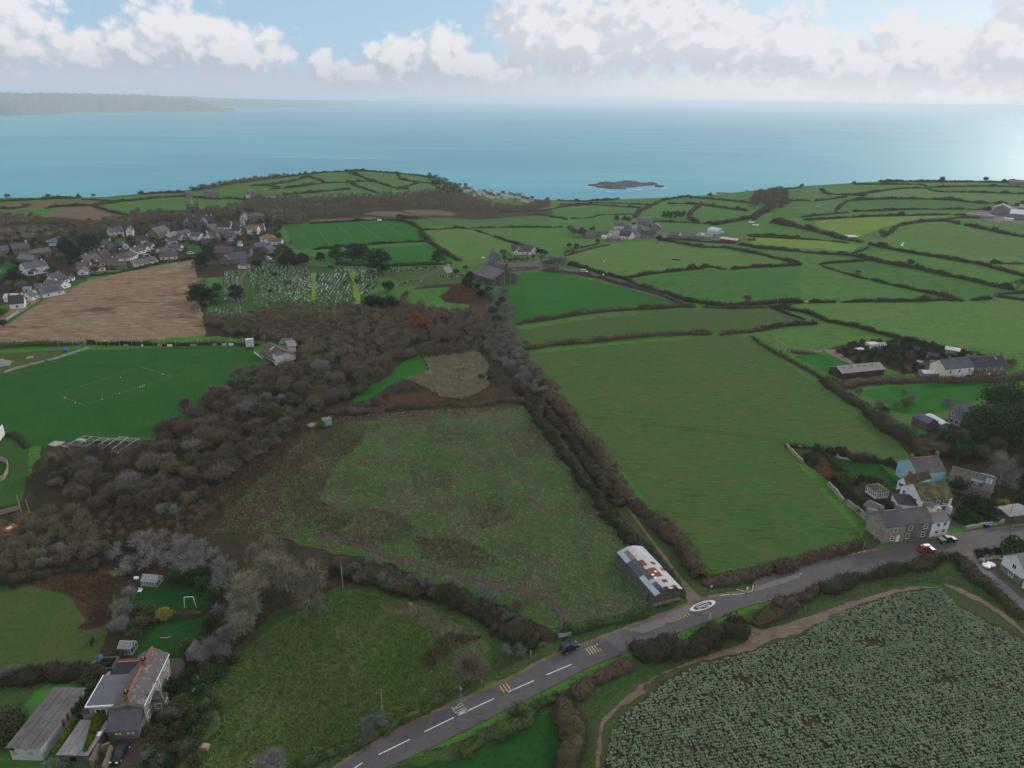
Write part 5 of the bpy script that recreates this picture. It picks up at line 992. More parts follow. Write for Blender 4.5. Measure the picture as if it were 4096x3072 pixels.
 trees('big',K1,[(1890,650,.62),(2090,640,.72),(2170,640,.6),(1500,380,.4)],'needles','evergreen_tree','dark evergreen around the buildings above the cemetery','tree','evergreens above the cemetery')
 trees('bush',K1,[(525,745,1.7)],'ivy','shrub','bright yellow green bush beside the bungalows','shrub')
 trees('round',K1,[(10,1010,.9)],'ivy','shrub','yellow green tree at the left edge below the white gabled house','tree')
 trees('round',K1,[(20,1090,.7)],'evergreen','shrub','dark green bush at the left end of the stubble field','shrub')
 vpoly=[(0,470),(330,420),(760,440),(1080,360),(1380,310),(1640,300),(1900,250),(2060,300),(2080,420),(2150,520),(2000,640),(1600,560),(1380,560),(1400,590),(1150,640),(700,740),(560,720),(420,740),(300,830),(130,920),(0,920)]
 pts=scatter(K1,vpoly,8.0,330,15);vb=[p for i,p in enumerate(pts)]
 for i,(x,y)in enumerate(vb):
  if i%4==0:tree('twiggy',(x,y),random.uniform(1.0,1.9),random.choice(tb),'bare_tree','small bare tree among the village houses','tree','bare trees in the village')
 mass('garden_bushes',[p for i,p in enumerate(vb)if i%4],['evergreen','needles','olive_leaf'],['bush'],.9,1.7)
 pts=scatter(K1,[(-60,480),(0,300),(200,330),(350,350),(600,380),(760,360),(960,330),(1000,280),(1380,310),(1300,330),(1100,370),(800,440),(500,470),(300,440),(0,500)],9,260,16)
 mass('village_wood',pts,tb+['needles'],['bare'],1.0,1.5)
 pts=scatter(K1,[(1480,280),(1700,250),(1900,210),(2100,230),(2212,200),(2212,370),(2080,370),(1950,290),(1760,290),(1700,320),(1560,300)],8,150,17)
 mass('village_wood',pts,tb+['needles'],['bare'],1.0,1.5)
 pts=scatter(K2,[(0,165),(260,175),(500,182),(750,160),(900,165),(1000,150),(1200,140),(1400,120),(1480,105),(1560,150),(1640,180),(1740,220),(2000,245),(2200,185),(2212,235),(1900,262),(1500,262),(1250,250),(1000,240),(700,235),(760,300),(430,320),(240,370),(0,330)],8,620,18)
 mass('valley_wood',pts,tb+['twig_purple'],['bare'],.8,1.25)
 pts=scatter(K3,[(1870,240),(1840,210),(1900,140),(1960,125),(2080,115),(2120,180),(2120,240),(2000,270),(1950,230)],8,110,19)
 mass('combe_wood',pts,tb,['bare'],1.1,1.7)
 pts=scatter(V,[(405,412),(500,396),(600,384),(640,381),(600,386),(500,400),(440,412)],5.5,70,20);mass('brow_wood',pts,tb,['bare'],.9,1.4)
 pts=scatter(V,[(920,382),(950,388),(985,402),(1000,420),(960,425),(930,400)],6,60,21);mass('brow_wood',pts,['needles','twig_brown'],['bare'],.9,1.5)
 pts=scatter(V,[(1540,418),(1580,412),(1640,410),(1660,420),(1600,424)],6,40,22);mass('brow_wood',pts,tb,['bare'],.7,1.1)
 trees('bare',Z4,[(100,180,1.7),(180,210,1.5),(60,150,1.5),(320,170,1.4),(250,230,1.3)],'twig_brown','bare_tree','big bare tree left of the white farmhouse','tree','bare trees left of the farm')
 trees('round',Z4,[(215,200,1.3),(1100,270,1.0)],'evergreen','evergreen_tree','dark evergreen close to the farm buildings','tree','evergreens at the farm')
 trees('round',Z4,[(50,350,.75),(130,355,.75)],'evergreen','evergreen_tree','one of two round dark trees in the field below the farm','tree','two round dark trees below the farm')
 trees('pine',Z4,[(600,70,.6),(690,75,.6),(740,80,.5)],'needles','pine_tree','small dark pine behind the farm','tree','small pines behind the farm')
 trees('round',Z4,[(1000,130,.7),(800,100,.7),(380,300,.7)],'needles','evergreen_tree','dark bush between the farm roofs','tree','dark bushes between the farm roofs')
 pts=scatter(K3,[(1195,290),(1360,285),(1365,310),(1310,325),(1195,320)],4.5,60,24)
 for x,y in pts:tree('tall',(x,y),random.uniform(.36,.5),'needles','young_pine','young dark pine in the small square plantation behind the farm','tree','young pines in the plantation')
 trees('bare',Z5,[(1990,400,1.5),(1900,330,1.3),(2080,380,1.2),(1780,400,1.0),(1720,330,1.0),(1850,400,1.0)],'twig_grey','bare_tree','bare grey tree at the bend of the farm lane','tree','bare trees at the lane bend')
 trees('bare',Z5,[(1060,330,.9),(1150,340,.9),(1250,340,.9),(1350,340,.9),(1030,230,1.0),(1450,330,.8),(1560,320,.8)],'twig_brown','bare_tree','brown hedge tree in front of the long white bungalow','tree','hedge trees by the bungalow')
 trees('round',Z5,[(1600,190,.9),(1690,200,.9),(1760,220,.8)],'needles','evergreen_tree','dark tree to the right of the long white bungalow','tree','dark trees right of the bungalow')
 for T,q,s,l in((K4,(1550,52),1.1,'dark round tree on the right skyline, left of three'),(K4,(1900,52),1.1,'dark round tree on the right skyline, middle of three'),(K4,(2050,62),.9,'dark round tree on the right skyline, nearest the far house')):
  tree('round',P(T(*q)),s,'needles','evergreen_tree',l,'tree')
 for T,q,s,l in((K4,(1060,490),1.2,'lone bare tree at the corner of the sunlit field'),(K4,(2160,915),1.3,'bare tree in a hedge at the right edge of the fields'),(K3,(1830,930),1.0,'small bare tree in the thick hedge below the wide striped field'),(K1,(360,175),1.0,'bare tree on the skyline at the left, second from the edge'),(K1,(690,165),.9,'bare round tree on the skyline above the green field'),(K1,(60,180),1.1,'bare tree clump on the skyline at the far left'),(K4,(870,800),.7,'small round tree in the hedge between the striped fields'),(K4,(1290,730),.8,'dark bush standing up out of the long middle hedge'),(K4,(1140,30),.6,'tiny wind bent tree on the right skyline'),(K3,(190,1260),.6,'small twiggy tree at the left end of the olive strip field')):
  tree('bare' if 'dark' not in l else 'round',P(T(*q)),s,'twig_brown' if 'dark' not in l else 'evergreen','bare_tree' if 'dark' not in l else 'evergreen_tree',l,'tree')
 for q,s,l in(((2060,600),1.3,'huge dark evergreen at the right edge below the terrace'),((1960,800),1.25,'huge dark evergreen in front of the grey stone house'),((2170,780),1.25,'huge dark evergreen at the right edge beside the bare wood'),((1640,930),.72,'broad dark evergreen beside the long grey workshop'),((1800,900),.55,'dark evergreen behind the workshop yard')):
  tree('big',crown_at('big',K8(*q),s),s,'evergreen','evergreen_tree',l,'tree')
 pts=scatter(K8,[(1480,1000),(1700,960),(1900,920),(2300,900),(2300,1350),(2150,1320),(1950,1100),(1800,1080),(1640,1100),(1530,1060)],4.6,60,26)
 for i,(x,y)in enumerate(pts):
  if i%2==0:tree('round',(x,y),random.uniform(.8,1.15),'evergreen','evergreen_tree','dark evergreen in the wood behind the blue house','tree','evergreens behind the blue house')
  else:tree('bare',(x,y),random.uniform(.8,1.1),'twig_brown','bare_tree','bare tree in the wood behind the blue house','tree','bare trees behind the blue house')
 tree('branchy',crown_at('branchy',K8(2060,1150),1.3),1.3,'twig_grey','bare_tree','bare tree with pale leaning trunk behind the long slate barn','tree',None,'bark_pale')
 for q,s,l in(((1690,1290),.85,'dark round evergreen between the blue house and the long barn'),((1800,1430),1.05,'large dark evergreen in front of the long slate barn'),((1930,1440),.8,'dark evergreen right of the large one before the slate barn'),((545,1000),.62,'dark bush with yellow top at the big field corner garden')):
  tree('round',crown_at('round',K8(*q),s),s,'evergreen','evergreen_tree',l,'tree')
 trees('bush',K8,[(760,1240,1.5)],'ivy','shrub','clipped yellow green bush in the blue house garden','shrub')
 trees('twiggy',K8,[(620,1200,1.5)],'twig_rust','shrub','reddish twiggy bush left of the yellow green one','shrub')
 trees('bush',K8,[(980,1260,1.1),(1040,1270,.9),(900,1230,.8)],'hedge_green','shrub','green bush on the lawn below the blue house','shrub','bushes on the blue house lawn')
 trees('bush',K8,[(460,1060,.9),(520,1100,.9),(680,1160,.9),(860,1260,.8),(720,1290,.8),(800,1350,.9),(880,1440,1.0),(760,1310,.7),(1000,1480,.9),(1120,1450,.9),(900,1500,.8),(1060,1430,.8),(680,1240,.7),(840,1390,.8)],'evergreen','shrub','dark shrub in the long garden beside the stone wall','shrub','shrubs in the walled garden')
 trees('bush',K8,[(1700,1500,1.1),(1750,1540,1.1),(1820,1560,1.0),(1900,1500,1.2),(1960,1560,1.0),(1680,1560,.9),(2030,1480,1.1),(2160,1300,1.3),(2180,1400,1.3),(1760,1590,.8)],'evergreen','shrub','dark shrub in the garden right of the white house drive','shrub','shrubs right of the drive')
 trees('bush',K8,[(2050,1440,.9)],'yellow_leaf','shrub','yellowish bush below the round gable window','shrub')
 trees('bush',K12,[(1645,300,2.0)],'hedge_green','shrub','round bright green bush at the roadside by the white gabled building','shrub')
 trees('bush',K12,[(1420,330,.8),(1470,320,.8),(1530,315,.8),(1590,305,.7)],'hedge_dark','shrub','low bush on the bank above the rubble heap','shrub','bushes above the rubble heap')
 pts=scatter(K8,[(800,150),(1000,140),(1300,130),(1560,210),(1700,260),(1480,310),(1420,400),(1240,400),(1080,330),(900,320),(700,220)],3.3,95,27)
 for i,(x,y)in enumerate(pts):tree('bush',(x,y),random.uniform(.6,1.1),random.choice(['evergreen','olive_leaf','evergreen','hedge_green']),'shrub','rough green bush in the allotments','shrub','bushes in the allotments')
 trees('bare',K8,[(1810,250,.6),(1650,200,.6),(1330,110,.5),(1480,150,.5),(2120,300,.95),(1960,260,.5),(1350,190,.6),(1290,260,.7)],'twig_brown','bare_tree','bare brown tree around the allotments and terrace','tree','bare trees round the terrace')
 trees('bare',K8,[(1040,640,.8),(1180,660,.6),(800,550,.6),(880,540,.6),(1610,610,.7),(1300,600,.6)],'twig_grey','bare_tree','rounded greyish bush around the paddock above the workshop','shrub','rounded bushes round the paddock')
 trees('bare',K8,[(1270,620,.85)],'twig_brown','shrub','rounded brown bush standing in the paddock','shrub')
 trees('twiggy',K8,[(1250,530,.9)],'twig_pale','shrub','pale feathery bush just behind the brown one in the paddock','shrub')
 trees('round',K8,[(1090,690,.6)],'evergreen','evergreen_tree','dark ivy bush in the hedge left of the paddock','shrub')
 trees('round',K11,[(1460,760,.75)],'hedge_dark','tree','tall dark bush at the roadside by the crop field entrance','tree')
 mass('lane_head_scrub',scatter(K2,[(1640,1200),(1760,1010),(1800,900),(1760,830),(1880,850),(1960,1050),(1940,1200),(1900,1290)],3.4,60,28),['twig_grey','twig_brown'],['twiggy'],1.0,1.7)
 mass('garden_scrub',scatter(K9,[(-40,360),(0,180),(120,120),(330,90),(520,60),(560,150),(620,300),(560,380),(320,420),(0,460)],3.2,120,29),tb,['twiggy'],1.0,1.6)
 mass('garden_scrub',scatter(K9,[(700,300),(1000,250),(1200,250),(1400,380),(1500,560),(1560,690),(1500,780),(1330,760),(1290,640),(1300,520),(1000,450),(780,470)],3.2,90,30),['twig_grey','twig_brown','evergreen'],['twiggy'],1.0,1.6)
 mass('garden_scrub',scatter(K9,[(500,30),(1000,60),(1400,10),(1200,180),(1000,240),(700,240),(560,160)],2.6,150,31),['twig_brown','hedge_brown','twig_grey'],['twiggy'],.5,.95)
 mass('garden_scrub',scatter(K9,[(0,1320),(120,1330),(60,1450),(0,1560)],2.2,30,32),['olive_leaf','hedge_brown'],['bush'],.6,1.0)
woods()
# ---- ground cover
def tufts(name,T,poly,n,mats,size,wid,seed,blades=3):
 ps=[P(T(*q))for q in poly];pl=[(p.x,p.y)for p in ps];r=np.random.default_rng(seed);xs=[p[0]for p in pl];ys=[p[1]for p in pl]
 X=r.uniform(min(xs),max(xs),n*3);Y=r.uniform(min(ys),max(ys),n*3);k=inside_np(pl,X,Y)
 dn=.5+.5*np.sin(X*.21+seed)*np.cos(Y*.17+seed)+.3*np.sin(X*.055+Y*.09);k&=r.random(len(X))<np.clip(.35+.6*dn,.1,1);X,Y=X[k][:n],Y[k][:n];n=len(X)
 c=np.repeat(np.stack([X,Y,hz(X,Y)+.02],1),blades,0);c[:,:2]+=r.normal(0,size*.22,(len(c),2))
 v,f=slivers(c,size*np.repeat(r.uniform(.6,1.3,n),blades),wid,r,up=1.1)
 patch=(np.sin(X*.11+seed)*np.cos(Y*.09)+r.normal(0,.7,n));mi=np.repeat(np.clip(np.digitize(patch,np.linspace(-.5,.6,len(mats)+1)[1:-1]),0,len(mats)-1),blades)
 o=link(name,mesh_np(name,v,f,mi=mi),[MT[m]for m in mats]);tag(o,kind='stuff');return o
def ground_cover():
 plot=[(450,1150),(570,1030),(700,905),(900,888),(1150,876),(1200,930),(1330,1110),(1380,1190),(1460,1300),(1390,1318),(1205,1355),(1090,1300),(1000,1278),(830,1208),(700,1180),(560,1145)]
 tufts('meadow_grass',V,plot,50000,['tuft_dry','tuft_green','tuft_green'],.55,.13,3)
 tufts('dead_stalks',V,[(430,1155),(560,1020),(690,890),(800,900),(780,960),(720,1010),(690,1080),(760,1120),(720,1160),(640,1165),(560,1150)],13000,['tuft_brown','tuft_green','tuft_brown','tuft_dry','tuft_brown'],.6,.14,4)
 tufts('scrub_stalks',V,[(380,1160),(540,1000),(690,875),(700,890),(560,1030),(440,1165)],4000,['tuft_brown','tuft_dry','tuft_green'],.9,.16,44)
 tufts('scrub_stalks',V,[(120,1120),(330,1110),(420,1095),(520,1015),(600,965),(640,930),(560,1010),(400,1160),(250,1190)],6000,['tuft_brown','tuft_dry','tuft_brown'],.9,.16,45)
 tufts('verge_stalks',V,[(760,1640),(900,1550),(1000,1495),(1100,1440),(1190,1390),(1130,1400),(1060,1430),(990,1490),(900,1545),(750,1640)],3500,['tuft_brown','tuft_dry','tuft_green'],.7,.14,46)
 for k,(poly,n)in enumerate((([(690,1125),(790,1095),(860,1110),(910,1150),(820,1185),(740,1175)],1900),([(1000,1085),(1080,1065),(1110,1120),(1040,1145)],900),([(1230,1020),(1290,1050),(1315,1125),(1250,1105)],900),([(890,1160),(1000,1165),(1100,1220),(1000,1235),(910,1205)],1900),([(760,900),(950,890),(940,915),(780,930)],700),([(880,1010),(960,1000),(980,1050),(900,1060)],700),([(1090,930),(1160,920),(1180,980),(1120,990)],600))):
  tufts('dead_stalks',V,poly,n,['tuft_brown','tuft_dry'],.6,.12,40+k)
 tufts('tussock_grass',V,[(400,1659),(445,1480),(525,1410),(605,1350),(705,1290),(770,1278),(880,1305),(1010,1345),(1050,1400),(1000,1460),(980,1490),(900,1540),(750,1630),(700,1659)],17000,['tuft_pale','tuft_green','tuft_pale','tuft_dry'],.55,.18,5,6)
 tufts('bracken_stalks',K10,[(1040,990),(1120,930),(1160,860),(1240,820),(1440,850),(1300,900),(1180,1000),(1100,1050)],1800,['tuft_brown'],.7,.12,6)
 tufts('dead_stalks',K10,[(780,640),(980,640),(1340,800),(1300,840),(1060,790),(860,700)],2200,['tuft_dry'],.75,.12,7)
 tufts('reeds',K6,[(1290,250),(1500,220),(1660,190),(1750,290),(1740,400),(1760,450),(1680,500),(1560,545),(1420,530),(1320,470),(1160,400),(1330,340)],9000,['reed'],1.2,.30,8,4)
 tufts('bracken_stalks',K9,[(160,520),(350,460),(560,440),(720,480),(700,640),(690,780),(560,790),(470,800),(560,740),(540,640),(420,590)],6000,['tuft_brown'],.5,.12,9)
 tufts('scrub_stalks',K9,[(480,60),(1000,40),(1420,20),(1200,220),(1000,240),(700,240),(560,160)],7000,['tuft_brown','tuft_dry','tuft_brown'],.8,.13,10)
 tufts('verge_grass',K11,[(430,1200),(700,1060),(900,990),(1200,930),(1500,880),(1560,800),(1540,860),(1400,900),(1100,1000),(880,1110),(700,1220),(600,1330),(560,1659),(440,1659)],6000,['tuft_green','tuft_dry','tuft_green'],.4,.1,11)
 tufts('verge_grass',K12,[(20,760),(330,620),(700,510),(1100,430),(1280,430),(1500,620),(1696,760),(1600,700),(1300,540),(1060,510),(800,560),(500,640),(250,740),(20,800)],5000,['tuft_green','tuft_green','tuft_dry'],.4,.1,12)
 tufts('bracken_stalks',K2,[(1480,810),(1560,800),(1640,850),(1740,900),(1700,940),(1500,940),(1390,900),(1480,850)],2500,['tuft_brown'],.9,.2,13)
ground_cover()
def crop():
 """the winter crop: leafy heads in rows, the 300 nearest as objects and the rest as one"""
 polys=[[P(K11(*q))for q in[(640,1700),(700,1420),(780,1320),(900,1240),(1030,1130),(1260,1020),(1500,960),(1720,890),(1900,850),(1900,1700)]],[P(K12(*q))for q in[(0,945),(300,870),(430,760),(600,690),(850,608),(1000,568),(1180,556),(1290,670),(1696,880),(1800,920),(1800,1700),(0,1700)]]]
 a,b=P(K12(200,1050)).xy,P(K12(1500,880)).xy;u=(b-a).normalized();n=Vector((-u.y,u.x));r=np.random.default_rng(21)
 i,j=np.meshgrid(np.arange(-140,240),np.arange(-120,150));s=i*.56+r.uniform(-.2,.2,i.shape);t=j*.66+r.uniform(-.09,.09,i.shape)
 o0=P(K12(600,1000)).xy;X=(o0.x+u.x*s+n.x*t).ravel();Y=(o0.y+u.y*s+n.y*t).ravel()
 k=np.zeros(len(X),bool)
 for pl in polys:k|=inside_np([(p.x,p.y)for p in pl],X,Y)
 gap=np.sin(X*.31+2)*np.cos(Y*.27+1)+.6*np.sin(X*.11+Y*.17)+.5*np.sin(t.ravel()*1.05+.5*np.sin(s.ravel()*.06));k&=(gap+r.normal(0,.35,len(X))>-1.75)&(r.random(len(X))<.93)
 X,Y=X[k],Y[k];d=np.hypot(X,Y);order=np.argsort(d);X,Y=X[order],Y[order]
 rr=random.Random(5)
 def head(seed):
  q=random.Random(seed);vs,fs,mi=[],[],[]
  for m in range(11):
   an=2*PI*m/11*1.62+q.uniform(-.3,.3);L=q.uniform(.26,.46);up=q.uniform(.10,.42)if m%3 else q.uniform(.30,.55);w=q.uniform(.07,.12);dx,dy=math.cos(an),math.sin(an)
   p0=(dx*.03,dy*.03,.05);p1=(dx*L*.55-dy*w,dy*L*.55+dx*w,up);p2=(dx*L,dy*L,up*.72);p3=(dx*L*.55+dy*w,dy*L*.55-dx*w,up)
   b=len(vs);vs+=[p0,p1,p2,p3];fs+=[(b,b+1,b+2),(b,b+2,b+3)];c=1 if q.random()<.16 else 0;mi+=[c,c]
  return np.array(vs,float),np.array(fs),np.array(mi)
 hs=[head(s)for s in range(6)];ms=[]
 for v,f,mi in hs:
  me=mesh_np('leaves',v,f,mi=mi);me.materials.append(MT['crop_leaf']);me.materials.append(MT['crop_old_leaf']);ms.append(me)
 ok=[m for m in range(len(X))if 0<proj((X[m],Y[m],.3))[0]<IW and 0<proj((X[m],Y[m],.3))[1]<IH-30][:300]if len(X)else[]
 ind=set(ok)
 for m in ok:
  e=bpy.data.objects.new('cabbage_plant',ms[m%6]);C.objects.link(e);e.location=(X[m],Y[m],float(hz(X[m],Y[m]))+.07);e.rotation_euler=(0,0,rr.uniform(0,6.28));sc=rr.uniform(.65,1.15);e.scale=(sc,sc,sc)
  tag(e,'grey green leafy cabbage plant in the nearest rows of the crop field','plant','cabbage plants in the crop field')
 vs,fs,mi=[],[],[];kk=0
 for m in range(len(X)):
  if m in ind:continue
  v,f,q=hs[m%6];a=rr.uniform(0,6.28);s=rr.uniform(.65,1.15);ca,sa=math.cos(a)*s,math.sin(a)*s
  vs.append(np.stack([v[:,0]*ca-v[:,1]*sa+X[m],v[:,0]*sa+v[:,1]*ca+Y[m],v[:,2]*s+.07],1));fs.append(f+kk);kk+=len(v);mi.append(q)
 o=link('cabbage_crop',mesh_np('cabbage_crop',np.concatenate(vs),np.concatenate(fs),mi=np.concatenate(mi)),[MT['crop_leaf'],MT['crop_old_leaf']]);tag(o,kind='stuff')
 print('crop',len(X))
crop()
# ------------------------------------------------------------------ buildings
MT['white_wall']=mat('white_wall',(.70,.70,.69),[(.5,(.58,.58,.57),.5,.72),(3,(.62,.62,.60),.5,.75)],rough=.85)
MT['cream_wall']=mat('cream_wall',(.66,.60,.44),[(.5,(.56,.51,.38),.5,.72)],rough=.85)
MT['blue_wall']=mat('blue_wall',(.30,.47,.52),[(.4,(.25,.41,.46),.45,.7),(3,(.34,.50,.54),.5,.75)],rough=.85)
MT['teal_wall']=mat('teal_wall',(.22,.48,.50),[(.5,(.18,.42,.44),.5,.72)],rough=.8)
MT['grey_render']=mat('grey_render',(.24,.23,.22),[(.5,(.18,.175,.165),.45,.7),(3,(.28,.27,.26),.5,.75)],rough=.9)
MT['stone_light']=stone_mat('stone_light',(.36,.32,.26),(.24,.22,.18),(.40,.37,.32))
MT['stone_grey']=stone_mat('stone_grey',(.24,.225,.20),(.15,.14,.125),(.28,.265,.24))
MT['stone_brown']=stone_mat('stone_brown',(.22,.175,.13),(.13,.11,.09),(.25,.22,.18))
MT['stone_dark']=stone_mat('stone_dark',(.125,.115,.10),(.07,.066,.058),(.15,.14,.125),scale=1.7)
MT['tower_stone']=stone_mat('tower_stone',(.165,.14,.115),(.105,.092,.08),(.18,.16,.135),scale=1.0)
def roofmat(name,base,alt,dark,moss=None,lo=.55,rows=2.4):
 ls=[(.35,alt,.42,.66),(1.4,dark,.52,.74),(3.0,tuple(q*1.25 for q in base),.55,.76)]
 if moss:ls.append((.55,moss,lo,lo+.12))
 MT[name]=mat(name,base,ls,bump=(4.0,.05,.6),rough=.75,spec=.25)
roofmat('slate',(.085,.085,.098),(.11,.108,.118),(.055,.056,.066));roofmat('slate_blue',(.075,.085,.115),(.095,.105,.135),(.05,.056,.075))
roofmat('slate_brown',(.105,.092,.086),(.135,.120,.110),(.066,.058,.056));roofmat('slate_dark',(.040,.040,.048),(.055,.054,.062),(.026,.027,.033))
roofmat('slate_pale',(.165,.160,.162),(.21,.20,.20),(.11,.108,.11));roofmat('tile_brown',(.085,.064,.054),(.11,.084,.068),(.055,.043,.038))
roofmat('moss_roof',(.060,.052,.036),(.085,.075,.04),(.036,.032,.024),(.12,.125,.03),.48);roofmat('lichen_roof',(.17,.125,.06),(.30,.19,.05),(.09,.07,.05))
roofmat('felt_wet',(.085,.088,.108),(.10,.103,.125),(.066,.068,.082));MT['felt_wet'].node_tree.nodes['Principled BSDF'].inputs['Roughness'].default_value=.22
MT['felt_wet'].node_tree.nodes['Principled BSDF'].inputs['Specular IOR Level'].default_value=.35
roofmat('sheet_grey',(.20,.195,.19),(.25,.24,.235),(.13,.127,.125));roofmat('sheet_pale',(.46,.47,.49),(.55,.56,.58),(.33,.33,.34));roofmat('sheet_dark',(.105,.098,.096),(.135,.125,.12),(.07,.066,.066),(.16,.115,.095),.6)
MT['rust_sheet']=mat('rust_sheet',(.20,.062,.028),[(.8,(.26,.085,.038),.45,.68),(3,(.13,.045,.025),.5,.74)],bump=(5,.03,.5),rough=.85)
MT['white_rust']=mat('white_rust',(.43,.42,.42),[(.5,(.33,.16,.10),.56,.66),(1.6,(.52,.52,.53),.45,.7),(2.2,(.30,.12,.07),.64,.74)],bump=(4,.03,.5),rough=.7)
MT['galv']=mat('galv',(.31,.35,.40),[(.6,(.42,.45,.50),.45,.68),(2.5,(.30,.33,.38),.5,.72),(1.2,(.36,.26,.20),.66,.76)],bump=(4,.03,.5),rough=.55,spec=.4)
MT['slate_patch']=mat('slate_patch',(.070,.078,.090),[(1.2,(.10,.11,.125),.45,.7),(4,(.04,.045,.052),.5,.72)],bump=(5,.03,.5),rough=.7)
MT['mossy_sheet']=mat('mossy_sheet',(.16,.15,.10),[(.8,(.22,.20,.14),.45,.68),(3,(.12,.07,.04),.56,.72)],bump=(5,.03,.5),rough=.85)
MT['board']=mat('board',(.085,.080,.074),[(.35,(.14,.132,.122),.45,.68),(1.2,(.045,.042,.040),.5,.72),(1.6,(.22,.21,.195),.60,.74)],rough=.9)
MT['wood_dark']=mat('wood_dark',(.060,.040,.030),[(.8,(.085,.058,.042),.45,.68),(3,(.036,.026,.020),.5,.74)],rough=.85)
MT['wood_pale']=mat('wood_pale',(.30,.25,.19),[(.8,(.37,.31,.24),.45,.68)],rough=.85)
MT['white_paint']=mat('white_paint',(.78,.78,.77),rough=.5);MT['glass_dark']=mat('glass_dark',(.022,.026,.034),rough=.12,spec=.5)
MT['glass_pale']=mat('glass_pale',(.20,.25,.31),[(.9,(.30,.36,.42),.45,.7)],rough=.12,spec=.6);MT['solar']=mat('solar',(.030,.045,.095),[(.8,(.05,.075,.15),.45,.7)],rough=.15,spec=.5)
MT['brick']=mat('brick',(.26,.095,.055),[(1.5,(.33,.13,.08),.45,.7),(5,(.18,.07,.045),.5,.75)],rough=.9);MT['ridge_red']=mat('ridge_red',(.33,.105,.055),[(1.5,(.40,.15,.085),.45,.7),(4,(.24,.08,.05),.5,.75)],rough=.85)
MT['ridge_grey']=mat('ridge_grey',(.16,.155,.15),[(2,(.22,.21,.20),.45,.7)],rough=.9);MT['pot']=mat('pot',(.34,.24,.15),rough=.9)
MT['green_paint']=mat('green_paint',(.085,.14,.12),rough=.6);MT['dark_void']=mat('dark_void',(.012,.011,.011),rough=1);MT['orange_paint']=mat('orange_paint',(.45,.12,.05),rough=.6);MT['pale_blue_paint']=mat('pale_blue_paint',(.40,.62,.70),rough=.6)
MT['concrete']=mat('concrete',(.30,.285,.26),[(.8,(.36,.345,.32),.45,.7),(4,(.23,.22,.20),.5,.75)],rough=.95)
MT['steel']=mat('steel',(.36,.37,.38),rough=.5,spec=.5);MT['black_paint']=mat('black_paint',(.02,.02,.022),rough=.5)
_WM={}
def win_mesh(w,h,far,kind):
 k=(round(w,2),round(h,2),far,kind)
 if k in _WM:return _WM[k]
 f=MB();b=.09
 if far:f.box(-w/2-b,w/2+b,-.05,0,-h/2-b,h/2+b);p=MB().box(-w/2,w/2,-.065,-.045,-h/2,h/2)
 else:
  f.box(-w/2-b,w/2+b,-.06,0,h/2,h/2+b);f.box(-w/2-b*1.6,w/2+b*1.6,-.12,0,-h/2-b,-h/2);f.box(-w/2-b,-w/2,-.06,0,-h/2,h/2);f.box(w/2,w/2+b,-.06,0,-h/2,h/2)
  if kind=='sash':f.box(-w/2,w/2,-.05,0,-.04,.04)
  else:f.box(-.04,.04,-.05,0,-h/2,h/2)
  p=MB().box(-w/2,w/2,-.02,.01,-h/2,h/2)
 _WM[k]=(f.mesh('window'),p.mesh('pane'));return _WM[k]
_MC={}
def with_mat(me,m):
 k=(me.name,m.name)
 if k not in _MC:c=me.copy();c.materials.clear();c.materials.append(m);_MC[k]=c
 return _MC[k]
def window(parent,pos,rz,w,h,far=False,kind='sash',frame='white_paint',glass='glass_dark',name='window'):
 f,p=win_mesh(w,h,far,kind);o=bpy.data.objects.new(name,with_mat(f,MT[frame]));C.objects.link(o);o.parent=parent;o.location=pos;o.rotation_euler=(0,0,rz)
 q=bpy.data.objects.new('pane',with_mat(p,MT[glass]));C.objects.link(q);q.parent=o;return o
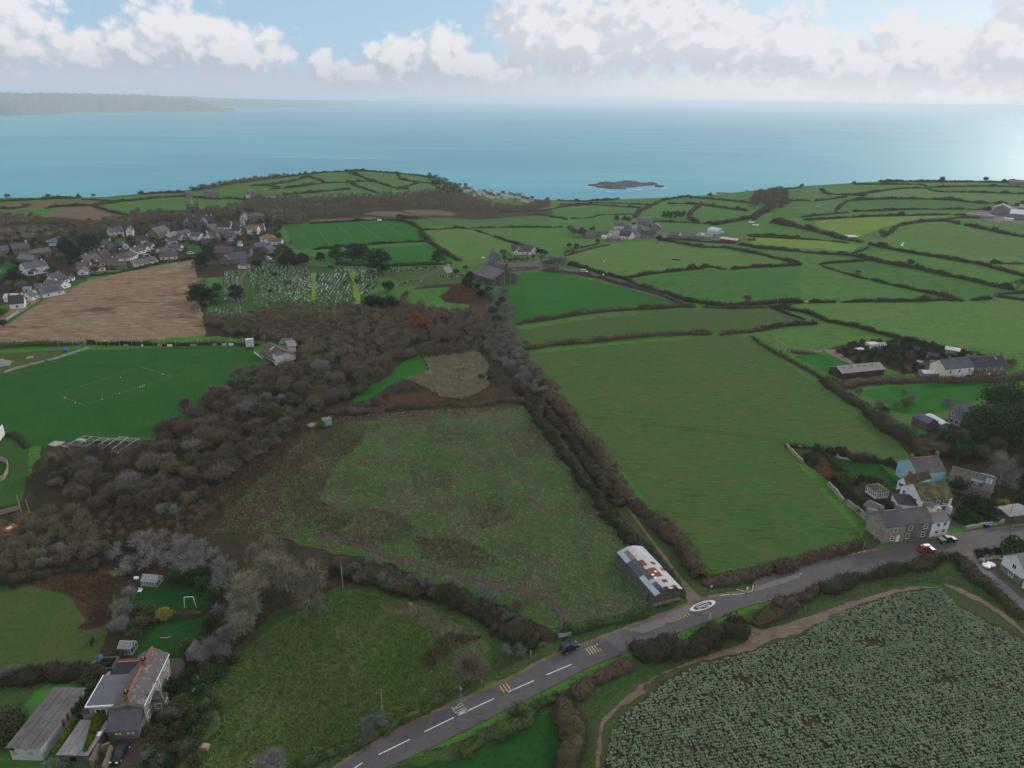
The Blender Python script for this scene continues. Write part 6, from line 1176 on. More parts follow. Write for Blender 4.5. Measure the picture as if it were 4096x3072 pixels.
def house(name,label,A,B,depth,wh,rh,wall='white_wall',roof='slate',axis='x',up=0.0,cat='house',group=None,ridge=None,chim=(),wins=(),hip=False,flip=False,far=None,over=.28,door=None,roofl=(),skyl=(),flat=False,arch=False,wall2=None,solar=None,frame='white_paint',nowin=False):
 """A, B: ends of the front wall (picture point helper, x, y), at height up; the body runs back by depth metres"""
 a=P(A[0](A[1],A[2]),up);b=P(B[0](B[1],B[2]),up)
 if a.xy.length>700:
  w_=abs(A[0](A[1],0)[0]-B[0](B[1],0)[0])*a.length/FPX;v_=a.xy.normalized();b=a.copy();b.xy=a.xy+Vector((v_.y,-v_.x))*w_
 d=(b.xy-a.xy);L=d.length;u=d.normalized();n=Vector((-u.y,u.x))
 if n.dot(a.xy)<0:n=-n
 back=n if not flip else-n
 if u.x*back.y-u.y*back.x<0:a,b=b,a;u=-u
 rz=math.atan2(u.y,u.x);c=[a.xy,b.xy,b.xy+back*depth,a.xy+back*depth];zs=[float(hz(p.x,p.y))for p in c];z0=max(min(zs),max(zs)-1.2)if a.xy.length<700 else zs[0];dz=z0-min(zs)+.3
 dist=a.xy.length;far=dist>330 if far is None else far
 e=empty(name,(a.x,a.y,z0),rz,label,cat,group);W=depth
 mb=MB();ov=over;t=.14
 if flat or hip:mb.box(0,L,0,W,-dz,wh)
 elif axis=='x':mb.add([(x,y,z)for x in(0,L)for y,z in((0,-dz),(0,wh),(W/2,wh+rh),(W,wh),(W,-dz))],[(0,1,2,3,4),(9,8,7,6,5),(0,5,6,1),(3,8,9,4),(1,6,7,2),(2,7,8,3),(0,4,9,5)])
 else:mb.add([(x,y,z)for y in(0,W)for x,z in((0,-dz),(0,wh),(L/2,wh+rh),(L,wh),(L,-dz))],[(4,3,2,1,0),(5,6,7,8,9),(1,6,5,0),(4,9,8,3),(2,7,6,1),(3,8,7,2),(0,5,9,4)])
 mb.build('wall',MT[wall],e)
 rb=MB();lift=.03
 if flat:rb.box(-ov,L+ov,-ov,W+ov,wh+lift,wh+lift+.22)
 elif hip:
  i=min(L,W)/2;zt=wh+rh
  if L>=W:tp=[(i,W/2,zt),(L-i,W/2,zt)];fs=[(0,1,5,4),(1,2,5),(2,3,4,5),(3,0,4)]
  else:tp=[(L/2,i,zt),(L/2,W-i,zt)];fs=[(0,1,4),(1,2,5,4),(2,3,5),(3,0,4,5)]
  if L>=W:fs=[(0,1,5,4),(1,2,5),(2,3,4,5),(3,0,4)]
  z1=wh+lift;base=[(-ov,-ov,z1),(L+ov,-ov,z1),(L+ov,W+ov,z1),(-ov,W+ov,z1)];rb.add(base+tp,fs+[(3,2,1,0)])
 elif arch:
  K=8;pts=[(W/2-(W/2+ov)*math.cos(PI*k/K),wh+rh*math.sin(PI*k/K))for k in range(K+1)]
  for(y0,q0),(y1,q1)in zip(pts,pts[1:]):rb.add([(-ov,y0,q0+lift),(L+ov,y0,q0+lift),(L+ov,y1,q1+lift),(-ov,y1,q1+lift),(-ov,y0,q0+lift+.1),(L+ov,y0,q0+lift+.1),(L+ov,y1,q1+lift+.1),(-ov,y1,q1+lift+.1)],BF)
 else:
  S,Tt=(W,L)if axis=='x' else(L,W);k=rh/(S/2);ee=ov*k
  for s0,s1,q0,q1 in((-ov,S/2,wh-ee,wh+rh),(S/2,S+ov,wh+rh,wh-ee)):
   pts=[(-ov,s0,q0+lift),(Tt+ov,s0,q0+lift),(Tt+ov,s1,q1+lift),(-ov,s1,q1+lift)];pts+=[(x,y,z+t)for x,y,z in pts]
   if axis=='y':pts=[(y,x,z)for x,y,z in pts]
   rb.add(pts,BF)
 ro=rb.build('roof',MT[roof],e)
 S=W if axis=='x' else L;Tt=L if axis=='x' else W
 def rz_at(s):return wh+rh*(1-abs(s-S/2)/(S/2))if not flat else wh
 def loc(tt,s,z):return(tt,s,z)if axis=='x' else(s,tt,z)
 if ridge and not flat and not hip:
  g=MB();g.bar(loc(-ov,S/2,wh+rh+.20),loc(Tt+ov,S/2,wh+rh+.20),.34,.16);g.build('ridge',MT[ridge],ro)
 for ch in chim:
  f,m=ch[0],ch[1];hh=ch[2]if len(ch)>2 else 1.1;s=ch[3]*S if len(ch)>3 else S/2;x,y,z=loc(min(max(f*Tt,.45),Tt-.45),s,rz_at(s));q=MB();q.box(x-.42,x+.42,y-.34,y+.34,z-.5,z+hh);q.box(x-.50,x+.50,y-.42,y+.42,z+hh-.18,z+hh-.02)
  co=q.build('chimney',MT[m],ro);pt=MB()
  for dx in(-.18,.18):pt.tube([(x+dx,y,z+hh-.03),(x+dx,y,z+hh+.45)],[.12,.10],n=6)
  pt.build('chimney_pot',MT['pot'],e)if False else None
  if not far:
   q2=pt.build('chimney_pot',MT['pot'],e);q2.name='chimney_pot'
 if not wins and not nowin:
  n=max(1,int(L/3.4));wins=[('F',(i+.5)/n,1.35,1.1,1.0)for i in range(n)]+([('F',(i+.5)/n,3.9,1.0,1.1)for i in range(n)]if wh>4.2 else[])
  m=max(1,int(W/4.5));wins+=[('L',(i+.5)/m,1.35,1.0,1.0)for i in range(m)]+[('R',(i+.5)/m,1.35,1.0,1.0)for i in range(m)]
 for w in wins:
  fc,f,z,ww,hh=w[:5];kd=w[5]if len(w)>5 else 'sash';gl=w[6]if len(w)>6 else 'glass_dark'
  pos,r={'F':((f*L,-.004,z),0),'K':((f*L,W+.004,z),PI),'L':((-.004,(1-f)*W,z),-PI/2),'R':((L+.004,f*W,z),PI/2)}[fc]
  window(e,pos,r,ww,hh,far,kd,frame,gl)
 if door:
  fc,f,m=door[:3];dw=door[3]if len(door)>3 else 1.0;dh=door[4]if len(door)>4 else 2.05;q=MB();q.box(-dw/2,dw/2,-.05,.02,0,dh);o=q.build('door',MT[m],e)
  o.location,o.rotation_euler={'F':((f*L,0,0),(0,0,0)),'L':((0,(1-f)*W,0),(0,0,-PI/2)),'R':((L,f*W,0),(0,0,PI/2))}[fc]
  if not far:MB().box(dw/2-.2,dw/2-.08,-.11,-.05,1.0,1.12).build('handle',MT['steel'],o)
 def panel(nm,t0,t1,s0,s1,m,lift2):
  q=MB();pts=[]
  for tt,s in((t0,s0),(t1,s0),(t1,s1),(t0,s1)):pts.append(loc(tt*Tt,s*S,rz_at(s*S)+lift+t+lift2))
  pts+=[(x,y,z+.07)for x,y,z in pts];q.add(pts,BF);return q.build(nm,MT[m],ro)
 for q in skyl:panel('skylight',*q[:4],q[4]if len(q)>4 else 'glass_pale',.02)
 if solar:
  t0,t1,s0,s1,nx,ny=solar;gx,gy=(t1-t0)/nx,(s1-s0)/ny
  for i in range(nx):
   for j in range(ny):panel('solar_panel',t0+gx*(i+.06),t0+gx*(i+.94),s0+gy*(j+.06),s0+gy*(j+.94),'solar',.03)
 if wall2:
  m,h=wall2;MB().box(-.03,L+.03,-.03,W+.03,-dz,h).build('plinth',MT[m],e)
 e['_dims']=(L,W,wh,rh)
 return e
def near_houses():
 H=house
 # ---- stone cottages on the road, right
 e=H('stone_cottage','pale stone cottage with blue grey slate roof, left end of the roadside row',(Z7,362,1290),(Z7,625,1254),7.0,5.0,2.7,'stone_light','slate',ridge='ridge_grey',chim=((.02,'stone_grey',1.3),(.97,'stone_grey',1.2)),
  wins=(('F',.42,1.25,.85,1.15),('F',.50,3.85,.85,1.1),('L',.5,1.4,.6,.8)),door=('F',.70,'white_paint'),far=False,over=.12)
 H('stone_cottage','brown stone cottage with mottled brown slate roof in the roadside row',(Z7,630,1253),(Z7,965,1211),7.0,5.0,2.7,'stone_brown','slate_brown',ridge='ridge_grey',chim=((.97,'stone_grey',1.4),),
 wins=(('F',.12,1.35,.95,1.3),('F',.16,3.9,1.0,1.2),('F',.72,1.3,.95,1.3),('F',.76,3.9,.95,1.25)),door=('F',.40,'green_paint'),far=False,over=.12)
 H('white_cottage','white painted cottage with dark corner stones beside the navy pickup',(Z7,966,1211),(Z7,1195,1172),4.6,4.5,1.5,'white_wall','slate_pale',ridge='ridge_red',hip=False,
 wins=(('F',.36,1.5,1.25,1.0),('F',.74,1.5,1.2,1.0),('F',.36,3.7,1.15,1.0),('F',.74,3.7,1.1,1.0)),far=False,over=.1)
 H('stone_outbuilding','low rough stone outbuilding behind the left end of the cottages',(Z7,150,1095),(Z7,290,1120),6.5,3.0,1.2,'stone_grey','slate_brown',nowin=True,far=False,over=.05)
 H('stone_outbuilding','small slate lean-to shed behind the long garden wall',(Z7,85,880),(Z7,255,960),4.5,2.3,.9,'stone_grey','slate_brown',nowin=True,far=False,over=.05)
 H('white_cottage','slate roofed link building behind the white cottage',(Z7,985,960),(Z7,1045,945),7.0,3.2,1.2,'white_wall','slate_pale',nowin=True,axis='y',far=False,over=.05)
 # ---- white house with mossy roof
 e=H('white_house','white gabled house with yellow green moss on its roof',(Z7,872,725),(Z7,1280,685),8.4,4.9,3.1,'white_wall','moss_roof',up=4.9,ridge=None,far=False,over=.18,
  wins=(('F',.30,3.7,1.0,1.15),('F',.55,3.7,1.1,1.2),('F',.82,3.75,1.9,1.2,'casement'),('L',.18,3.6,.9,1.2),('L',.46,3.5,.9,1.2),('L',.74,3.5,1.0,1.3)),door=('L',.30,'glass_dark'))
 MB().box(.8,9.4,-.06,.0,2.7,4.75).build('slate_cladding',MT['slate_brown'],e);MB().box(5.6,5.95,-1.5,-.02,0,2.5).build('porch_pillar',MT['white_paint'],e);MB().box(9.2,9.6,-1.5,-.02,0,2.6).build('porch_pillar',MT['white_paint'],e)
 MB().box(3.2,5.9,-1.5,-.02,2.5,2.66).build('porch_canopy',MT['white_paint'],e);MB().box(6.4,8.9,-.09,.02,0,2.2).build('garage_door',MT['green_paint'],e)
 H('white_house','rear wing with white gable and red brick chimney behind the mossy roofed house',(Z7,530,608),(Z7,640,668),10.5,3.9,1.9,'white_wall','moss_roof',axis='y',far=False,over=.2,chim=((.22,'brick',1.7,.55),),wins=(('F',.40,3.0,1.5,1.1,'casement'),))
 H('outbuilding','white outbuilding with dark hipped slate roof behind the cottages',(Z7,548,875),(Z7,850,905),6.0,2.6,1.9,'white_wall','slate_dark',hip=True,far=False,wins=(('F',.12,1.3,.8,1.0),))
 H('summerhouse','small white summerhouse with a row of windows and dark roof',(Z7,268,716),(Z7,426,694),4.6,2.4,1.1,'white_wall','moss_roof',hip=True,far=False,wins=tuple(('F',.12+.19*i,1.4,.5,1.2)for i in range(5))+tuple(('L',.1+.16*i,1.4,.5,1.2)for i in range(6)))
 # ---- blue house
 e=H('blue_house','pale blue house with red ridge and two stone chimneys',(Z7,822,375),(Z7,1190,340),8.6,5.0,2.9,'blue_wall','slate_brown',up=5.0,ridge='ridge_red',chim=((.03,'stone_brown',1.4),(.97,'stone_brown',1.5)),far=False,over=.15,
  wins=(('F',.18,3.7,1.0,1.5),('F',.16,1.2,1.0,1.3)))
 H('blue_house','dark slate hung front wing of the pale blue house',(Z7,1000,505),(Z7,1150,495),4.2,4.3,1.6,'slate_dark','slate_brown',axis='y',ridge='ridge_red',far=False,over=.15,wins=(('F',.55,3.2,1.0,1.3),))
 H('conservatory','pale blue lean-to porch against the front of the blue house',(Z7,905,520),(Z7,1010,530),2.5,2.2,.7,'blue_wall','glass_pale',far=False,wins=(('F',.3,1.2,.9,1.2),('F',.7,1.2,.9,1.2)))
 # ---- long slate barn with the round gable window
 e=H('slate_barn','long slate roofed barn house with a round window in its gable',(Z7,1215,470),(Z7,1790,632),8.2,2.9,3.2,'stone_grey','slate_brown',up=2.9,ridge='ridge_grey',far=False,over=.1,wins=(('R',.80,1.2,.9,1.6),),skyl=((.80,.86,.25,.42),(.88,.94,.25,.42)))
 L,W=e['_dims'][0],e['_dims'][1]
 o=MB().tube([(L-.05,W*.45,3.6),(L+.06,W*.45,3.6)],.65,n=14).build('round_window',MT['glass_dark'],e)
 for f in(.62,):
  q=MB();q.box(L*f-1.3,L*f+1.3,.9,3.6,3.2,4.9);d=q.build('dormer',MT['slate_dark'],e);q=MB();q.box(L*f-1.6,L*f+1.6,.5,3.8,4.9,5.05);q.build('dormer_roof',MT['slate_pale'],e)
  window(d,(L*f-.3,.89,4.1),0,.5,.9);window(d,(L*f+.4,.89,4.1),0,.5,.9)
 MB().box(L*.80-1.8,L*.80+1.8,W*.5+.4,W*.5+3.2,5.2,5.35).build('dormer_roof',MT['slate_pale'],e)
 H('grey_shed','grey shed with patched pale roof beside the lane post at the right edge',(Z7,1990,1030),(Z7,2300,990),5.0,2.4,.5,'stone_dark','sheet_grey',flat=False,nowin=True,far=False)
 # ---- white gabled building at the right edge
 e=H('white_building','white gabled building with grey stone base at the right edge beside the lane',(Z13,1535,935),(Z13,1965,1250),14.0,4.4,2.7,'white_wall','sheet_grey',axis='y',far=False,over=.25,wall2=('stone_grey',1.9),wins=(('F',.56,3.6,1.0,1.2,'casement'),('F',.52,1.3,1.2,1.3,'casement')))
 # ---- grey workshop and stone house behind it
 e=H('workshop','long grey slate hung workshop with orange window frames',(K8,1300,800),(K8,1420,858),5.2,2.9,1.5,'slate','slate_blue',far=False,over=.12,frame='orange_paint',wins=(('F',.22,1.6,.8,.8),('F',.60,1.6,.8,.8),('F',.86,1.6,.6,.5),('R',.45,1.6,1.0,.9)))
 H('shed','pale flat roofed shed right behind the grey workshop',(K8,1400,775),(K8,1530,850),3.4,2.3,.5,'grey_render','sheet_pale',far=False,nowin=True)
 H('stone_house','grey stone house half hidden by the huge evergreens',(K8,1585,790),(K8,1690,830),9,6.0,2.4,'stone_grey','slate',hip=True,far=False,wins=(('F',.30,4.6,1.1,1.6,'casement'),('F',.30,1.7,1.2,1.7,'casement'),('F',.72,1.7,1.2,1.7,'casement')))
 # ---- terrace
 tw=dict(up=5.0,far=False,over=.12)
 H('terrace_house','cream painted end house of the slate roofed terrace',(Z6,660,640),(Z6,850,622),8.5,5.0,3.0,'cream_wall','slate_blue',chim=((.95,'stone_grey',1.1),),wins=(('F',.55,3.7,.9,1.3),),**tw)
 H('terrace_house','white painted middle house of the slate roofed terrace',(Z6,852,622),(Z6,1190,590),8.5,5.0,3.0,'white_wall','slate',ridge='ridge_grey',chim=((.97,'stone_grey',1.2),),skyl=((.97,1.0,.15,.3),),wins=(('F',.22,3.8,.9,1.4),('F',.75,3.8,.9,1.2),('F',.75,1.2,1.6,1.2)),**tw)
 H('terrace_house','brown stone houses at the right end of the slate roofed terrace',(Z6,1193,590),(Z6,1800,558),8.5,5.0,3.0,'stone_brown','slate_dark',ridge='ridge_grey',chim=((.14,'stone_grey',1.2),(.98,'stone_grey',1.4)),skyl=((.74,.78,.3,.45),),door=('F',.50,'white_paint'),wins=(('F',.16,3.8,.95,1.3),('F',.12,1.4,.95,1.4),('F',.42,3.8,.95,1.3),('F',.38,1.4,.95,1.5),('F',.64,3.8,.8,1.2),('F',.83,3.8,.8,1.2),('F',.80,1.6,.8,1.1)),**tw)
 H('rear_wing','slate roofed lean-to wing at the left end of the terrace',(Z6,420,720),(Z6,610,715),8.0,3.4,1.6,'stone_brown','slate_brown',nowin=True,far=False)
 for A,B,d,l,fr in(((Z6,665,790),(Z6,765,785),3.0,'small green framed conservatory in front of the cream house','green_paint'),((Z6,840,785),(Z6,1010,778),3.4,'white framed conservatory with striped glass roof before the white house','white_paint')):
  greenhouse('conservatory',l,A,B,d,2.2,1.0,5,fr)
 e=H('shed','shed with a white and grey striped roof left of the terrace',(Z6,245,800),(Z6,560,795),4.2,2.2,.7,'grey_render','sheet_pale',far=False,nowin=True)
 L,W=e['_dims'][:2]
 for k in range(3):MB().box(L*(.22+.27*k),L*(.22+.27*k)+L*.10,-.3,W/2,2.2,2.25).build('roof_strip',MT['sheet_dark'],e)
 H('shed','long shed with pale blue grey roof and three rooflights behind the terrace',(Z6,630,345),(Z6,890,390),5.5,2.3,.8,'grey_render','sheet_pale',far=False,nowin=True,skyl=((.62,.68,.2,.35,'white_paint'),(.74,.80,.2,.35,'white_paint'),(.86,.92,.2,.35,'white_paint')))
 H('shed','dark timber shed with a pale door among the allotment bushes',(Z6,290,450),(Z6,500,490),4.0,2.2,.9,'wood_dark','slate_dark',far=False,nowin=True,door=('F',.1,'white_paint'))
 H('shed','low shed with long grey green roof beside the allotment hedge',(Z6,110,570),(Z6,310,610),2.6,2.0,.4,'grey_render','sheet_grey',far=False,nowin=True)
 # ---- long barn and sheds by the allotments
 H('long_shed','long dark timber shed with pale grey roof below the allotments',(K8,735,440),(K8,1078,404),8.0,2.8,1.7,'wood_dark','sheet_grey',far=False,nowin=True,over=.3,skyl=tuple((.12+.16*i,.17+.16*i,.30,.42,'mossy_sheet')for i in range(5)))
 H('shed','white flat roofed shed farthest left among the allotment sheds',(K8,965,195),(K8,1030,188),3.4,2.2,.3,'white_wall','sheet_pale',far=False,nowin=True)
 greenhouse('greenhouse','white framed greenhouse in the allotments',(K8,1035,192),(K8,1098,190),3.0,1.8,.9,4,'white_paint')
 H('shed','tiny dark shed with white roof in the allotments',(K8,872,235),(K8,912,228),2.4,2.0,.3,'wood_dark','sheet_pale',far=False,nowin=True)
 # ---- stone barn with the patched roof
 stone_barn()
 left_house();old_sheds()
def greenhouse(name,label,A,B,depth,wh,rh,n,frame):
 a,b=P(A[0](A[1],A[2])),P(B[0](B[1],B[2]));d=b.xy-a.xy;L=d.length;u=d.normalized();back=Vector((-u.y,u.x))
 if back.dot(a.xy)<0:a,b=b,a;u=-u;back=-back
 e=empty(name,a,math.atan2(u.y,u.x),label,'greenhouse');W=depth;fr=MB();b_=.09
 for i in range(n+1):
  x=L*i/n
  for y,s in((0,1),(W,-1)):fr.bar((x,y,0),(x,y,wh),b_);fr.bar((x,y,wh),(x,W/2,wh+rh),b_)
 for y,z in((0,.05),(0,wh),(W,.05),(W,wh),(W/2,wh+rh)):fr.bar((0,y,z),(L,y,z),b_)
 for x in(0,L):
  fr.bar((x,0,wh),(x,W,wh),b_);fr.bar((x,W*.35,0),(x,W*.35,wh+rh*.6),b_);fr.bar((x,W*.65,0),(x,W*.65,wh+rh*.6),b_);fr.bar((x,0,.05),(x,W,.05),b_)
 fr.build('frame',MT[frame],e);g=b_/2
 for i in range(n):
  x0,x1=L*i/n+g,L*(i+1)/n-g
  for pts in(((x0,0,.1),(x1,0,.1),(x1,0,wh-g),(x0,0,wh-g)),((x0,W,.1),(x1,W,.1),(x1,W,wh-g),(x0,W,wh-g)),((x0,g,wh+.03),(x1,g,wh+.03),(x1,W/2-g,wh+rh-.05),(x0,W/2-g,wh+rh-.05)),((x0,W-g,wh+.03),(x1,W-g,wh+.03),(x1,W/2+g,wh+rh-.05),(x0,W/2+g,wh+rh-.05))):
   MB().quad(*pts).build('pane',MT['glass_green'],e)
 return e
gm=bpy.data.materials.new('glass_green');gm.use_nodes=True;_b=gm.node_tree.nodes['Principled BSDF'];_b.inputs['Base Color'].default_value=(.5,.58,.6,1);_b.inputs['Roughness'].default_value=.1;_b.inputs['Alpha'].default_value=.38;MT['glass_green']=gm
def stone_barn():
 a,b=P(Z9(915,1490)),P(Z9(1600,1310));c=P(Z9(170,460));u=(b.xy-a.xy).normalized();n=Vector((-u.y,u.x));W=(b.xy-a.xy).length;L=18.0
 e=empty('stone_barn',a,math.atan2(u.y,u.x),'old stone barn with patched white, grey and rusty red curved sheet roof','barn');h=3.4;bt=.75;q=MB()
 lo=[(0,0),(W,0),(W,L),(0,L)];hi=[(bt,.45),(W-bt,.45),(W-bt,L-.45),(bt,L-.45)]
 q.add([(x,y,-.2)for x,y in lo]+[(x,y,h)for x,y in hi],[(0,1,5,4),(1,2,6,5),(2,3,7,6),(3,0,4,7),(3,2,1,0),(4,5,6,7)]);q.build('wall',MT['stone_dark'],e)
 fw=MB();fw.add([(.05,-.02,-.2),(W-.05,-.02,-.2),(W-.6,.40,2.7),(.6,.40,2.7)],[(0,1,2,3)]);fw.build('front_wall',stone_mat('front_stone',(.26,.245,.22),(.15,.142,.13),(.30,.285,.26),scale=1.5),e)
 bb=MB();bb.add([(-.7,2.0,-.2),(-.7,3.2,-.2),(.35,3.2,-.2),(.35,2.0,-.2),(.1,2.2,2.6),(.1,3.0,2.6),(.5,3.0,2.6),(.5,2.2,2.6)],[(0,1,5,4),(1,2,6,5),(2,3,7,6),(3,0,4,7),(4,5,6,7)]);bb.build('buttress',MT['stone_dark'],e)
 K=6;arc=lambda k:(bt-.25+(W-2*bt+.5)*k/K,h-.15+1.55*math.sin(PI*(.10+.80*k/K))-1.55*math.sin(PI*.10))
 nb=18
 for i in range(nb):
  x0,x1=bt+(W-2*bt)*i/nb,bt+(W-2*bt)*(i+1)/nb-.03;zt=h+1.0*math.sin(PI*(i+.5)/nb);MB().box(x0,x1,.30,.36,2.6,zt).build('board',MT['board'],e)
 pr=MB()
 for k in range(1,K):x,z=arc(k);pr.bar((x,.4,z-.1),(x,L-.4,z-.1),.12)
 for j in range(9):
  for k in range(K):(x0,z0),(x1,z1)=arc(k),arc(k+1);y=.7+(L-1.2)*j/8;pr.bar((x0,y,z0-.16),(x1,y,z1-.16),.09)
 pr.build('roof_frame',MT['wood_pale'],e)
 R=15;rr=random.Random(3);dy=(L+.2)/R
 cm=['ggggsssssggggg','gmmmsssssssgdd','wgwwwrrwrrrwww','wwwwwwwwrrrwrw','wwwwwwswwwwwww','gwwwgwwwswwgww']
 for k in range(K):
  (x0,z0),(x1,z1)=arc(k),arc(k+1);row=cm[k]
  for j in range(R):
   y1=L-.1-dy*j;y0=y1-dy*1.03
   ch=row[min(j,len(row)-1)]
   if(j==R-1 and k in(1,2))or(j==R-1 and k==4):continue
   if j==R-2 and k==1:ch='d'
   m={'g':'galv','s':'slate_patch','w':'white_rust','r':'rust_sheet','m':'mossy_sheet','d':'slate_patch'}[ch];l=rr.uniform(.0,.05)+.02*(j%2);a_=rr.uniform(-.04,.04)
   MB().add([(x0-.04,y0+a_,z0+l),(x1+.04,y0+a_,z1+l),(x1+.04,y1,z1+l),(x0-.04,y1,z0+l),(x0-.04,y0+a_,z0+l+.03),(x1+.04,y0+a_,z1+l+.03),(x1+.04,y1,z1+l+.03),(x0-.04,y1,z0+l+.03)],BF).build('roof_sheet',MT[m],e)
 MB().box(2.2,3.0,L*.42,L*.42+.8,h+1.18,h+1.24)
 for k,y in((2,5.4),(2,4.2),(3,6.2)):
  (x0,z0),(x1,z1)=arc(k),arc(k+1);MB().add([(x0+.1,y,z0+.14),(x0+.75,y,z0+.14+(z1-z0)*.55),(x0+.75,y+.6,z0+.14+(z1-z0)*.55),(x0+.1,y+.6,z0+.14)],[(0,1,2,3)]).build('roof_patch',MT['white_paint'],e)
def left_house():
 a,b=P(Z10(620,840),5.0),P(Z10(940,180),5.0)
 u=(b.xy-a.xy).normalized();L=(b.xy-a.xy).length;back=Vector((-u.y,u.x))
 e=empty('stone_farmhouse',Vector((a.x,a.y,0)),math.atan2(u.y,u.x),'big stone farmhouse with red ridge tiles and wet flat roof at lower left','house');W=5.4;wh,rh=5.0,1.7
 q=MB();q.add([(x,y,z)for x in(0,L)for y,z in((0,-.2),(0,wh),(W/2,wh+rh),(W,wh),(W,-.2))],[(0,1,2,3,4),(9,8,7,6,5),(0,5,6,1),(3,8,9,4),(1,6,7,2),(2,7,8,3),(0,4,9,5)]);q.build('wall',MT['stone_light'],e)
 r=MB();r.add([(-.15,W/2,wh+rh+.04),(L+.15,W/2,wh+rh+.04),(L+.15,W+.2,wh-.1),(-.15,W+.2,wh-.1),(-.15,W/2,wh+rh+.14),(L+.15,W/2,wh+rh+.14),(L+.15,W+.2,wh),(-.15,W+.2,wh)],BF)
 r.add([(-.15,-.22,wh-.10),(L+.15,-.22,wh-.10),(L+.15,W/2,wh+rh+.03),(-.15,W/2,wh+rh+.03)],[(0,1,2,3)]);ro=r.build('roof',MT['slate_brown'],e)
 nx,ny=25,12;tw,dy=(L+.3)/nx,(W/2+.22)/ny;k=(rh+.13)/(W/2+.22);rr=random.Random(2)
 tm=MB().box(0,tw-.02,0,dy*1.25,0,.035).mesh('roof_slate');tms=[with_mat(tm,MT[m])for m in('slate_brown','slate_pale','slate_brown','slate')]
 ang=math.atan(k)
 for j in range(ny):
  for i in range(nx):
   o=bpy.data.objects.new('roof_slate',tms[rr.choices((0,1,2,3),(5,3 if i<9 else 1,3,3 if i>16 else .5))[0]]);C.objects.link(o);o.parent=ro
   y=-.22+dy*j;o.location=(-.15+tw*i+(tw/2 if j%2 else 0)*.98-(tw/4),y,wh-.10+k*(y+.22)+.03);o.rotation_euler=(ang-.05+rr.uniform(-.015,.015),rr.uniform(-.02,.02),0)
 g=MB();g.bar((-.2,W/2,wh+rh+.20),(L+.2,W/2,wh+rh+.20),.34,.16);g.build('ridge',MT['ridge_red'],ro)
 MB().box(-.1,L+.1,-.36,-.24,wh-.22,wh-.08).build('gutter',MT['white_paint'],e);MB().bar((L*.56,-.14,0),(L*.56,-.14,wh-.2),.10).build('drainpipe',MT['white_paint'],e)
 for f in(.0,.64):
  q=MB();x=L*f+.5;q.box(x-.5,x+.5,W/2-.42,W/2+.42,wh+rh-.5,wh+rh+1.05);q.box(x-.58,x+.58,W/2-.5,W/2+.5,wh+rh+.9,wh+rh+1.05);c=q.build('chimney',MT['brick'],ro);MB().tube([(x,W/2,wh+rh+1.0),(x,W/2,wh+rh+1.6)],[.16,.13],n=8).build('chimney_pot',MT['pot'],e)
 for f,z,w,h in((.10,1.4,.95,1.15),(.20,3.9,.95,1.1),(.50,3.9,.95,1.2),(.48,1.3,.95,1.1),(.82,3.9,.9,1.1),(.86,1.4,.95,1.2),(.96,3.9,.7,1.0)):window(e,(L*f,-.004,z),0,w,h)
 p=MB();p.box(L*.24,L*.24+2.0,-2.2,-.02,0,2.3);pw=p.build('porch',MT['stone_light'],e);q=MB();q.add([(L*.24-.15,-2.4,2.3),(L*.24+2.15,-2.4,2.3),(L*.24+2.15,-.01,3.1),(L*.24-.15,-.01,3.1),(L*.24-.15,-2.4,2.42),(L*.24+2.15,-2.4,2.42),(L*.24+2.15,-.01,3.22),(L*.24-.15,-.01,3.22)],BF);q.build('porch_roof',MT['slate_dark'],e)
 window(pw,(L*.24+1.0,-2.205,1.4),0,1.0,.9);window(pw,(L*.24-.005,-1.1,1.4),-PI/2,1.0,.9)
 fx0,fx1,fy1=.4,L*.60,W+4.4;MB().box(fx0,fx1,W-.05,fy1,-.2,5.1).build('flat_wing',MT['grey_render'],e);MB().box(fx0-.25,fx1,W-.6,fy1+.25,5.12,5.3).build('flat_roof',MT['felt_wet'],e)
 t=MB();t.box(fx0-.32,fx1,fy1+.25,fy1+.40,5.05,5.38);t.box(fx0-.40,fx0-.25,W-.2,fy1+.4,5.05,5.38);t.build('roof_trim',MT['white_paint'],e)
 t=MB();t.box(fx0+.2,fx1+.5,fy1+.02,fy1+1.5,-.2,3.2);t.build('side_lean_to',MT['grey_render'],e);MB().box(fx0,fx1+.6,fy1+.02,fy1+1.7,3.2,3.34).build('lean_to_roof',MT['slate_dark'],e);MB().box(fx0+4.0,fx0+4.9,fy1+.2,fy1+1.6,3.35,3.40).build('skylight',MT['glass_pale'],e)
 for y,z in((W+2.4,3.6),(W+2.0,1.3)):window(e,(fx0-.005,y,z),-PI/2,1.7,1.2,kind='casement')
 x0,x1=L*.60+.03,L-.15;y0,y1=W-.3,W+3.6;zt=5.0;q=MB();q.box(x0,x1,y0,y1,-.2,4.4);q.build('rear_wing',MT['grey_render'],e);xm=(x0+x1)/2
 q=MB();q.add([(x0,y0-1.6,4.4),(x0,y1+.2,4.4),(xm,y1-.6,6.0),(xm,y0-1.9,6.0),(x1+.2,y0-1.6,4.4),(x1+.2,y1+.2,4.4)],[(0,3,2,1),(3,4,5,2),(1,2,5),(0,1,5,4)]);rw=q.build('rear_roof',MT['slate_dark'],e);MB().bar((xm,y0-1.7,6.06),(xm,y1-.6,6.06),.3,.14).build('rear_ridge',MT['ridge_red'],e)
 q=MB();q.box(-3.0,-.02,.2,W+.3,-.2,2.2);q.build('near_wing',stone_mat('wing_stone',(.20,.185,.16),(.13,.12,.105),(.22,.205,.18)),e)
